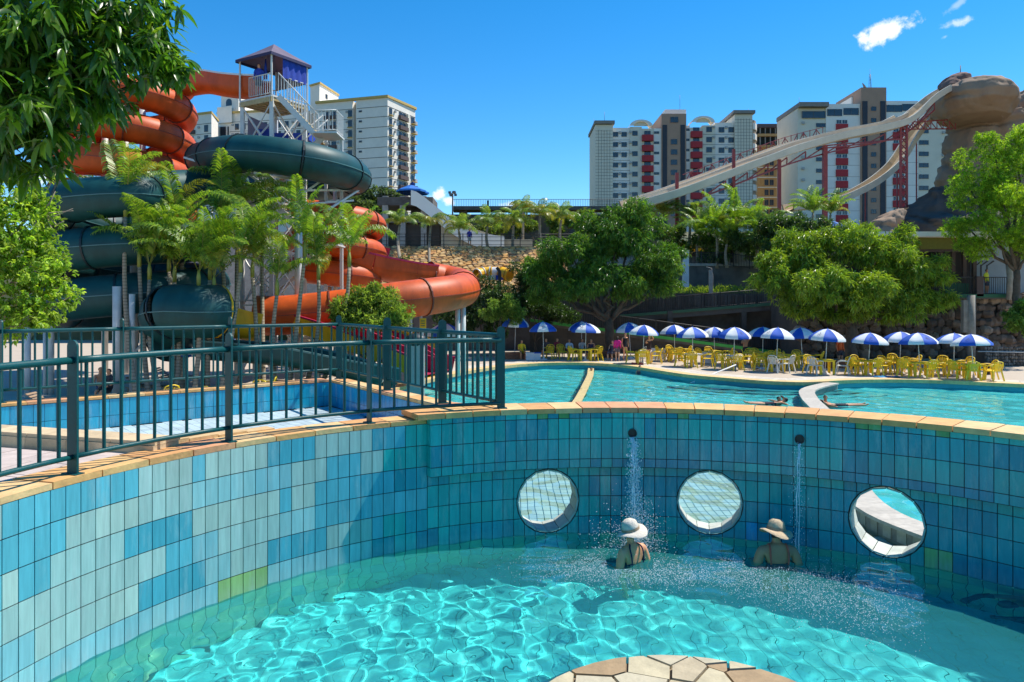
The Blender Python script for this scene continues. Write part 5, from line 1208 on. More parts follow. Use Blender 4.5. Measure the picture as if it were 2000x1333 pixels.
for k in range(4):
    nx = cur + Vector((-3.0 * flip, .0, -2.6)); stairs(cur, nx, .9, 12, tw); m = MB(); m.box(nx + Vector((-.4 * flip, -.2, -.05)), (1.0, 1.6, .08)); m.build('landing', M_steelw, tw); cur = nx + Vector((0, -.3 * flip, 0)); flip *= -1
for x, y in ((xa.x + 1, xa.y + .8), (xa.x + .1, xa.y + 1.4), (xa.x - 3, xa.y + 1.2)):
    m = MB(); m.bar((x, y, DECK), (x, y, z), .14); m.build('column', M_steelw, tw)
lv = [zf - .3, zf - 2.6, zf - 5.0, zf - 7.4, zf - 9.8, DECK + .3]
for i in range(5):
    for (p, q) in (((-1, -1), (1, -1)), ((1, -1), (1, 1)), ((1, 1), (-1, 1)), ((-1, 1), (-1, -1))):
        m = MB(); m.bar(tl(p[0] * 1.02, p[1] * 1.02, lv[i]), tl(q[0] * 1.02, q[1] * 1.02, lv[i + 1]), .06); m.bar(tl(q[0] * 1.02, q[1] * 1.02, lv[i]), tl(p[0] * 1.02, p[1] * 1.02, lv[i + 1]), .05); m.bar(tl(p[0] * 1.02, p[1] * 1.02, lv[i + 1]), tl(q[0] * 1.02, q[1] * 1.02, lv[i + 1]), .08); m.build('brace', M_steelw, tw)
bt = thing('blue_tarp', 'blue tarpaulin lying on the lower deck of the tower stairs', 'tarpaulin', P(560, 272, 37.6)); m = MB(); m.box((0, 0, 0), (2.6, 1.2, .35)); m.box((-1.0, 0, .25), (.7, .9, .3)); m.build('cover', M_bcur, bt)
pl_ = thing('lower_platform', 'grey screen panel on the lower tower platform', 'panel', P(505, 262, 37.8)); m = MB(); m.add([(-.55, 0, -.9), (.75, 0, -.9), (.75, 0, .35), (-.55, 0, .95), (-.55, .05, -.9), (.75, .05, -.9), (.75, .05, .35), (-.55, .05, .95)], [(0, 1, 2, 3), (7, 6, 5, 4), (0, 3, 7, 4), (1, 5, 6, 2), (3, 2, 6, 7), (0, 4, 5, 1)]); m.build('screen', mat('grey_blue_screen', (.16, .17, .24), .7), pl_)
m = MB(); m.box((.6, 0, -1.0), (3.6, 1.4, .15)); m.build('floor_plate', M_steelw, pl_)
person('person standing on the slide tower platform', 'stand', tl(.0, -.9, zf), .2, 1, top=(.02, .05, .35), bottom=(.02, .02, .04))
# ---------------------------------------------------------------- hill, buildings
M_hill = mat('hill_soil', (.06, .085, .03), 1, .4, .08, col2=(.14, .12, .06))
xs = np.linspace(-420, 520, 60); ys = np.concatenate([np.linspace(69, 110, 12), np.linspace(118, 700, 30)])
X, Y = np.meshgrid(xs, ys, indexing='ij'); Z = 6.3 + 15 * np.clip((Y - 74) / 120, 0, 1) ** .9 + rng.normal(0, .25, X.shape); Z[:, 0] = -1.0
I = np.arange(X.size).reshape(X.shape); Q = np.stack([I[:-1, :-1], I[1:, :-1], I[1:, 1:], I[:-1, 1:]], -1).reshape(-1, 4)
struct(obj('hill_terrain', np_mesh('hill_terrain', np.stack([X.ravel(), Y.ravel(), Z.ravel()], 1), Q, M_hill, smooth=True)))
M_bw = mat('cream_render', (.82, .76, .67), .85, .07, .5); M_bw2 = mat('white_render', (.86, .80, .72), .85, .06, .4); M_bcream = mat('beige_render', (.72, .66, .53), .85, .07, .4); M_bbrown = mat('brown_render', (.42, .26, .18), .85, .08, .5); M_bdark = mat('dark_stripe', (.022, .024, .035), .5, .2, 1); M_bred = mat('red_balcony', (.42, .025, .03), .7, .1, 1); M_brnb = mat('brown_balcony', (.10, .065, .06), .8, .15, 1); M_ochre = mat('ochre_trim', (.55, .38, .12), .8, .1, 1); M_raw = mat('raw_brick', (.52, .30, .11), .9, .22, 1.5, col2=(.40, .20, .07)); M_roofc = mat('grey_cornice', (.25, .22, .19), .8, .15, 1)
M_frame = mat('window_frame', (.12, .12, .12), .5, .1, 3); M_frw = mat('white_frame', (.6, .6, .58), .5, .1, 3); M_acb = mat('ac_case', (.42, .41, .39), .6, .1, 3)
M_glass = mat('window_glass', (.03, .035, .045), .12, .5, .35, spec=.8, detail=2); M_lineb = mat('joint_line', (.07, .06, .06), .9, .1, 2)
WM = {}
def win_mesh(w, h, kind):
    k = (round(w, 2), round(h, 2), kind)
    if k not in WM:
        f = MB(); t = .07
        for a in ((0, 0, h / 2 - t / 2, w, t), (0, 0, -h / 2 + t / 2, w, t), (-w / 2 + t / 2, 0, 0, t, h - 2 * t), (w / 2 - t / 2, 0, 0, t, h - 2 * t), (0, 0, 0, t, h - 2 * t)): f.box((a[0], -.04, a[2]), (a[3], .12, a[4]))
        g = MB(); g.box((0, .0, 0), (w - .08, .05, h - .08)); WM[k] = (f.mesh('window', M_frw if kind == 'w' else M_frame), g.mesh('pane', M_glass))
    return WM[k]
BX = {}
def box_mesh(name, sz, mt):
    k = (name, tuple(round(s, 2) for s in sz), mt.name)
    if k not in BX: m = MB(); m.box((0, 0, 0), sz); BX[k] = m.mesh(name, mt)
    return BX[k]
class Face:
    """a facade from a to b (left to right as seen from the pool); s along it, z up"""
    def __init__(s, t, a, b): s.t = t; s.a = Vector(a).to_2d(); s.b = Vector(b).to_2d(); d = s.b - s.a; s.L = d.length; s.d = d.normalized(); s.n = Vector((s.d.y, -s.d.x)); s.rz = math.atan2(s.d.y, s.d.x)
    def pt(s, x, z, out=0.0): p = s.a + s.d * x + s.n * out; return Vector((p.x, p.y, z))
    def window(s, x, z, w, h, kind='d', out=.04):
        f, g = win_mesh(w, h, kind); o = obj('window', f, s.t, s.pt(x, z, out), s.rz); obj('pane', g, o)
    def block(s, name, x, z, w, h, dep, mt, out=0.0): return obj(name, box_mesh(name, (w, dep, h), mt), s.t, s.pt(x, z, out), s.rz)
    def u2x(s, u):      # where the line of sight through a picture column crosses this facade
        k = (u - 1000) / F_PX; return (k * s.a.y - s.a.x) / (s.d.x - k * s.d.y)
def slab(t, name, pts, z0, z1, mt): m = MB(); m.prism(pts, z0, z1); return m.build(name, mt, t)
def zat(v, D): return CAM_Z - (v - V_HOR) / F_PX * D
# hotel on the left
B1 = thing('apartment_building', 'cream hotel tower with brown balconies rising behind the green slide', 'building')
zt = zat(191, 215); A = P(618, 588, 222).xy; Bc = P(757, 588, 215).xy; Cc = Vector((P(811, 588, 228.7).x, 228.7)); back = Vector((Cc.x - 25, 243)); Ab = Vector((A.x + 2, 245))
N1 = A.lerp(Bc, .515); N2 = A.lerp(Bc, .565)
slab(B1, 'wall', [tuple(A), tuple(N1), tuple(N1 + Vector((.45, 2.0))), tuple(N2 + Vector((.3, 1.0))), tuple(N2), tuple(Bc), tuple(Cc), tuple(back), tuple(Ab)], 5, zt, M_bw)
slab(B1, 'parapet', [tuple(A + Vector((-.3, -.4))), tuple(Bc + Vector((.1, -.5))), tuple(Cc + Vector((.5, 0))), tuple(Cc + Vector((0, 1))), tuple(Bc + Vector((-.2, .6))), tuple(A + Vector((0, .8)))], zt, zt + .7, M_ochre)
f1 = Face(B1, A, Bc); f2 = Face(B1, Bc, Cc); sh = 2.95
for k in range(12):
    z0 = zt - 2.6 - k * sh
    f1.block('band_line', f1.L * .27, z0 + .15, f1.L * .5, .12, .1, M_lineb, .03); f1.block('band_line', f1.L * .785, z0 + .15, f1.L * .42, .12, .1, M_lineb, .03); f2.block('band_line', f2.L / 2, z0 + .15, f2.L, .12, .1, M_lineb, .03)
    zc = z0 - 1.25
    xb = f1.u2x(646); f1.block('balcony', xb, zc - .6, 4.1, 1.1, .5, M_brnb, .3); f1.window(xb - 1.05, zc + .55, 1.5, 1.2); f1.window(xb + 1.05, zc + .55, 1.5, 1.2); f1.block('air_conditioner', xb + 2.5, zc + .7, .55, .6, .5, M_acb, .25)
    xw = f1.u2x(684); f1.window(xw, zc + .1, 1.35, 2.1); f1.block('sill', xw, zc - 1.05, 1.6, .18, .5, M_ochre, .25); f1.block('air_conditioner', xw - 1.1, zc + .7, .5, .6, .5, M_acb, .25)
    f1.window(f1.u2x(704), zc + .5, 1.0, .55)
    f2.window(f2.L * .10, zc + .1, 1.5, 2.0); f2.block('sill', f2.L * .10, zc - 1.0, 1.9, .16, .7, M_ochre, .3); f2.block('air_conditioner', f2.L * .24, zc + .6, .6, .6, .6, M_acb, .3)
    f2.block('balcony', f2.L * .52, zc - .55, 4.4, 1.15, .9, M_brnb, .45); f2.window(f2.L * .45, zc + .5, 1.7, 1.3); f2.window(f2.L * .58, zc + .5, 1.5, 1.3); f2.block('pier', f2.L * .68, zc, 1.0, 2.3, .8, M_bcream, .4); f2.block('air_conditioner', f2.L * .75, zc + .7, .6, .6, .6, M_acb, .3)
    f2.window(f2.L * .90, zc + .1, 2.0, 2.0); f2.block('sill', f2.L * .92, zc - 1.0, 2.6, .16, 1.0, M_ochre, .4)
    f2.block('balcony', f2.L - .2, zc - .4, 1.2, .9, 1.2, M_acb, .0)
slab(B1, 'roof_house', [tuple(P(606, 588, 226).xy), tuple(P(624, 588, 223).xy), tuple(P(661, 588, 236).xy), tuple(P(645, 588, 240).xy)], zt - 2, zat(170, 226), M_bw); slab(B1, 'roof_trim', [tuple(P(604, 588, 225.5).xy), tuple(P(625, 588, 222.4).xy), tuple(P(663, 588, 236).xy), tuple(P(645, 588, 240.6).xy)], zat(170, 226), zat(170, 226) + .5, M_ochre)
fr = Face(B1, P(624, 588, 223).xy, P(661, 588, 236).xy); fr.window(fr.L * .35, zat(190, 228), 1.3, 1.4); m = MB(); m.smooth = True; m.ellipsoid((0, 0, 0), (.9, .9, .5)); q = f1.pt(f1.L * .9, zt + .8, -2); m.build('roof_vent', M_frw, B1, loc=q)
# central wing behind the tower and left wing
B2 = thing('apartment_building', 'cream hotel wing with arched roof window behind the slide tower', 'building')
A2 = P(425, 588, 232).xy; C2 = P(600, 588, 226).xy; zt2 = zat(219, 229); slab(B2, 'wall', [tuple(A2), tuple(C2), tuple(C2 + Vector((4, 20))), tuple(A2 + Vector((2, 22)))], 5, zt2, M_bw); slab(B2, 'parapet', [tuple(A2 + Vector((-.2, -.4))), tuple(C2 + Vector((.3, -.4))), tuple(C2 + Vector((.3, .6))), tuple(A2 + Vector((0, .6)))], zt2, zt2 + .6, M_ochre)
f3 = Face(B2, A2, C2)
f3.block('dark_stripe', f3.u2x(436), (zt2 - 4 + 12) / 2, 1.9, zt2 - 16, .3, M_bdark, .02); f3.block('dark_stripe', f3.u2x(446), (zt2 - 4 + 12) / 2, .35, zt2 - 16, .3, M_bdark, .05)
for k in range(9):
    zc = zt2 - 4.2 - k * sh; f3.block('band_line', f3.L * .55, zc + 1.5, f3.L * .82, .11, .1, M_lineb, .03)
    for u in (463, 476, 492, 518, 545, 560, 583): f3.window(f3.u2x(u), zc, 1.3, 1.9); 
    for u in (455, 484, 505, 533, 572): f3.block('air_conditioner', f3.u2x(u), zc + .6, .55, .6, .5, M_acb, .25)
slab(B2, 'roof_house', [tuple(P(432, 588, 233).xy), tuple(P(466, 588, 231).xy), tuple(P(500, 588, 242).xy), tuple(P(470, 588, 246).xy)], zt2 - 2, zat(184, 232), M_bw); slab(B2, 'roof_trim', [tuple(P(430, 588, 232.6).xy), tuple(P(467, 588, 230.6).xy), tuple(P(502, 588, 242).xy), tuple(P(470, 588, 246.5).xy)], zat(184, 232), zat(184, 232) + .45, M_ochre); slab(B2, 'roof_house', [tuple(P(424, 588, 231.5).xy), tuple(P(453, 588, 229.5).xy), tuple(P(453, 588, 233).xy), tuple(P(426, 588, 235).xy)], zt2 - 3, zat(208, 230), M_bw)
fa = Face(B2, P(432, 588, 233).xy, P(466, 588, 231).xy); m = MB(); w_ = 1.1; m.add([fa.pt(fa.L * .45 + x, zat(200, 232) + z, .06) for x, z in [(-w_, -1.1), (w_, -1.1)] + [(w_ * math.cos(R_(a)), w_ * math.sin(R_(a))) for a in range(0, 181, 20)]], [tuple(range(12))]); m.build('arched_window', M_glass, B2)
B3 = thing('apartment_building', 'low cream hotel wing at the far left behind the orange coil', 'building')
A3 = P(330, 588, 222).xy; C3 = P(413, 588, 216).xy; D3 = P(426, 588, 226).xy; zt3 = zat(222, 216); slab(B3, 'wall', [tuple(A3), tuple(C3), tuple(D3), tuple(A3 + Vector((6, 22)))], 5, zt3, M_bw); slab(B3, 'parapet', [tuple(A3 + Vector((0, -.4))), tuple(C3 + Vector((.2, -.4))), tuple(D3 + Vector((.3, 0))), tuple(D3 + Vector((-.6, .6))), tuple(A3 + Vector((0, .8)))], zt3, zt3 + .6, M_ochre)
f4 = Face(B3, A3, C3)
for k in range(9):
    zc = zt3 - 4.3 - k * sh; f4.block('band_line', f4.L * .5, zc + 1.5, f4.L, .11, .1, M_lineb, .03); xb = f4.u2x(374); f4.block('balcony', xb, zc - .6, 3.0, 1.1, .5, M_brnb, .3); f4.window(xb, zc + .5, 1.6, 1.2); f4.window(f4.u2x(403), zc + .1, 1.4, 2.0); f4.block('air_conditioner', f4.u2x(389), zc + .6, .55, .6, .5, M_acb, .25)
# tower block with red balconies, left of the two
B4 = thing('apartment_building', 'pale block with red balconies, two arched gables and gridded end columns', 'building')
D4 = 212.0; fx = Face(B4, P(1162, 588, D4).xy, P(1466, 588, D4).xy); px = lambda u: (u - 1162) / F_PX * D4; zv = lambda v: zat(v, D4); ms = D4 / F_PX
base = 8
def vol(u0, u1, v, mt, out, name='wall', dep=16):
    h = zv(v) - base; return obj(name, box_mesh(name, ((u1 - u0) * ms, dep, h), mt), B4, fx.pt((px(u0) + px(u1)) / 2, base + h / 2, out - dep / 2), fx.rz)
vol(1162, 1196, 246, M_bcream, 1.2); vol(1196.2, 1252, 250, M_bw2, 0); vol(1230, 1253, 249, M_bcream, .5); vol(1252.2, 1276, 252, M_bcream, .3); vol(1276.2, 1292, 252, M_bw2, .45); vol(1292.2, 1306, 246, M_bw2, .2); vol(1291, 1339, 224, M_bbrown, .9); vol(1303, 1345, 209, M_bw, -3)
vol(1339.2, 1347, 246, M_bw2, .2); vol(1347.2, 1371, 250, M_bcream, .3); vol(1371.2, 1396, 246, M_bcream, .5); vol(1396.2, 1433, 240, M_bw2, 0); vol(1433.2, 1467, 226, M_bcream, 1.2)
for u0, u1, v in ((1160, 1199, 245), (1429, 1471, 225)): fx.block('cornice', (px(u0) + px(u1)) / 2, zv(v) + .45, (u1 - u0) * ms, .9, 18, M_roofc, -7)
for uc, v in ((1251, 248), (1372, 241)):      # arched gables
    m = MB(); r0, r1 = 22 * ms, 14 * ms; n = 14; pr = [(r0 * math.cos(math.pi * k / n), r0 * .55 * math.sin(math.pi * k / n)) for k in range(n + 1)]; q = [(r1 * math.cos(math.pi * k / n), r1 * .62 * math.sin(math.pi * k / n)) for k in range(n + 1)]
    V = []
    for out in (1.3, -4): V += [fx.pt(px(uc) + x, zv(v) + z, out) for x, z in pr]
    for out in (1.3, .5): V += [fx.pt(px(uc) + x, zv(v) + z, out) for x, z in q]
    k1 = n + 1; m.add(V, [(i, i + 1, k1 + i + 1, k1 + i) for i in range(n)] + [(2 * k1 + i, 2 * k1 + i + 1, i + 1, i) for i in range(n)]); m.build('gable_arch', M_bw, B4); m = MB(); m.add([fx.pt(px(uc) + x, zv(v) + z, .6) for x, z in q], [tuple(range(n + 1))]); m.build('gable_wall', M_bcream, B4)
for k in range(9):
    v = 263 + 19.9 * k; z = zv(v)
    for u in (1202, 1219): fx.window(px(u), z, 1.5, 1.35, out=.06)
    fx.window(px(1239.5), z + .2, 1.5, 1.35, out=.56); fx.block('air_conditioner', px(1210.5), z + .5, .6, .6, .6, M_acb, .3); fx.block('air_conditioner', px(1230), z + .5, .6, .6, .6, M_acb, .8)
    fx.block('balcony', px(1264), z - 1.2, 22 * ms, 1.75, 1.0, M_bred, .8); fx.window(px(1264), z + .35, 1.8, 1.15, out=.36); fx.window(px(1281.5), z + .4, 1.5, .7, out=.52)
    if k: fx.window(px(1315), z + .6, 1.8, 1.5, out=.98)
    fx.window(px(1342), z + 1.3, 1.2, .7, out=.26); fx.block('balcony', px(1359), z - .2, 22 * ms, 1.75, 1.0, M_bred, .8); fx.window(px(1359), z + 1.35, 1.8, 1.15, out=.36)
    fx.window(px(1384), z + 1.3, 1.6, 1.5, out=.56)
    for u in (1409, 1428): fx.window(px(u), z + 1.3, 1.6, 1.5, out=.06)
    fx.block('air_conditioner', px(1393), z + 2.0, .6, .6, .6, M_acb, .8); fx.block('air_conditioner', px(1418), z + 2.0, .6, .6, .6, M_acb, .3)
    fx.block('band_line', px(1222), z - 1.6, 50 * ms, .07, .1, M_lineb, .02); fx.block('band_line', px(1403), z - .1, 62 * ms, .07, .1, M_lineb, .52)
fx.window(px(1315.5), zv(236), 2.2, 1.6, out=1.0)
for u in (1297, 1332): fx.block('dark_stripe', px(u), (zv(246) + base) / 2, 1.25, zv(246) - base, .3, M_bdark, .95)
for u0, u1, v in ((1162, 1196, 250), (1433, 1467, 228)):      # joints of the gridded columns
    for k in range(30): fx.block('joint_line', (px(u0) + px(u1)) / 2, zv(v + 8 + k * 6.2), (u1 - u0) * ms, .06, .1, M_lineb, 1.19)
    for k in range(5): fx.block('joint_line', px(u0 + 6 + k * 5.5), (zv(v + 6) + base) / 2, .06, zv(v + 6) - base, .1, M_lineb, 1.2)
sd = Face(B4, fx.pt(px(1467.2), 0, 1.0).xy, (P(1486, 588, D4 + 10).x, D4 + 10))
m = MB(); cv = [fx.pt(px(1467.3), 0, .8).xy]; 
for k in range(1, 7): a = R_(90 * k / 6); cv.append(fx.pt(px(1467.3) + 2.6 * math.sin(a), 0, .8 - 8 * (1 - math.cos(a))).xy)
cv += [fx.pt(px(1467.3) + 2.6, 0, -14).xy, fx.pt(px(1467.3), 0, -14).xy]
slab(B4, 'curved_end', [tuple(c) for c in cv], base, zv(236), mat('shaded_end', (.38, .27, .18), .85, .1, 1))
for k in range(9): slab(B4, 'curved_balcony', [tuple(Vector(c) + Vector((.22, -.12))) for c in cv], zv(254 + 19.9 * k), zv(254 + 19.9 * k) + 1.75, M_bw2)
for u, dz in ((1163, 2), (1184, 4), (1334, 5), (1470, 5)): m = MB(); m.tube([fx.pt(px(u), zv(240) + (4 if u == 1334 else 0), -4), fx.pt(px(u), zv(240) + dz + (4 if u == 1334 else 0), -4)], .05, 5); m.build('antenna', M_frame, B4)
# raw brick block between the two
B5 = thing('apartment_building', 'unfinished ochre brick building with dark upper floors between the pale blocks', 'building')
D5 = 244.0; A5 = P(1480, 588, D5).xy; C5 = P(1566, 588, D5).xy; f5 = Face(B5, A5, C5); z5 = lambda v: zat(v, D5); slab(B5, 'wall', [tuple(A5), tuple(C5), tuple(C5 + Vector((0, 16))), tuple(A5 + Vector((0, 16)))], 8, z5(288), M_raw)
slab(B5, 'upper_floor', [tuple(A5 + Vector((0, .8))), tuple(C5 + Vector((0, .8))), tuple(C5 + Vector((0, 15))), tuple(A5 + Vector((0, 15)))], z5(288), z5(247), mat('dark_void', (.02, .025, .02), .9))
for k, v in enumerate((247, 265, 287)): f5.block('floor_slab', f5.L / 2, z5(v), f5.L + .4, .8 if k else 1.2, 1.2, M_raw if k else M_brnb, .3)
for k in range(9): f5.block('post', f5.L * (.05 + k * .115), (z5(247) + z5(288)) / 2, .25, z5(247) - z5(288), .4, M_roofc, .2)
m = MB(); [m.tube([f5.pt(f5.L * k / 8, z5(247), -1), f5.pt(f5.L * k / 8, z5(241), -1)], .04, 4) for k in range(9)]; [m.tube([f5.pt(0, z5(v), -1), f5.pt(f5.L, z5(v), -1)], .04, 4) for v in (241, 244)]; m.build('roof_rail', M_frame, B5)
for k in range(7):
    zc = z5(318 + k * 19.5)
    for u in (1497, 1507, 1545, 1554): f5.window(f5.u2x(u), zc, 1.3, 1.9)
    f5.block('ledge', f5.L / 2, zc - 1.6, f5.L, .3, .3, M_bcream, .1)
# right tower block
B6 = thing('apartment_building', 'white block with brown stair tower and two red window strips, right of the others', 'building')
D6 = 205.0; f6 = Face(B6, P(1558, 588, D6).xy, P(1852, 588, D6).xy); p6 = lambda u: (u - 1558) / F_PX * D6; z6 = lambda v: zat(v, D6); m6 = D6 / F_PX
def vol6(u0, u1, v, mt, out, dep=16):
    h = z6(v) - base; obj('wall', box_mesh('wall', ((u1 - u0) * m6, dep, h), mt), B6, f6.pt((p6(u0) + p6(u1)) / 2, base + h / 2, out - dep / 2), f6.rz)
vol6(1558, 1612, 212, M_bcream, 0); vol6(1612.2, 1680, 204, M_bw2, .3); vol6(1679, 1728, 173, M_bbrown, .9); vol6(1727.2, 1792, 198, M_bw2, .3); vol6(1792.2, 1855, 202, M_bcream, 0); vol6(1676, 1734, 182, M_bw, -4)
f6.block('cornice', p6(1585), z6(211) + .5, 57 * m6, 1.2, 18, M_roofc, -7)
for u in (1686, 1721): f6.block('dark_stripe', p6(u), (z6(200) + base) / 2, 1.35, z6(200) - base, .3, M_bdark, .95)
for u, w, v in ((1588, 6.4, 225), (1629, 4.1, 221), (1661, 4.2, 219), (1745, 4.4, 213), (1777, 4.6, 211), (1830, 4.6, 212)): f6.window(p6(u), z6(v), w, 1.9, out=.36)
for k in range(11):
    z = z6(243 + 22.2 * k)
    f6.window(p6(1603), z - .3, 2.6, 1.1, out=.06); f6.block('air_conditioner', p6(1568), z + .3, .7, .7, .6, M_acb, .3); f6.window(p6(1804), z + 1.2, 2.6, 1.2, out=.06); f6.block('air_conditioner', p6(1842), z + .8, .7, .7, .6, M_acb, .3)
    for uc, sh_ in ((1643, .3), (1754, 1.2)):
        f6.block('red_panel', p6(uc), z - 1.3 + sh_, 23 * m6, 1.9, .5, M_bred, .42); f6.window(p6(uc) - .8, z + .25 + sh_, 1.4, 1.1, 'w', out=.36); f6.window(p6(uc) + .8, z + .25 + sh_, 1.4, 1.1, 'w', out=.36)
    f6.window(p6(1703), z + 4.0, 1.4, 1.2, out=.96)
    f6.block('band_line', p6(1645), z - 2.0, 66 * m6, .06, .1, M_lineb, .27); f6.block('band_line', p6(1760), z - 1.2, 64 * m6, .06, .1, M_lineb, .27)
m = MB()
for sx, sy in ((-.4, 0), (.4, 0), (0, .6)): m.tube([f6.pt(p6(1706) + sx, z6(173), -2 + sy), f6.pt(p6(1706) + sx * .4, z6(173) + 4.5, -2 + sy * .4)], .05, 4)
for k in range(5): m.tube([f6.pt(p6(1706) - .35, z6(173) + k * .9, -2), f6.pt(p6(1706) + .35, z6(173) + k * .9 + .5, -2)], .03, 4)
m.tube([f6.pt(p6(1706), z6(173), -2), f6.pt(p6(1706), z6(173) + 6, -2)], .04, 4); m.build('antenna_mast', M_frame, B6)
m = MB(); m.lathe((0, 0, 0), [(0, 0), (.5, .06), (.9, .22), (1.1, .4)], 14); o = m.build('satellite_dish', M_roofc, B6); o.location = f6.pt(p6(1690), z6(168), -1); o.rotation_euler = (R_(35), R_(50), 0); m = MB(); m.bar(f6.pt(p6(1690), z6(174), -1), f6.pt(p6(1690), z6(167), -1), .15); m.build('dish_stand', M_frame, B6)
m = MB(); m.tube([f6.pt(p6(1569), z6(211), -3), f6.pt(p6(1569), z6(185), -3)], .05, 4); m.build('antenna', M_frame, B6)
# ---------------------------------------------------------------- rock mountain with the long slide
M_rock = mat('sculpted_rock', (.36, .25, .165), .92, .35, .5, bump=1.0, bscale=2.2, col2=(.25, .165, .11), stretch=(1, 1, .3)); M_rockd = mat('dark_rock', (.105, .085, .07), .92, .35, .4, bump=.5, bscale=1.6, col2=(.055, .05, .045))
from mathutils import noise as mn
def loft(t, name, rings, mt, seg=96, amp=.5, fr=.25, sub=7):
    """rings: (v, u left, u right, distance, depth)"""
    R2 = []
    for i in range(len(rings) - 1):
        for k in range(sub): q = k / sub; q2 = q * q * (3 - 2 * q) if False else q; R2.append([rings[i][j] + (rings[i + 1][j] - rings[i][j]) * q2 for j in range(5)])
    R2.append(rings[-1]); V = []
    for v, ul, ur, D, dep in R2:
        c = (P(ul, v, D) + P(ur, v, D)) / 2; hwid = (ur - ul) / 2 / F_PX * D
        for k in range(seg):
            a = 2 * math.pi * k / seg; ca, sa = math.cos(a), math.sin(a); e = .9; p = c + Vector((hwid * math.copysign(abs(ca) ** e, ca), dep * math.copysign(abs(sa) ** e, sa), 0))
            n_ = mn.fractal(p * fr, .8, 2.1, 6) + .9 * mn.fractal(Vector((p.x * .55, p.y * .55, p.z * .10 + 3)), .9, 2.0, 4) - 1.6 * max(0, .10 - abs(mn.noise(Vector((p.x * .12, p.y * .12 + 5, p.z * .34 + .05 * p.x))))) * 6; crease = abs(mn.noise(Vector((p.x * .22 + p.z * .04, p.y * .22, p.z * .05 + 7))))
            p += Vector((ca, sa, .2)) * (n_ * amp - max(0, .09 - crease) * 9.0 * amp); V.append(p)
    n = len(R2); Fc = [(i * seg + k, (i + 1) * seg + k, (i + 1) * seg + (k + 1) % seg, i * seg + (k + 1) % seg) for i in range(n - 1) for k in range(seg)] + [tuple(range(seg)), tuple(reversed(range((n - 1) * seg, n * seg)))]
    m = MB(); m.smooth = True; m.add(V, Fc); return m.build(name, mt, t)
RK = thing('rock_mountain', 'tall brown artificial rock with a boulder head above the right tree', 'rock')
loft(RK, 'trunk_rock', [(228, 1872, 2040, 88, 4), (240, 1866, 2044, 88, 4), (262, 1862, 2050, 88, 4), (290, 1857, 2060, 88, 4), (312, 1850, 2070, 88, 4.2), (335, 1842, 2075, 88, 4.2), (352, 1832, 2080, 88, 4.4), (362, 1834, 2084, 88, 4.4), (395, 1828, 2090, 88, 4.5), (440, 1820, 2100, 88, 5)], M_rock)
loft(RK, 'head_boulder', [(163, 1862, 1918, 84.5, 2), (168, 1848, 1940, 84.5, 4), (180, 1836, 1952, 84.5, 5), (196, 1834, 1960, 84.5, 5.5), (210, 1838, 1962, 84.5, 5.5), (222, 1846, 1962, 84.6, 4.5), (234, 1858, 1958, 85, 4), (240, 1872, 1950, 85.4, 3)], M_rock, amp=.3)
loft(RK, 'cap_rock', [(146, 1862, 1884, 85, 1.2), (152, 1850, 1890, 85, 2), (162, 1840, 1888, 85, 2.2), (172, 1838, 1874, 84.6, 2)], mat('reddish_rock', (.19, .11, .085), .92, .25, .5), amp=.15)
loft(RK, 'cliff_rock', [(180, 1992, 2110, 92, 5), (196, 1970, 2140, 92, 7), (214, 1950, 2170, 92, 8), (250, 1945, 2200, 92, 9), (330, 1940, 2230, 92, 10), (430, 1930, 2260, 92, 10)], M_rock, amp=.6)
loft(RK, 'base_rock', [(366, 1832, 2000, 80, 2.6), (385, 1800, 2010, 80, 3), (400, 1778, 2020, 80, 3.4), (418, 1758, 2030, 80, 3.6), (436, 1740, 2040, 79, 4), (452, 1722, 2045, 79, 4), (474, 1716, 2050, 79, 4)], M_rockd, amp=.6, fr=.35)
loft(RK, 'base_rock', [(408, 1748, 1768, 76, 1), (418, 1726, 1764, 76, 1.5), (430, 1706, 1758, 76, 2), (446, 1690, 1750, 76, 2), (470, 1670, 1750, 76, 2.5)], M_rock, amp=.3)
m = MB()
for k in range(7): m.tube([P(1880 + k * 11, 150 + k * 2.5, 85), P(1880 + k * 11, 168 + k * 3, 85)], .04, 4)
m.tube([P(1880, 150, 85), P(1946, 165, 85)], .05, 4); m.tube([P(1876, 128, 85), P(1876, 165, 85)], .05, 4); m.build('summit_rail', M_frame, RK)
LS = thing('long_slide', 'long cream twin lane slide sweeping down from the rock on red steel', 'water slide')
M_cream = mat('cream_fibreglass', (.62, .56, .44), .5, .14, .6); M_tan = mat('tan_bed', (.50, .37, .22), .5, .15, .6)
def lane(pts, name, w=.8, h=.62):
    path = resample(spline(pts, 8), 1.0); T, X = frames(path); prof = [(-w, h), (-w * .8, .12), (0, 0), (w * .8, .12), (w, h)]; outp = [(w + .14, h), (w, 0), (0, -.15), (-w, 0), (-w - .14, h)]
    for i in range(0, len(path) - 1, 5):
        sub = path[i:i + 6]
        if len(sub) < 2: break
        m = MB(); V, Fc = sweep(sub, prof, False); m.add(V, Fc); V, Fc = sweep(sub, outp, False); m.cur = 1; m.add(V, Fc)
        for s in (-1, 1): V, Fc = sweep(sub, [(s * w, h), (s * (w + .14), h), (s * (w + .14), h + .06), (s * w, h + .06)][::s], True); m.add(V, Fc)
        m.build(name, [M_tan, M_cream], LS)
    return path
mainp = [(1848, 181, 83), (1825, 195, 82.5), (1800, 216, 82), (1775, 238, 81), (1750, 250, 80), (1700, 262, 78.5), (1650, 271, 77), (1590, 286, 75), (1540, 301, 73), (1490, 320, 71), (1430, 343, 69), (1370, 366, 67), (1310, 388, 65), (1236, 410, 63)]
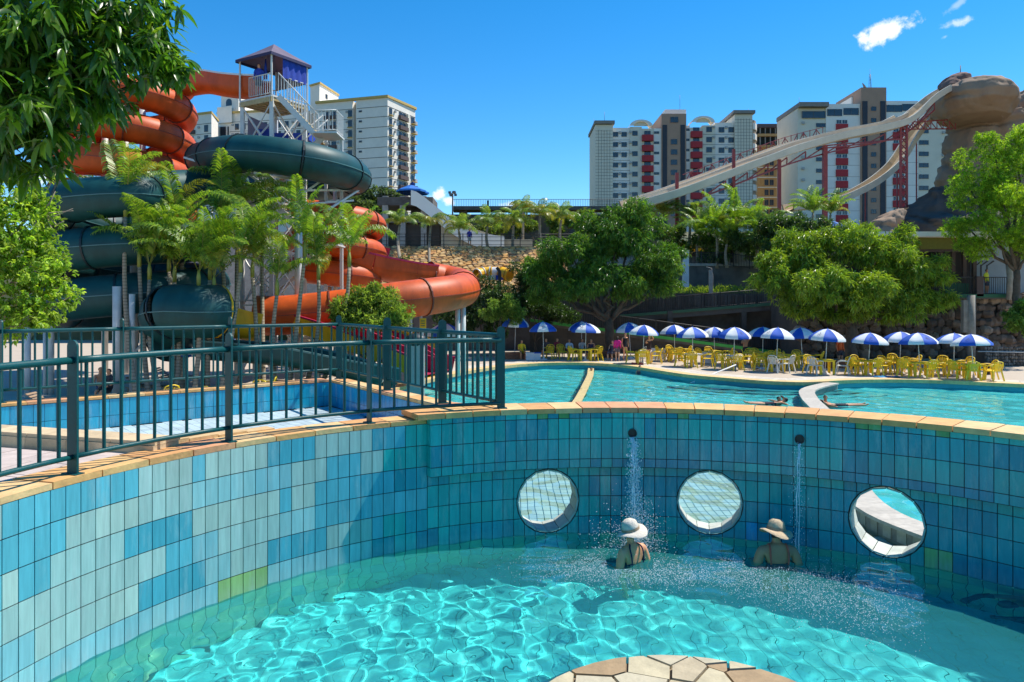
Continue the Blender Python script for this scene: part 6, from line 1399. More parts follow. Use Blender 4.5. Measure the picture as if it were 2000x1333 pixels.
pa = lane([P(*q) for q in mainp], 'slide_segment'); pb = lane([P(u - 12, v - 4.5, D + 2.0) for u, v, D in mainp[3:]], 'slide_segment')
ch = resample(spline([P(u, v + 20, D + .8) for u, v, D in mainp[1:12]], 8), 3.0); tp_ = resample(spline([P(u, v + 6, D + .8) for u, v, D in mainp[1:12]], 8), 3.0)
for i in range(min(len(ch), len(tp_)) - 1):
    m = MB(); m.bar(ch[i], ch[i + 1], .14); m.bar(tp_[i], ch[i + 1], .1); m.bar(tp_[i], ch[i], .1); m.build('truss_member', M_steelr, LS)
for u, v, D, vb, w in ((1322, 338, 66.5, 480, .28), (1433, 292, 69.6, 470, .26), (1522, 312, 72.4, 470, .3), (1611, 285, 76, 470, .42)): a = P(u, v, D); m = MB(); m.bar((a.x, a.y, 4), a, w); m.build('column', M_steelr, LS)
for du in (-6, 6):
    for dd in (-.4, .4): a = P(1765 + du, 242, 81 + dd); m = MB(); m.bar((a.x, a.y, 4), a, .2); m.build('column', M_steelr, LS)
for k in range(14): v0 = 245 + k * 12; m = MB(); m.bar(P(1759, v0, 80.6), P(1771, v0 + 12, 80.6), .09); m.bar(P(1771, v0, 81.4), P(1759, v0 + 12, 81.4), .09); m.build('truss_member', M_steelr, LS)
for a, b in (((1765, 240, 80.8), (1860, 234, 86)), ((1765, 253, 80.8), (1860, 252, 86)), ((1610, 285, 76), (1765, 272, 80.8)), ((1610, 290, 76), (1720, 278, 79))): m = MB(); m.bar(P(*a), P(*b), .12); m.build('truss_member', M_steelr, LS)
for k in range(8): u = 1770 + k * 12; m = MB(); m.bar(P(u, 240 - .4 * k, 81 + k * .6), P(u + 12, 253, 81.6 + k * .6), .07); m.bar(P(u + 12, 240 - .4 * k, 81.6 + k * .6), P(u + 12, 253, 81.6 + k * .6), .07); m.build('truss_member', M_steelr, LS)
for i in range(24): q = pb[int(len(pb) * (.30 + .5 * i / 24))]; q2 = pb[min(len(pb) - 1, int(len(pb) * (.30 + .5 * (i + 1) / 24)))]; m = MB(); m.bar(q + Vector((0, 1.0, .3 + 1.1 * (i % 2))), q2 + Vector((0, 1.0, 1.4 - 1.1 * (i % 2))), .06); m.bar(q + Vector((0, 1.0, .2)), q + Vector((0, 1.0, 1.5)), .06); m.bar(q + Vector((0, 1.0, 1.45)), q2 + Vector((0, 1.0, 1.45)), .06); m.build('walkway_rail', M_steelr, LS)
S2 = thing('steep_slide', 'thin cream slide curving down behind the red truss column', 'water slide'); LS2 = LS; LS = S2
lane([P(*q) for q in ((1868, 205, 90), (1840, 218, 89.6), (1812, 240, 89), (1788, 268, 88), (1768, 300, 87), (1752, 324, 86), (1728, 347, 85), (1700, 367, 84), (1668, 384, 83), (1636, 397, 82), (1590, 406, 80), (1540, 412, 78))], 'slide_segment', .7, .7); LS = LS2
for u, v, D in ((1790, 270, 88), (1752, 326, 86), (1690, 376, 83.6)): a = P(u, v, D); m = MB(); m.bar((a.x, a.y, 4), a, .12); m.build('column', M_steelr, S2)
# ---------------------------------------------------------------- terraces, ramps, walls behind the parasols
M_dstone = mat('dark_stone_wall', (.10, .085, .07), .95, .4, .9, bump=.6, bscale=6, col2=(.05, .045, .04)); M_dirt = mat('stained_concrete', (.15, .135, .12), .95, .4, .7, bump=.3, bscale=8, col2=(.07, .06, .055)); M_green = mat('green_paint', (.05, .36, .06), .6, .15, 3); M_dkrail = mat('dark_rail', (.035, .03, .028), .6, .2, 5); M_grass = mat('grass_ground', (.10, .17, .03), 1, .4, .9, col2=(.20, .13, .06))
M_stone = mat('rubble_stone', attr='object', rough=.95, var=.25, scale=5, bump=.5, bscale=18)
def block(name, pts, z0, z1, mt, parent=None): m = MB(); m.prism([tuple(Vector(p).to_2d()) for p in pts], z0, z1); return m.build(name, mt, parent)
def rail_fence(label, a, b, n, h=1.05, mt=None, post_every=10, r=.014, cat='fence', lows=.1):
    mt = mt or M_dkrail; t = thing('fence', label, cat, (0, 0, 0)); a, b = Vector(a), Vector(b)
    m = MB(); m.tube([a + Vector((0, 0, h)), b + Vector((0, 0, h))], .03, 6); m.build('top_rail', mt, t); m = MB(); m.tube([a + Vector((0, 0, lows)), b + Vector((0, 0, lows))], .022, 6); m.build('bottom_rail', mt, t)
    mb = MB(); mb.bar((0, 0, lows), (0, 0, h), r * 2); me = mb.mesh('baluster', mt); mb = MB(); mb.bar((0, 0, 0), (0, 0, h + .06), .07); mp_ = mb.mesh('post', mt)
    for k in range(n + 1): obj('post' if k % post_every == 0 else 'baluster', mp_ if k % post_every == 0 else me, t, a.lerp(b, k / n))
    return t
# main back wall of dark stone behind the ramp, built up stone by stone on top of a body
BW = thing('retaining_wall', 'dark stained retaining wall behind the ramps and parasols', 'wall')
yb = 55.0
m = MB(); m.prism([(-8, yb), (27.5, yb), (27.5, yb + 2), (-8, yb + 2)], DECK - .1, zat(574, yb)); m.build('wall_body', M_dirt, BW)
# tall narrow upright stones facing the wall (only where they can be told apart)
for k in range(74):
    u = 1020 + k * 6.4 + random.uniform(-1, 1); x = (u - 1000) / F_PX * yb; w = random.uniform(.16, .25); h = random.uniform(.75, 1.05); z1 = zat(575, yb) - random.uniform(0, .1)
    mb = MB(); mb.box((0, 0, 0), (w, .1, h)); o = mb.build('wall_stone', M_stone, BW, loc=(x, yb - .03, z1 - h / 2)); g = random.uniform(.6, 1.2); o.color = (.13 * g, .11 * g, .09 * g, 1)
# lower ramp with green edge, descending to the right
RP = thing('access_ramp', 'concrete ramp with a bright green edge sloping down behind the parasols', 'ramp')
ra, rb = P(1035, 624, 52.2), P(1570, 694, 51.0); 
def ramp(t, a, b, wdt, thick, edge):
    d = Vector((b.x - a.x, b.y - a.y, 0)).normalized(); n_ = Vector((-d.y, d.x, 0)); V = []
    for p in (a, b): V += [p, p + n_ * wdt, p + n_ * wdt - Vector((0, 0, thick)), p - Vector((0, 0, thick))]
    m = MB(); m.add(V, [(0, 1, 5, 4), (1, 2, 6, 5), (2, 3, 7, 6), (3, 0, 4, 7), (0, 3, 2, 1), (4, 5, 6, 7)]); m.build('slab', M_dirt, t)
    m = MB(); m.bar(a - n_ * .04 - Vector((0, 0, .06)), b - n_ * .04 - Vector((0, 0, .06)), .07, .2); m.build('green_edge', edge, t)
ramp(RP, ra, rb, 1.6, .35, M_green); m = MB(); d_ = 1.0
m.add([(ra.x, ra.y + .3, DECK), (rb.x, rb.y + .3, DECK), (rb.x, rb.y + .3, rb.z - .3), (ra.x, ra.y + .3, ra.z - .3)], [(0, 1, 2, 3)]); m.build('ramp_wall', M_dstone, RP)
rail_fence('dark railing along the green edged ramp, sloping down to the right', ra + Vector((0, .05, 0)), rb + Vector((0, .05, 0)), 150)
rail_fence('second dark railing on the wall side of the ramp', ra + Vector((0, 1.55, 0)), rb + Vector((0, 1.55, 0)), 120)
RP2 = thing('access_ramp', 'upper concrete ramp with thin green edge rising to the right behind the left tree', 'ramp')
ua, ub = P(1190, 618, 54.0), P(1590, 586, 53.4); ramp(RP2, ua, ub, 1.2, .5, mat('dull_green', (.06, .16, .09), .7))
for u in (1308, 1452, 1560): q = P(u, 600, 53.8); m = MB(); m.bar((q.x, q.y, DECK), (q.x, q.y, zat(608, 53.8)), .35); m.build('pillar', M_dirt, RP2)
rail_fence('dark railing along the upper ramp rising to the right', ua, ub, 110)
# grass bank and upper wall between the trees
gb = block('grass_bank', [(-2, 57), (30, 57), (30, 63), (-2, 63)], zat(572, 57) - 3, zat(572, 57), M_grass); struct(gb)
UW = thing('retaining_wall', 'stained grey upper wall above the grass bank between the two mango trees', 'wall')
block('wall_body', [(8, 62), (24, 62), (24, 64), (8, 64)], zat(572, 57) - .5, zat(520, 62), M_dirt, UW); block('coping', [(7.9, 61.9), (24.1, 61.9), (24.1, 64.1), (7.9, 64.1)], zat(520, 62), zat(515, 62), M_conc, UW)
rail_fence('dark railing on the upper walkway, left level part', P(1343, 516, 62), P(1402, 517, 62), 22, 1.0); rail_fence('dark railing on the upper walkway sloping down right behind the tree', P(1402, 517, 61.8), P(1560, 540, 60), 50, 1.05)
pp = thing('pillar', 'pale blue square pillar beside the left mango tree', 'pillar', P(1339, 560, 56.5)); m = MB(); m.box((0, 0, 1.3), (.42, .42, 2.7)); m.build('shaft', mat('pale_blue_paint', (.46, .58, .62), .7, .12, 2), pp); m = MB(); m.box((0, 0, 2.7), (.5, .5, .1)); m.build('cap', M_conc, pp)
lp2 = thing('lamp_post', 'grey concrete post with curved lamp arm on the grass bank', 'lamp post', P(1388, 592, 56.2)); m = MB(); m.bar((0, 0, 0), (0, 0, 2.5), .24); m.build('shaft', M_conc, lp2); m = MB(); m.tube([(.1, -.1, -.6), (.14, -.1, 2.0), (.05, -.1, 2.6), (-.35, -.1, 2.72)], .03, 6); m.build('pipe', M_conc, lp2)
# upper terrace: stone slope on the left, promenade on top
TZ = zat(482, 66)
struct(block('terrace_ground', [(-40, 66.2), (40, 66.2), (40, 74), (-40, 74)], 2, TZ, M_conc))
SL = thing('stone_slope', 'sunlit ochre rubble stone slope under the row of small palms', 'retaining wall')
sa, sb = 60.5, 66.0; za, zb_ = zat(575, 60.5), TZ + .02
m = MB(); xl, xr = (700 - 1000) / F_PX * 62, 4.5; m.add([(xl, sa, za), (xr, sa, za), (xr, sb, zb_), (xl, sb, zb_), (xl, sa, -1), (xr, sa, -1), (xr, sb + 1, -1), (xl, sb + 1, -1)], [(0, 1, 2, 3), (0, 4, 5, 1), (1, 5, 6, 2), (3, 7, 4, 0)]); m.build('mortar_bed', mat('slope_mortar', (.17, .11, .06), .95, .3, 4), SL)
sn = Vector((0, -(zb_ - za), sb - sa)).normalized(); su = Vector((0, sb - sa, zb_ - za)); sl_ = su.length; su.normalize()
stones = []; z_ = 0.12; rs = random.Random(5)
while z_ < sl_:
    x = xl + rs.uniform(0, .3); hh = rs.uniform(.24, .36)
    while x < xr:
        w = rs.uniform(.3, .75); stones.append((x + w / 2, z_ + rs.uniform(-.06, .06), w, hh)); x += w + .03
    z_ += hh * .93
def stone_vs(w, h, rs):
    n = 7; out = []
    for k in range(n): a = 2 * math.pi * k / n + rs.uniform(-.25, .25); rr = rs.uniform(.86, 1.12); out.append((math.cos(a) * w * .55 * rr, math.sin(a) * h * .58 * rr))
    return out
rest = MB(); order = sorted(stones, key=lambda s: -s[2] * s[3] * (1.4 if s[1] > sl_ * .35 else .4)); SCL = [(.60, .34, .12), (.56, .29, .09), (.66, .44, .20), (.48, .23, .08), (.62, .38, .15), (.42, .25, .12)]
for i, (x, z, w, h) in enumerate(order):
    c = Vector((x, sa, za)) + su * z; pl = stone_vs(w, h, rs); k = rs.choice(SCL); g = rs.uniform(.8, 1.12); k = tuple(q * g for q in k); e = rs.uniform(.03, .09); V = [Vector((a, 0, 0)) + su * b for a, b in pl] + [Vector((a * .8, 0, 0)) + su * b * .8 + sn * e for a, b in pl]; n = len(pl)
    F_ = [(q, (q + 1) % n, n + (q + 1) % n, n + q) for q in range(n)] + [tuple(range(n, 2 * n))]
    if i < 300: mb = MB(); mb.add(V, F_); o = mb.build('stone', M_stone, SL, loc=c); o.color = (*k, 1)
    else: rest.col = k; rest.add([c + v for v in V], F_)
stuff(rest.build('stone_field', mat('rubble_field', attr='col', rough=.95, var=.25, scale=5, bump=.5), SL, color=True))
rail = thing('fence', 'dark three bar fence along the top of the stone slope', 'fence'); fa_, fb_ = Vector((xl, 65.9, TZ)), Vector((xr + 3, 65.9, TZ))
for h in (.15, .5, .85, 1.1): m = MB(); m.tube([fa_ + Vector((0, 0, h)), fb_ + Vector((0, 0, h))], .025, 5); m.build('rail', M_dkrail, rail)
mb = MB(); mb.bar((0, 0, 0), (0, 0, 1.15), .07); me = mb.mesh('post', M_dkrail)
for k in range(13): obj('post', me, rail, fa_.lerp(fb_, k / 12))
# buildings on the terrace under the white slide
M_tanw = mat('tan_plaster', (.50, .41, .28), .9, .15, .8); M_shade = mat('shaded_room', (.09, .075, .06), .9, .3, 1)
SD = thing('slide_building', 'concrete frame building carrying the wide white slide and its blue parasol', 'building')
D_ = 74.0; zz = lambda v: zat(v, D_); xx = lambda u: (u - 1000) / F_PX * D_
for u in (753, 787, 828): m = MB(); m.box((xx(u), D_, (zz(384) + TZ) / 2), (.55, .55, zz(384) - TZ)); m.build('pillar', M_conc, SD)
for z0, z1, nm in ((zz(402), zz(386), 'upper_beam'), (zz(436), zz(430), 'floor_slab')): m = MB(); m.box(((xx(738) + xx(846)) / 2, D_ + 2, (z0 + z1) / 2), (xx(846) - xx(738), 4.6, abs(z1 - z0))); m.build(nm, M_dirt, SD)
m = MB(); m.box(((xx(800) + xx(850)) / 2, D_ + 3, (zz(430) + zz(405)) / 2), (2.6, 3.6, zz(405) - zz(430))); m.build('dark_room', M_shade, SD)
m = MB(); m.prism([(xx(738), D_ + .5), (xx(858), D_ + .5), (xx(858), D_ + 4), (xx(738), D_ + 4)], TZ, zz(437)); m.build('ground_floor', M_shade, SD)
m = MB(); m.add([(xx(u), D_ - .4, zz(v)) for u, v in ((862, 484), (985, 484), (985, 468), (940, 452), (862, 438))] + [(xx(u), D_ + 3, zz(v)) for u, v in ((862, 484), (985, 484), (985, 468), (940, 452), (862, 438))], [(0, 1, 2, 3, 4), (9, 8, 7, 6, 5), (3, 8, 9, 4), (2, 7, 8, 3), (0, 4, 9, 5)]); m.build('tan_wall', M_tanw, SD)
m = MB(); m.prism([(xx(985), D_), (xx(1040), D_), (xx(1040), D_ + 3), (xx(985), D_ + 3)], TZ - .5, zz(468)); m.build('low_wall', M_tanw, SD)
guard(P(778, 384, 74), P(816, 384, 74), 9, M_dkrail, 1.0, SD); guard(P(738, 384, 74), P(778, 384, 74), 6, M_dkrail, .9, SD)
WS = thing('white_slide', 'wide white multi lane slide running down from the blue parasol', 'water slide')
prof = [(805, 383), (815, 386), (830, 396), (850, 412), (880, 436), (905, 452), (930, 464), (965, 470), (985, 472)]
for L_ in range(3):
    d0 = 73.2 + L_ * 1.35; m = MB(); V = []
    for u, v in prof:
        q = P(u, v, 74); V += [(q.x, d0, q.z), (q.x, d0 + 1.25, q.z)]
    n = len(prof); m.smooth = True; m.add(V, [(2 * i, 2 * i + 2, 2 * i + 3, 2 * i + 1) for i in range(n - 1)]); m.build('lane_bed', mat('white_bed', (.62, .61, .55), .6, .1, 1) if L_ == 0 else bpy.data.materials['white_bed'], WS)
for d0 in (73.15, 74.5, 75.85, 77.2):
    m = MB(); V = []
    for u, v in prof:
        q = P(u, v, 74); lo = 1.0 if d0 < 74 else .1; V += [(q.x, d0 - .06, q.z - lo), (q.x, d0 + .06, q.z - lo), (q.x, d0 + .06, q.z + .45), (q.x, d0 - .06, q.z + .45)]
    n = len(prof); m.add(V, [(4 * i + k, 4 * i + 4 + k, 4 * i + 4 + (k + 1) % 4, 4 * i + (k + 1) % 4) for i in range(n - 1) for k in range(4)]); m.build('side_wall', bpy.data.materials['white_render'], WS)
def far_parasol(u, v, D, label, z0):
    p = P(u, v, D); t = thing('parasol', label, 'parasol', (p.x, p.y, z0)); hh = p.z - z0; n = 8
    for k in range(n):
        a0, a1 = 2 * math.pi * k / n, 2 * math.pi * (k + 1) / n; m = MB(); m.add([(0, 0, hh), (1.5 * math.cos(a0), 1.5 * math.sin(a0), hh - .65), (1.5 * math.cos(a1), 1.5 * math.sin(a1), hh - .65), (1.5 * math.cos(a0), 1.5 * math.sin(a0), hh - .82), (1.5 * math.cos(a1), 1.5 * math.sin(a1), hh - .82)], [(0, 1, 2), (1, 3, 4, 2)]); m.build('canopy_panel', mat('cyan_canvas', (.01, .14, .48), .7) if 'cyan_canvas' not in bpy.data.materials else bpy.data.materials['cyan_canvas'], t)
    m = MB(); m.tube([(0, 0, 0), (0, 0, hh)], .035, 6); m.build('pole', M_dkrail, t)
far_parasol(803, 360, 74.5, 'blue parasol at the top of the white slide', zz(384)); far_parasol(810, 364, 77, 'second blue parasol just behind the one on the white slide', zz(384)); far_parasol(1628, 432, 66, 'blue parasol among the plants above the right mango tree', TZ)
person('person in blue under the parasol on the white slide', 'stand', P(806, 384, 74.3), .2, 1, top=(.02, .05, .2), bottom=(.02, .02, .05))
person('person in a blue shirt standing by the fence on the terrace', 'stand', P(917, 483, 66.8), .4, 1, top=(.03, .04, .35), bottom=(.4, .42, .42))
# footbridge with rail on the skyline
FB = thing('footbridge', 'long concrete footbridge with thin railing along the skyline', 'bridge'); bd_ = 88.0; zb2 = lambda v: zat(v, bd_); xb2 = lambda u: (u - 1000) / F_PX * bd_
m = MB(); m.box(((xb2(885) + xb2(1250)) / 2, bd_, (zb2(406) + zb2(413)) / 2), (xb2(1250) - xb2(885), 3, abs(zb2(413) - zb2(406)))); m.build('deck_beam', M_dirt, FB)
m = MB(); m.box(((xb2(820) + xb2(1300)) / 2, bd_ + 3, (zb2(414) + 4) / 2), (xb2(1300) - xb2(820), .6, zb2(414) - 4)); m.build('abutment_wall', mat('abutment', (.13, .11, .085), .95, .3, .3, col2=(.2, .16, .11)), FB)
for u in (905, 1010, 1120, 1220): m = MB(); m.box((xb2(u), bd_, (zb2(413) + 6) / 2), (.9, 1.2, zb2(413) - 6)); m.build('pier', M_dirt, FB)
guard(P(885, 405.5, bd_), P(1250, 405.5, bd_), 110, M_dkrail, .95, FB, r=.02); m = MB(); m.bar(P(953, 406, bd_), P(953, 392, bd_), .2); m.build('rail_post', M_dkrail, FB)
fl2 = thing('flood_light', 'tall floodlight mast with a ring of lamps on the skyline', 'lamp post', P(884, 440, 86)); hh = (440 - 376) / F_PX * 86; m = MB(); m.tube([(0, 0, 0), (0, 0, hh)], .09, 8); m.build('mast', M_frame, fl2)
for k in range(6): m = MB(); m.box((.34 * math.cos(k * 1.05), .34 * math.sin(k * 1.05), hh - .3 + .28 * (k % 2)), (.3, .3, .25), k * 1.05); m.build('lamp', M_frame, fl2)
# toddler tube slides in front of the stone slope
KS = thing('kids_slide', 'yellow tube playground slide at the foot of the stone slope', 'playground slide'); p = P(835, 548, 57); 
q = [P(806, 534, 56), P(818, 531, 57), P(830, 528, 57.6), P(846, 529, 57), P(866, 534, 56)]; tube_slide(KS, spline(q, 5), .62, M_yf, mat('ochre_flange', (.45, .20, .01), .5), M_yf, 1.0)
for u in (812, 835, 858): a = P(u, 545, 56.4); m = MB(); m.bar((a.x, a.y, DECK), (a.x, a.y, zat(542, 56.4)), .14); m.build('column', M_yf, KS)
for s in (-1, 1): m = MB(); m.smooth = True; c = P(836 + s * 0, 536, 55.8); V, Fc = sweep([c + Vector((0, -.25 - .2 * (s > 0), 0)), c + Vector((0, .35, 0))], [(math.cos(R_(a)) * (.75 - .2 * (s > 0)), math.sin(R_(a)) * (.75 - .2 * (s > 0))) for a in range(0, 181, 15)], False); m.add(V, Fc); m.build('arch', M_yf if s < 0 else bpy.data.materials['ochre_flange'], KS)
K2 = thing('kids_slide', 'playground frame with yellow tubes, red seats and blue panel beside the dark shrub', 'playground slide')
tube_slide(K2, spline([P(932, 537, 56), P(945, 533, 56.5), P(958, 533, 56.5)], 4), .42, M_yf, M_steelw, M_yf, .8); tube_slide(K2, spline([P(960, 533, 56.5), P(978, 533, 56.5)], 4), .42, M_steelw, M_yf, M_steelw, .8); tube_slide(K2, spline([P(980, 534, 56.3), P(996, 538, 55.8)], 4), .48, M_yf, bpy.data.materials['ochre_flange'], M_yf, .8)
for u0, u1, v0, v1, mt, nm in ((934, 942, 536, 546, M_or, 'red_panel'), (946, 952, 536, 546, M_or, 'red_panel'), (953, 967, 538, 547, M_steelw, 'white_panel'), (968, 983, 538, 547, M_bcur, 'blue_panel')):
    a, b = P(u0, v1, 55.8), P(u1, v0, 55.8); m = MB(); m.box((a + b) / 2, (b.x - a.x, .08, b.z - a.z)); m.build(nm, mt, K2)
for u in (936, 950, 966, 984): a = P(u, 548, 55.9); m = MB(); m.bar((a.x, a.y, DECK), (a.x, a.y, a.z + .3), .1); m.build('column', M_yf, K2)
for i, (u, v0, v1) in enumerate(((858, 525, 550), (912, 527, 545), (976, 524, 548))):
    t = thing('fence_post', ['dark cranked fence post left of the playground tubes', 'dark cranked fence post between the two playground slides', 'dark cranked fence post in front of the white tube'][i], 'post', P(u, v1, 54.5)); h = (v1 - v0) / F_PX * 54.5; m = MB(); m.bar((0, 0, -3), (0, 0, h * .75), .24); m.bar((0, 0, h * .72), (-.22, 0, h * 1.05), .22); m.build('shaft', M_dkrail, t)
cf = thing('chain_fence', 'dark wire mesh fence panel in front of the yellow playground tube', 'fence'); a, b = P(806, 545, 55), P(858, 545, 55); m = MB()
for k in range(17):
    x0 = a.x + (b.x - a.x) * k / 16; m.bar((x0, 55, zat(552, 55)), (min(x0 + .7, b.x), 55, zat(538, 55)), .012); m.bar((x0, 55, zat(552, 55)), (max(x0 - .7, a.x), 55, zat(538, 55)), .012)
m.bar((a.x, 55, zat(538, 55)), (b.x, 55, zat(538, 55)), .04); m.bar((a.x, 55, zat(538, 55)), (a.x, 55, DECK), .06); m.build('wire_mesh', M_dkrail, cf)
# right pavilion over the rocks
PV = thing('pavilion', 'dark open pavilion with white flat roof edge and green railed deck on the right', 'building'); dp = 47.0; zp_ = lambda v: zat(v, dp); xp = lambda u: (u - 1000) / F_PX * dp
m = MB(); m.box(((xp(1690) + xp(2060)) / 2, dp + 3.5, zp_(459)), (xp(2060) - xp(1690), 8, .32)); m.build('roof_slab', bpy.data.materials['white_render'], PV)
m = MB(); m.box(((xp(1800) + xp(1912)) / 2, dp + .3, zp_(475)), (xp(1912) - xp(1800), .2, .75)); m.build('fascia', mat('olive_fascia', (.17, .16, .02), .7), PV)
m = MB(); m.box(((xp(1690) + xp(1912)) / 2, dp + .45, zp_(487)), (xp(1912) - xp(1690), .25, .3)); m.build('beam', M_brnb, PV)
for u in (1846, 1870, 1892, 1912): m = MB(); m.bar((xp(u), dp + .5, zp_(578)), (xp(u), dp + .5, zp_(485)), .22); m.build('column', mat('dark_wood', (.09, .05, .035), .7) if u == 1846 else bpy.data.materials['dark_wood'], PV)
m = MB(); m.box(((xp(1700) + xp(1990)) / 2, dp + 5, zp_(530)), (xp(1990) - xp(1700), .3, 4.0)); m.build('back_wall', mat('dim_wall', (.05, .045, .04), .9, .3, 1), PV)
for k in range(11):      # shelves of coloured goods inside
    u = 1838 + k * 7; m = MB(); m.box((xp(u), dp + 3.2, zp_(random.uniform(520, 545))), (.3, .3, random.uniform(.4, 1.0))); m.build('shelf_goods', random.choice([M_green, M_mag, M_white, M_gr]), PV)
m = MB(); m.box(((xp(1690) + xp(1985)) / 2, dp + 2.5, zp_(580)), (xp(1985) - xp(1690), 6, .3)); m.build('deck_slab', M_dirt, PV); m = MB(); m.box(((xp(1800) + xp(1975)) / 2, dp - .55, zp_(578.5)), (xp(1975) - xp(1800), .1, .22)); m.build('green_edge', mat('deep_green', (.01, .11, .05), .6), PV)
m = MB(); m.box(((xp(1850) + xp(1896)) / 2, dp + .2, zp_(566)), (xp(1896) - xp(1850), .1, .8)); m.build('counter', bpy.data.materials['deep_green'], PV)
guard(P(1800, 577, dp - .5), P(1900, 577, dp - .5), 24, M_dkrail, 1.12, PV); guard(P(1915, 577, dp - .5), P(1966, 577, dp - .5), 12, M_dkrail, 1.12, PV)
m = MB(); m.box((xp(1903), dp - .5, zp_(560)), (.42, .2, 1.25)); m.build('rail_pier', M_brnb, PV)
m = MB(); m.box(((xp(1920) + xp(2030)) / 2, dp + 1.2, zp_(525)), (xp(2030) - xp(1920), .15, 3.6)); m.build('wall_panel', mat('grey_blue_panel', (.24, .29, .32), .7, .12, 1), PV)
for k, u in enumerate((1925, 1936, 1948)):      # black bent bars painted on the panel
    m = MB(); y = dp + 1.11; m.add([(xp(u + a), y, zp_(v)) for a, v in ((0, 545), (3.2, 545), (3.2, 516), (0, 516))], [(0, 1, 2, 3)]); m.add([(xp(u + a), y - .004, zp_(v)) for a, v in ((0, 518), (3.2, 518), (17, 509), (14, 507))], [(0, 1, 2, 3)]); m.build('black_bar_mark', M_dkrail, PV)
m = MB(); m.tube([(xp(1920 + k * 6), dp + 1.1, zp_(510 - 12 * math.sin(math.pi * k / 10))) for k in range(11)], .03, 5); m.build('arch_line', M_dkrail, PV)
tr_ = thing('tree_trunk', 'bare pale trunk standing in front of the grey panel on the pavilion deck', 'tree', P(1973, 580, 46)); m = MB(); m.tube([(0, 0, -.2), (.05, 0, 1.0), (-.05, 0, 2.1)], [.24, .2, .22], 8); m.build('trunk', M_conc, tr_)
person('man in a yellow vest standing at the pavilion railing', 'stand', P(1927, 577, dp), .5, 1, top=(.75, .72, .05), bottom=(.05, .06, .1))
person('person in red inside the pavilion beside the yellow vest', 'stand', P(1913, 577, dp + 1.6), -.3, 1, top=(.45, .06, .1), bottom=(.05, .05, .06))
cp = thing('pillar', 'round rough concrete pillar under the pavilion deck', 'pillar', P(1897, 690, 45.6)); cp.location.z = DECK; m = MB(); m.tube([(0, 0, 0), (0, 0, 4.0)], .24, 10); m.build('shaft', M_conc, cp); m = MB(); m.box((-.35, .1, 2.7), (.3, .3, 2.0)); m.build('cheek', M_conc, cp)
# rock bank under it
RB = thing('rock_bank', 'bank of dark piled boulders under the pavilion at the right', 'rocks'); rs = random.Random(11)
m = MB(); m.prism([(xp(1570), dp + .4), (xp(2100), dp + .4), (xp(2100), dp + 6), (xp(1570), dp + 6)], DECK - .1, zp_(582)); m.build('earth_body', M_dstone, RB)
n = 0
for row in range(8):
    z = DECK + .25 + row * .5; u = 1560 + rs.uniform(0, 20)
    while u < 2060:
        w = rs.uniform(.35, .8); m = MB(); m.ellipsoid((0, 0, 0), (w * .62, .4, rs.uniform(.26, .42)), 7, 5, jit=.16)
        for q in range(len(m.sm)): m.sm[q] = False
        o = m.build('boulder', M_stone, RB, loc=(xp(u), dp + .45 - rs.uniform(0, .25) - (7 - row) * .04, z + rs.uniform(-.1, .1)), rz=rs.uniform(0, 3)); g = rs.uniform(.5, 1.2); o.color = (.15 * g, .11 * g, .085 * g, 1) if rs.random() < .8 else (.26 * g, .2 * g, .15 * g, 1); u += w * F_PX / dp * 1.05; n += 1
GB = thing('gabion_wall', 'low wall of small mottled stones behind wires at the far right of the deck', 'wall'); gd = 41.5; xg = lambda u: (u - 1000) / F_PX * gd
m = MB(); m.box(((xg(1925) + xg(2080)) / 2, gd + .5, zat(705, gd)), (xg(2080) - xg(1925), .8, 1.1)); m.build('core', M_dstone, GB); rs = random.Random(3)
for i in range(34):
    for j in range(6):
        x = xg(1928) + i * .13 + rs.uniform(-.03, .03); m = MB(); m.ellipsoid((0, 0, 0), (.075, .07, .085), 6, 4, jit=.2)
        for q in range(len(m.sm)): m.sm[q] = False
        o = m.build('stone', M_stone, GB, loc=(x, gd + .08, DECK + .12 + j * .175 + rs.uniform(-.03, .03))); g = rs.uniform(.4, 1.4); o.color = (.20 * g, .17 * g, .14 * g, 1)
for v in (687, 717): m = MB(); m.tube([P(1910, v, gd - .2), P(2090, v + 3, gd - .2)], .03, 6); m.build('cable', M_steelw, GB)
bn_ = thing('waste_bin', 'small black bin at the end of the table row', 'bin', P(1931, 724, 36.8)); bn_.location.z = DECK; m = MB(); m.lathe((0, 0, 0), [(.0, 0), (.15, 0), (.19, .5), (.2, .52), (.17, .52), (.15, .1)], 12); m.build('body', M_dkrail, bn_); m = MB(); m.lathe((0, 0, .52), [(.2, 0), (.2, .03), (0, .05)], 12); m.build('lid', M_dkrail, bn_)
# planter bed round the palms
pb_ = thing('palm_planter', 'low tan stone planter round the palm trunks behind the railing', 'planter'); c = P(612, 588, 26.0); ring = [(c.x + .95 * math.cos(R_(a)) * 1.6, c.y + .9 * math.sin(R_(a))) for a in range(22, 382, 60)]
for i in range(6):
    a, b = Vector(ring[i]), Vector(ring[(i + 1) % 6])
    for k in range(3):
        p, q = a.lerp(b, k / 3), a.lerp(b, (k + .97) / 3); d = (q - p).normalized(); n_ = Vector((-d.y, d.x)); m = MB(); m.prism([tuple(p), tuple(q), tuple(q + n_ * .25), tuple(p + n_ * .25)], DECK, DECK + .28); o = m.build('planter_stone', M_coping, pb_); o.color = (.5, .38, .24, 1)
m = MB(); m.prism(ring, DECK, DECK + .2); m.build('soil', M_grass, pb_)
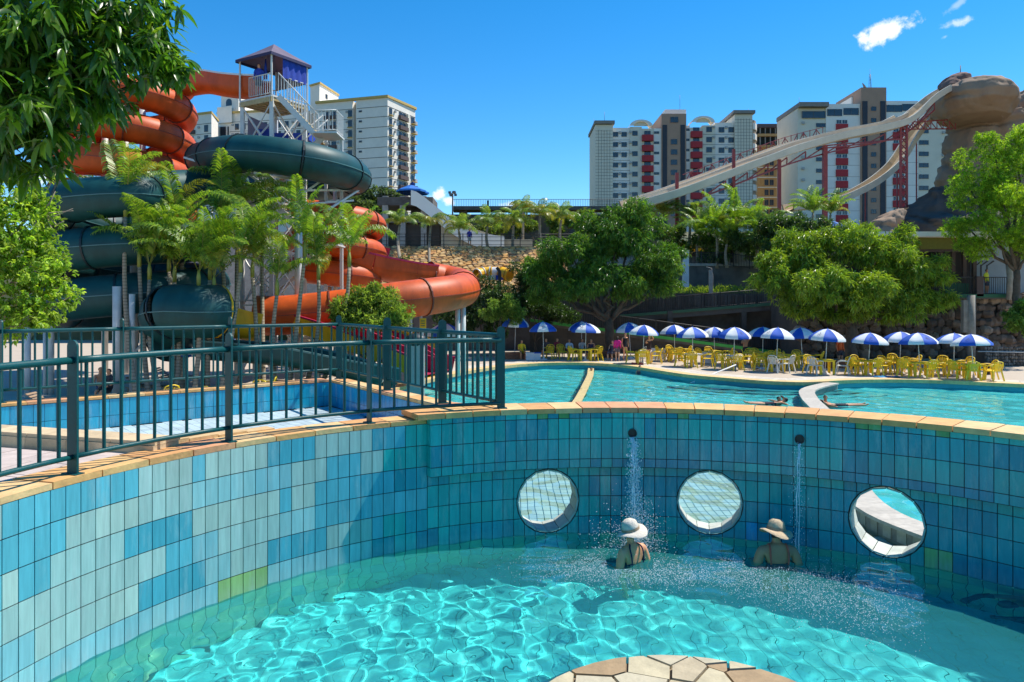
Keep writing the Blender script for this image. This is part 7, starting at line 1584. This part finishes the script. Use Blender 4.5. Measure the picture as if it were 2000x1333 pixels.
# ---------------------------------------------------------------- plants
M_leaf = leaf_mat('mango_leaf', .30, .38, .5); M_leaf2 = leaf_mat('soft_leaf', .42, .5, .35); M_frond = leaf_mat('palm_leaf', .35, .4, .45)
M_bark = mat('mango_bark', (.10, .075, .055), .95, .35, 5, bump=.6, bscale=14); M_twig = mat('pale_twig', (.34, .26, .19), .9, .25, 8)
def palm_bark():
    m = mat('palm_bark', (.30, .24, .17), .9, .25, 6, bump=.3); nt = m.node_tree; N = nt.nodes; L = nt.links; b = N['Principled BSDF']; tc = N.new('ShaderNodeTexCoord'); w = N.new('ShaderNodeTexWave'); w.bands_direction = 'Z'; w.inputs['Scale'].default_value = 2.6; w.inputs['Distortion'].default_value = .6; w.inputs['Detail'].default_value = 2
    L.new(tc.outputs['Object'], w.inputs[0]); r = N.new('ShaderNodeValToRGB'); r.color_ramp.elements[0].color = (.19, .15, .10, 1); r.color_ramp.elements[0].position = .1; r.color_ramp.elements[1].color = (.33, .27, .19, 1); r.color_ramp.elements[1].position = .4; L.new(w.outputs[0], r.inputs[0]); L.new(r.outputs[0], b.inputs['Base Color']); return m
M_pbark = palm_bark()
def unit(a): return a / np.maximum(np.linalg.norm(a, axis=-1, keepdims=True), 1e-9)
def leaves_np(base, d, L_, W, fold=.25, rg=None):
    """kite leaves: two triangles folded along the midrib -> two quads-as-quads (base,left,tip,right)"""
    n = len(base); rg = rg or rng; up = np.array([0, 0, 1.0]); side = unit(np.cross(d, up + rg.normal(0, .35, (n, 3)))); nr = np.cross(side, d)
    tip = base + d * L_[:, None]; mid = base + d * (L_ * .45)[:, None]; l = mid + side * (W / 2)[:, None] + nr * (W * fold)[:, None]; r = mid - side * (W / 2)[:, None] + nr * (W * fold)[:, None]; tip = tip - np.array([0, 0, 1.0]) * (L_ * .12)[:, None]
    V = np.stack([base, l, tip, r], 1).reshape(-1, 3); I = np.arange(n)[:, None] * 4; T = np.concatenate([I + [0, 1, 2], I + [0, 2, 3]], 1).reshape(-1, 3); return V, T
def blob_points(blobs, n, shell_=.55, rg=None):
    rg = rg or rng; w = np.array([b[3] * b[4] * b[5] for b in blobs]) ** (2 / 3); k = rg.choice(len(blobs), n, p=w / w.sum()); B = np.array(blobs, float)[k]; d = unit(rg.normal(size=(n, 3))); r = shell_ + (1 - shell_) * rg.uniform(0, 1, n) ** .7; r = r * rg.normal(1, .06, n)
    p = B[:, :3] + d * r[:, None] * B[:, 3:6]; return p, d
def crown(name, blobs, n_ros, per, L_, W, droop, pal, mt, parent, shell_=.55, bottom=-9, seed=1, spread=.9):
    rg = np.random.default_rng(seed); c, d = blob_points(blobs, n_ros, shell_, rg); ok = c[:, 2] > bottom; c, d = c[ok], d[ok]; n = len(c)
    cc = np.repeat(c, per, 0); dd = np.repeat(d, per, 0); out = unit(dd * .8 + rg.normal(0, spread, dd.shape) + np.array([0, 0, -droop])); LL = L_ * rg.uniform(.65, 1.2, len(cc)); V, T = leaves_np(cc + rg.normal(0, L_ * .25, cc.shape), out, LL, W * rg.uniform(.75, 1.2, len(cc)), rg=rg)
    pal = np.array(pal); ci = np.repeat(rg.integers(0, len(pal), n), per); col = pal[ci] * rg.uniform(.8, 1.2, (len(cc), 1)) * np.repeat(rg.uniform(.6, 1.45, (n, 1)), per, 0); return obj(name, np_mesh(name, V, T, mt, np.repeat(col, 2, 0)), parent)
MG = [(.08, .17, .018), (.11, .21, .024), (.05, .125, .015), (.16, .26, .03), (.085, .18, .022)]; MGY = [(.22, .30, .024), (.16, .25, .022), (.28, .35, .03), (.10, .18, .018), (.19, .28, .026)]
def limb(m, a, b, r0, r1, wob=.25, n=6, rs=random):
    a, b = Vector(a), Vector(b); pts = [a.lerp(b, k / n) + Vector((rs.uniform(-wob, wob), rs.uniform(-wob, wob), rs.uniform(-wob, wob) * .5)) * math.sin(math.pi * k / n) for k in range(n + 1)]; m.smooth = True; m.tube(pts, [r0 + (r1 - r0) * k / n for k in range(n + 1)], 9); return pts
def blob_px(lst, D0, ms):
    return [(*P(u, v, D0 + dd), r * ms, r * ms * ry, r * ms * rz) for u, v, dd, r, ry, rz in lst]
def clump(B, seed, per=7):
    rs = random.Random(seed); out = []
    for b in B:
        for k in range(per):
            d = Vector((rs.gauss(0, 1), rs.gauss(0, 1), rs.gauss(0, .8))).normalized() * rs.uniform(.55, .95); q = rs.uniform(.26, .48)
            out.append((b[0] + d.x * b[3], b[1] + d.y * b[4], b[2] + d.z * b[5], b[3] * q, b[4] * q, b[5] * q * 1.1))
        out.append((b[0], b[1], b[2], b[3] * .6, b[4] * .6, b[5] * .6))
    return out
def mango(label, D, foot_u, blobs, n, seed, pal, fork):
    ft = P(foot_u, 588, D); t = thing('mango_tree', label, 'tree', (ft.x, ft.y, DECK)); off = Vector((ft.x, ft.y, DECK)); ms = D / F_PX; B = [(b[0] - off.x, b[1] - off.y, b[2] - off.z, b[3], b[4], b[5]) for b in blob_px(blobs, D, ms)]
    m = MB(); rs = random.Random(seed); m.smooth = True; fk = Vector((0, 0, fork)); limb(m, (0, 0, -.2), fk, .36, .28, .1, rs=rs); m.build('trunk', M_bark, t); 
    for b in B: m = MB(); limb(m, fk - Vector((0, 0, .2)), Vector(b[:3]) * .85 + fk * .15, .17, .05, .35, rs=rs); m.build('limb', M_bark, t)
    crown('crown', clump(B, seed), n, 9, .31, .068, .9, pal, M_leaf, t, .35, seed=seed); return t
mango('big dark green mango tree standing left of the ramp railing', 48.5, 1190, [(1180, 470, 0, 62, 1.1, .8), (1235, 460, .5, 70, 1.1, .85), (1110, 490, -.5, 58, 1.0, .75), (1270, 520, .3, 62, 1.1, .75), (1180, 530, -1.5, 66, 1.0, .7), (1080, 545, 0, 52, 1, .75), (1130, 560, -.5, 50, 1, .6), (1240, 565, -.8, 55, 1, .55), (1290, 560, .5, 45, 1, .55), (1050, 525, .8, 38, 1, .7), (1210, 440, .8, 48, 1, .7), (1165, 440, .6, 36, 1, .7), (1305, 490, .6, 32, 1, .9), (1065, 572, .3, 36, 1, .55)], 6200, 21, MG, 2.5)
mango('broad mango tree with yellowish leaves over the tables on the right', 43.0, 1662, [(1570, 500, 0, 62, 1.1, .85), (1640, 480, .5, 66, 1.1, .75), (1720, 490, 0, 66, 1.1, .75), (1790, 530, 0, 62, 1.1, .85), (1530, 560, -.3, 56, 1, .75), (1600, 570, -1.5, 62, 1.1, .75), (1690, 565, -1.8, 66, 1.1, .8), (1770, 585, -.8, 60, 1, .7), (1825, 590, .2, 40, 1, .7), (1510, 520, .4, 36, 1, .8), (1655, 610, -.8, 50, 1, .4), (1560, 605, -.4, 40, 1, .45), (1740, 615, -.6, 42, 1, .4), (1610, 460, .6, 34, 1, .6), (1750, 465, .5, 36, 1, .6), (1830, 540, .4, 34, 1, .8)], 7600, 22, MGY, 2.3)
def tree(name, label, D, foot_u, z0, blobs, n, per, L_, W, droop, pal, mt, seed, trunk_r=.15, fork=1.5, cat='tree', shell_=.5):
    ft = P(foot_u, 588, D); t = thing(name, label, cat, (ft.x, ft.y, z0)); off = ft.copy(); off.z = z0; ms = D / F_PX; B = [(b[0] - off.x, b[1] - off.y, b[2] - off.z, b[3], b[4], b[5]) for b in blob_px(blobs, D, ms)]; rs = random.Random(seed)
    m = MB(); fk = Vector((0, 0, fork)); limb(m, (0, 0, -.2), fk, trunk_r, trunk_r * .8, .06, rs=rs)
    for b in B: limb(m, fk - Vector((0, 0, .1)), b[:3], trunk_r * .5, trunk_r * .15, .2, rs=rs)
    m.build('trunk', M_bark, t); crown('crown', clump(B, seed) if name not in ('topiary_bush',) else clump(B, seed, 10), n, per, L_, W, droop, pal, mt, t, .35 if name != 'topiary_bush' else shell_, seed=seed); return t
YG = [(.24, .36, .02), (.19, .31, .02), (.32, .42, .03), (.14, .25, .02)]
tree('shade_tree', 'feathery yellow green tree in front of the rock at the right edge', 43.5, 1985, 2.6, [(1950, 320, 0, 66, 1, .85), (2010, 300, .5, 62, 1, .9), (1900, 380, 0, 48, 1, .8), (1960, 400, -1, 72, 1, .8), (2030, 390, 0, 80, 1, 1), (1880, 440, .3, 42, 1, .6), (1940, 470, -.4, 60, 1, .55), (2020, 480, -.5, 70, 1, .7), (1885, 345, .4, 26, 1, .8), (1935, 270, .4, 24, 1, .8), (1990, 268, .6, 26, 1, .8)], 9000, 9, .15, .05, .2, YG, M_leaf2, 31, .22, 2.2)
tree('topiary_bush', 'rounded pale green clipped bush in front of the orange slide', 29.5, 724, DECK, [(724, 603, 0, 60, 1, .68), (685, 612, 0, 38, 1, .75), (762, 610, 0, 36, 1, .8), (712, 580, 0, 34, 1, .7), (742, 585, .2, 34, 1, .7), (722, 622, -.4, 55, 1, .4)], 2600, 9, .17, .05, -.5, [(.20, .27, .05), (.15, .22, .04), (.26, .32, .07), (.11, .17, .03)], M_leaf2, 33, .09, .9, 'bush', .62)
tree('small_tree', 'small pale green tree beside the leftmost parasol of the far row', 46.5, 970, DECK, [(985, 606, 0, 32, 1, .8), (1010, 612, 0, 26, 1, .8), (962, 614, 0, 24, 1, .8), (990, 590, 0, 20, 1, .8)], 1500, 8, .13, .05, 0, [(.17, .25, .05), (.12, .2, .04), (.2, .28, .06)], M_leaf2, 34, .09, 1.2)
HED = [(.025, .06, .012), (.035, .075, .014), (.05, .095, .02)]
tree('hedge_bush', 'dark bush with a few red flowers behind the orange slide loop', 50, 945, DECK, [(940, 575, 0, 45, 1, .7), (985, 570, 0, 42, 1, .8), (915, 620, 0, 50, 1, .8), (965, 620, 0, 55, 1, .8), (1010, 600, 1, 45, 1, .9), (880, 640, 0, 45, 1, .8)], 3200, 8, .17, .07, .2, HED, M_leaf, 35, .1, .8, 'bush')
tree('hedge_bush', 'dark leafy bush low under the left mango crown', 51.5, 1045, DECK, [(1040, 560, 0, 40, 1, .9), (1020, 530, .5, 30, 1, .8), (1060, 600, 0, 45, 1, .7), (1095, 610, .5, 40, 1, .6)], 2000, 8, .17, .07, .2, HED, M_leaf, 36, .1, .8, 'bush')
tree('slope_shrub', 'leafy shrub growing at the left foot of the stone slope', 58, 785, 1.0, [(785, 518, 0, 28, 1, .7), (770, 540, 0, 32, 1, .8), (800, 540, 0, 26, 1, .8)], 1000, 8, .2, .09, .2, [(.05, .11, .03), (.07, .14, .04), (.035, .08, .02)], M_leaf2, 37, .08, .8, 'shrub')
tree('broadleaf_shrub', 'bright broad leaved shrub at the right edge below the pavilion', 42.5, 1992, 1.0, [(1985, 620, 0, 24, 1, 1), (2000, 600, 0, 22, 1, 1), (2005, 640, 0, 26, 1, .8)], 500, 7, .24, .11, .3, [(.14, .25, .05), (.18, .3, .07), (.1, .19, .04)], M_leaf2, 38, .08, 1.2, 'shrub')
tree('background_tree', 'grey green tree below the hotel, left of the white slide', 110, 735, 8, [(700, 392, 0, 30, 1, .7), (735, 380, 0, 34, 1, .7), (765, 385, 0, 22, 1, .7), (720, 410, -2, 45, 1, .6), (770, 405, 0, 26, 1, .7)], 1800, 8, .45, .2, .1, [(.09, .13, .05), (.07, .11, .04), (.11, .15, .06)], M_leaf2, 39, .3, 3)
tree('flowering_shrub', 'orange yellow flowering bush behind the pale blue pillar', 66, 1350, 7, [(1335, 485, 0, 24, 1, .7), (1362, 492, 0, 18, 1, .6)], 500, 8, .2, .1, .1, [(.22, .2, .03), (.30, .17, .02), (.10, .15, .03)], M_leaf2, 40, .08, .6, 'shrub')
tree('background_tree', 'dark green tree rising behind the right mango tree', 58, 1560, 4, [(1540, 440, 0, 44, 1, .7), (1590, 450, 0, 40, 1, .7), (1500, 450, 0, 40, 1, .8), (1540, 475, 0, 55, 1, .7), (1450, 470, 2, 40, 1, .7), (1640, 455, 0, 30, 1, .7)], 3200, 8, .24, .08, .4, [(.05, .10, .02), (.08, .14, .03), (.035, .075, .015)], M_leaf, 41, .2, 2)
tree('background_tree', 'shrubby tree at the foot of the dark rock base', 62, 1700, 4, [(1690, 462, 0, 36, 1, .6), (1735, 468, 0, 30, 1, .5), (1650, 470, 0, 36, 1, .6), (1780, 470, 0, 30, 1, .5)], 1500, 8, .22, .1, .2, [(.09, .15, .03), (.06, .11, .02), (.13, .19, .04)], M_leaf2, 42, .15, 1.5)
tree('background_tree', 'leafy dark shrubs behind the pale blue pillar on the upper terrace', 64, 1430, 6.5, [(1310, 460, 0, 30, 1, .8), (1370, 470, 0, 34, 1, .7), (1430, 478, 0, 40, 1, .7), (1480, 480, 0, 36, 1, .8), (1400, 500, -1, 34, 1, .6)], 2200, 8, .24, .09, .3, [(.07, .14, .025), (.10, .18, .03), (.05, .10, .018), (.16, .2, .04)], M_leaf, 45, .15, 1.2)
tree('background_tree', 'row of shrubs below the footbridge behind the small palms', 80, 1060, 7, [(900, 440, 0, 26, 1, .6), (960, 448, 0, 30, 1, .6), (1020, 436, 0, 34, 1, .7), (1085, 430, 0, 34, 1, .7), (1140, 425, 0, 30, 1, .7), (1200, 428, 0, 32, 1, .7), (1250, 425, 0, 26, 1, .7)], 2600, 8, .3, .12, .2, [(.09, .15, .03), (.13, .19, .04), (.06, .11, .02), (.2, .22, .05)], M_leaf2, 46, .15, 1.2)
# low weeds on the grass bank
c, d = blob_points([(P(1400, 566, 57.6).x, 58, zat(572, 57) + .15, 4.5, 2.0, .35)], 900, .1); V, T = leaves_np(c, unit(rng.normal(0, .5, c.shape) + [0, 0, 1]), rng.uniform(.2, .5, len(c)), rng.uniform(.03, .08, len(c))); g_ = np.array([(.2, .28, .03), (.28, .33, .04), (.13, .22, .03)])[rng.integers(0, 3, len(c))]
w_ = stuff(obj('weeds', np_mesh('weeds', V, T, M_leaf2, np.repeat(g_, 2, 0)))); tag(w_, 'sunlit weeds on the grass bank between the mango trees', 'weeds')
# ---- palms
def frond_mesh(L_, droop, leaf, n, seed, pal, wid=.06, vee=.75, twist=0.0):
    rg = np.random.default_rng(seed); K = 14; t = np.linspace(0, 1, K); ang = 1.15 - droop * t ** 1.4; xs_ = np.concatenate([[0], np.cumsum(np.cos(ang[:-1]) * L_ / K)]); zs = np.concatenate([[0], np.cumsum(np.sin(ang[:-1]) * L_ / K)])
    V = []; Fq = []; C = []; pal = np.array(pal)
    for i in range(K):      # midrib
        w = .022 * (1 - .8 * t[i]); V += [(xs_[i], -w, zs[i]), (xs_[i], w, zs[i])]
        if i: Fq.append((2 * i - 2, 2 * i - 1, 2 * i + 1, 2 * i)); C.append((.22, .22, .05))
    for s in (-1, 1):
        for k in range(n):
            q = .14 + .86 * (k + rg.uniform(0, .6)) / n; q = min(q, .995); x = np.interp(q, t, xs_); z = np.interp(q, t, zs); a = np.interp(q, t, ang); ll = leaf * (math.sin(math.pi * min(1, .16 + q * .84)) ** .6 * .85 + .15) * rg.uniform(.88, 1.1)
            fw = np.array([math.cos(a), 0, math.sin(a)]); up = np.array([-math.sin(a), 0, math.cos(a)]); d = unit(fw * .55 + np.array([0, s, 0]) * .8 + up * vee * rg.uniform(.4, .9)); p0 = np.array([x, 0, z]); p1 = p0 + d * ll * .5; p2 = p0 + d * ll * .82 + np.array([0, 0, -.28 * ll]); p2b = p0 + d * ll * .92 + np.array([0, 0, -.55 * ll]); wv = fw * wid * rg.uniform(.8, 1.1); o = len(V)
            V += [tuple(p0 - wv * .4), tuple(p0 + wv * .4), tuple(p1 + wv * .6), tuple(p1 - wv * .6), tuple(p2 + wv * .42), tuple(p2 - wv * .42), tuple(p2b + wv * .06), tuple(p2b - wv * .06)]; c = pal[rg.integers(0, len(pal))] * rg.uniform(.8, 1.2); Fq += [(o, o + 1, o + 2, o + 3), (o + 3, o + 2, o + 4, o + 5), (o + 5, o + 4, o + 6, o + 7)]; C += [tuple(c)] * 3
    return np_mesh('frond', np.array(V, float), np.array(Fq), M_frond, np.array(C), smooth=False)
PAL = [(.19, .30, .028), (.14, .25, .024), (.25, .34, .035), (.10, .19, .02)]; PALY = [(.24, .24, .03), (.28, .24, .04), (.2, .22, .03)]; PALC = [(.18, .26, .05), (.14, .22, .04), (.23, .29, .07), (.10, .18, .03)]
FR = [frond_mesh(3.2, 1.25, .62, 46, 51, PAL, .042), frond_mesh(3.2, 1.6, .62, 46, 52, PAL, .042), frond_mesh(3.0, 2.0, .6, 44, 53, PAL, .042), frond_mesh(2.7, .7, .52, 40, 54, PAL, .04), frond_mesh(2.8, 2.4, .56, 40, 55, PALY, .04)]
FC_ = [frond_mesh(2.4, 1.5, .62, 30, 61, PALC, .045, .15), frond_mesh(2.4, 2.1, .62, 30, 62, PALC, .045, .1), frond_mesh(2.2, 2.7, .55, 28, 63, PALY, .045, .1)]
def palm(label, foot, top, nf, fr, seed, sc=1.0, tr=.085, group=None, crownshaft=True):
    foot, top = Vector(foot), Vector(top); t = thing('palm_tree', label, 'palm', foot, 0, group); rs = random.Random(seed); tp = top - foot; bend = Vector((tp.x * .25 + rs.uniform(-.35, .35), tp.y * .25, 0))
    pts = [Vector((0, 0, -.2))] + [Vector((tp.x * q ** .8, tp.y * q ** .8, tp.z * q)) + bend * math.sin(math.pi * q) * .5 for q in [k / 9 for k in range(1, 10)]]
    m = MB(); m.smooth = True; m.tube(pts, [tr * 1.35] + [tr * (1.15 - .35 * k / 9) for k in range(1, 10)], 9); m.build('trunk', M_pbark, t)
    if crownshaft: m = MB(); m.smooth = True; m.tube([pts[-1] - Vector((0, 0, .05)), pts[-1] + Vector((0, 0, .35)), pts[-1] + Vector((0, 0, .62))], [tr * .9, tr * .95, tr * .4], 8); m.build('crownshaft', mat('crownshaft', (.24, .25, .04), .5, .2, 4) if 'crownshaft' not in bpy.data.materials else bpy.data.materials['crownshaft'], t)
    for k in range(nf):
        me = fr[rs.choice([0, 0, 1, 1, 2, min(3, len(fr) - 1)] + ([4] if len(fr) > 4 and rs.random() < .5 else []))]; o = obj('frond', me, t, pts[-1] + Vector((0, 0, .5 if crownshaft else 0)), rot=(rs.uniform(-.3, .3), rs.uniform(-.2, .45) - (.45 if k < nf * .3 else 0), k * 2.399 + rs.uniform(-.3, .3))); s = sc * rs.uniform(.85, 1.12); o.scale = (s, s, s)
    return t
pl = [(270, 26, 245, 392, 28), (292, 26.5, 272, 490, 28), (318, 26, 292, 515, 28), (333, 27, 330, 500, 28.6), (342, 27, 341, 520, 28.4), (355, 28, 352, 430, 30), (377, 27, 388, 530, 27.5), (393, 28, 410, 515, 28.5), (405, 28, 418, 540, 28), (425, 27, 470, 500, 28), (440, 28.5, 430, 430, 31), (500, 28, 493, 510, 29), (515, 29, 512, 430, 32), (540, 28, 541, 545, 28.5), (560, 28, 595, 470, 29), (590, 28.4, 622, 515, 29.5), (612, 28, 682, 490, 29.4), (470, 29, 465, 400, 32)]
lab = ['tallest palm, leftmost of the clump in front of the green slide', 'palm with crown just right of the tallest leftmost palm', 'short palm third from the left in the clump', 'thin palm fourth from the left in the clump', 'thin palm fifth from the left in the clump', 'tall palm rising behind the fifth trunk', 'short palm leaning right before the green tube end', 'palm with slim trunk before the yellow ring', 'shortest palm beside the yellow ring', 'strongly leaning palm in front of the yellow flume', 'tall palm behind the leaning one by the yellow flume', 'straight palm left of the white column', 'tall palm high behind the straight one', 'short palm before the orange tube left end', 'palm with wide crown at the white column', 'palm leaning right beyond the white column', 'rightmost palm of the clump, leaning far right toward the bush', 'tall palm at the middle back of the clump']
for i, (fu, fd, tu, tv, td) in enumerate(pl):
    f = P(fu, 588, fd); palm(lab[i], (f.x, f.y, DECK), P(tu, tv + 30, td), 7, FR, 100 + i, 1.0 if i != 13 else .8, .085, 'palms in the clump before the slides')
cl = [(781, 478, 66.6, 440), (841, 478, 67, 442), (897, 480, 68, 452), (953, 480, 67, 443), (1001, 480, 66.8, 440), (1056, 478, 67, 424), (1098, 470, 70, 430), (1020, 450, 76, 412), (1296, 470, 66, 420), (1345, 480, 66, 428)]
labc = ['first small palm from the left on the stone slope top', 'second small palm from the left on the slope top', 'short palm in front of the white slide', 'small palm right of the white slide foot', 'small palm before the footbridge, fifth along the fence', 'taller palm just left of the big dark mango tree', 'palm partly behind the left mango crown', 'palm crown showing behind the terrace palms', 'palm peeping over the left mango crown', 'yellowish palm right of the left mango tree']
for i, (u, v, D, tv) in enumerate(cl):
    f = P(u, v, D); f.z = TZ if D < 72 else TZ - .5
    if i == 1: f = P(842, 540, 61.5)
    if i == 0: f = P(781, 505, 62.5)
    palm(labc[i], f, P(u + random.uniform(-3, 3), tv, D), 15, FC_, 200 + i, 1.0, .13, 'small palms along the upper terrace', False)
dk = [(1400, 520, 62, 456, 1.25), (1440, 520, 63, 446, 1.3), (1475, 520, 62, 458, 1.2), (1365, 515, 64, 460, 1.15), (1420, 520, 61, 478, 1.1), (1588, 470, 66, 418, .95), (1622, 470, 66, 420, .9)]
labd = ['large dark palm rising between the mango trees', 'tallest dark palm between the mango trees', 'dark palm at the left shoulder of the right mango tree', 'pale frond palm beside the grey lamp post', 'short dark palm above the grass bank walkway', 'dark spiky palm under the red slide column', 'dark spiky palm right of its twin before the white block']
for i, (u, v, D, tv, s) in enumerate(dk):
    f = P(u, v, D); f.z = zat(520, 62) if D < 66 else TZ; palm(labd[i], f, P(u, tv, D), 15, FR, 300 + i, s, .12, 'dark palms between the mango trees', False)
# ---- foreground mango branch at the upper left, leaf by leaf
FT = thing('mango_tree', 'near mango tree hanging its long leaves into the upper left corner', 'tree', (-9.5, 8.2, -.6))
o0 = Vector((-9.5, 8.2, -.6)); m = MB(); rs = random.Random(77); limb(m, (0, 0, 0), (.3, -.2, 4.0), .3, .22, .1, rs=rs); m.build('trunk', M_bark, FT); tips = []
fg = [(60, 60, 6.6, 130), (190, 40, 7.0, 110), (270, 70, 7.2, 70), (318, 105, 7.6, 30), (250, 95, 7.2, 46), (150, 130, 6.8, 90), (40, 170, 6.4, 90), (85, 220, 6.9, 64), (175, 185, 7.0, 40), (60, 280, 6.8, 60), (105, 285, 7.1, 34), (20, 320, 7.0, 40), (212, 215, 7.1, 16), (-60, 120, 6.4, 120), (345, 130, 7.6, 22), (300, 20, 7.4, 50), (150, 165, 7.2, 60), (110, 30, 6.8, 90)]
for u, v, D, r in fg: b = P(u, v, D) - o0; m = MB(); limb(m, (.3, -.2, 3.8), b, .07, .012, .25, rs=rs); m.build('limb', M_bark, FT)
rg = np.random.default_rng(9); B = np.array([(*(P(u, v, D) - o0), r * D / F_PX, r * D / F_PX * 1.5, r * D / F_PX) for u, v, D, r in fg])
w = (B[:, 3] ** 2); k = rg.choice(len(B), 560, p=w / w.sum()); d = unit(rg.normal(size=(560, 3))); C0 = B[k, :3] + d * B[k, 3:6] * rg.uniform(.2, 1.25, (560, 1)) ** .6
cc = np.repeat(C0, 11, 0); az = rg.uniform(0, 6.28, len(cc)); el = rg.normal(-.55, .45, len(cc)); dirs = np.stack([np.cos(az) * np.cos(el), np.sin(az) * np.cos(el), np.sin(el)], 1); LL = rg.uniform(.14, .25, len(cc)); WW = LL * rg.uniform(.2, .27, len(cc)); base = cc + rg.normal(0, .03, cc.shape)
FGP = np.array([(.045, .12, .012), (.06, .15, .015), (.035, .09, .012), (.10, .20, .02), (.05, .13, .02), (.16, .26, .03)]); col = FGP[np.repeat(rg.integers(0, 6, 560), 11)] * rg.uniform(.8, 1.2, (len(cc), 1))
def leaf_curved():
    n = 6; V = []; Fq = []
    for i in range(n + 1):
        t = i / n; w = .5 * math.sin(math.pi * min(1, t ** .8)) ** .8 * .24 if 0 < i < n else 0.004; z = -.22 * t * t; V += [(t, -w, z + w * .35), (t, 0, z), (t, w, z + w * .35 + .01 * math.sin(i * 2))]
    for i in range(n): Fq += [(3 * i, 3 * i + 3, 3 * i + 4, 3 * i + 1), (3 * i + 1, 3 * i + 4, 3 * i + 5, 3 * i + 2)]
    return np.array(V), np.array(Fq)
LV, LF = leaf_curved()
def basis(d):
    up = np.array([0, 0, 1.0]); s = unit(np.cross(up + rg.normal(0, .25, d.shape), d)); n_ = np.cross(d, s); return s, n_
S_, N_ = basis(dirs); W_ = base[:, None, :] + LL[:, None, None] * (LV[None, :, 0:1] * dirs[:, None, :] + LV[None, :, 1:2] * S_[:, None, :] + LV[None, :, 2:3] * N_[:, None, :])
wp = base + np.array(o0); dep = wp[:, 1]; uu = 1000 + wp[:, 0] / dep * F_PX; vv = V_HOR - (wp[:, 2] - CAM_Z) / dep * F_PX; vis = (uu > 0) & (uu < 380) & (vv > 0) & (vv < 340); size = np.where(vis, LL / dep, 0); order = np.argsort(-size); lead = order[:300]; rest_i = order[300:]
M_fleaf = leaf_mat('mango_leaf_near', .42, .3, .5)
pm = [np_mesh('leaf', LV, LF, M_fleaf, np.tile(c[None], (len(LF), 1)), smooth=True) for c in FGP]
for i in lead:
    o = obj('leaf', pm[int(rg.integers(0, 6))], FT); Mx = Matrix(np.array([np.append(dirs[i], 0), np.append(S_[i], 0), np.append(N_[i], 0), [0, 0, 0, 1]]).T.tolist()); o.matrix_local = Matrix.Translation(Vector(base[i])) @ Mx @ Matrix.Scale(float(LL[i]), 4)
Vr = W_[rest_i].reshape(-1, 3); Fr = (LF[None] + (np.arange(len(rest_i)) * len(LV))[:, None, None]).reshape(-1, 4); stuff(obj('foliage', np_mesh('foliage', Vr, Fr, M_fleaf, np.repeat(col[rest_i], len(LF), 0), smooth=True), FT))
# ---- second tree at the left edge
T2 = thing('broadleaf_tree', 'pale green tree with some bare twigs at the left edge before the green coil', 'tree', (-10.4, 12.6, DECK)); o2 = Vector((-10.4, 12.6, DECK)); rs = random.Random(5)
bl_ = [(20, 380, 12.2, 55), (70, 400, 12.4, 40), (30, 450, 12, 60), (90, 480, 12.3, 38), (60, 520, 12, 55), (110, 545, 12.4, 30), (30, 580, 12, 60), (100, 590, 12.2, 45), (140, 580, 12.4, 20), (70, 620, 12, 40), (10, 640, 12, 30), (-40, 480, 12, 90), (95, 430, 12.4, 22), (110, 510, 12.3, 22), (50, 345, 12.6, 26), (110, 335, 12.8, 22)]
m = MB(); limb(m, (0, 0, 0), (.2, 0, 2.6), .16, .12, .05, rs=rs); m.build('trunk', M_bark, T2); B2_ = [(*(P(u, v, D) - o2), r * D / F_PX, r * D / F_PX * 1.3, r * D / F_PX) for u, v, D, r in bl_]
for b in B2_: m = MB(); limb(m, (.2, 0, 2.5), b[:3], .05, .012, .2, rs=rs); m.build('limb', M_twig, T2)
crown('crown', B2_, 1500, 8, .085, .052, .5, [(.20, .32, .03), (.26, .37, .05), (.14, .25, .02), (.31, .40, .05)], M_leaf2, T2, .2, seed=44)
tw_ = [((20, 412), (80, 418), (143, 412)), ((60, 432), (100, 425), (142, 408)), ((82, 418), (76, 395), (70, 380)), ((80, 418), (98, 395), (108, 374)), ((84, 420), (100, 445), (115, 460)), ((0, 388), (30, 385), (55, 390)), ((90, 418), (110, 440), (125, 432)), ((96, 570), (118, 560), (128, 575))]
for q in tw_: m = MB(); m.tube([P(u, v, 12.3) - o2 for u, v in q], [.014, .010, .005], 6); m.build('twig', M_twig, T2)
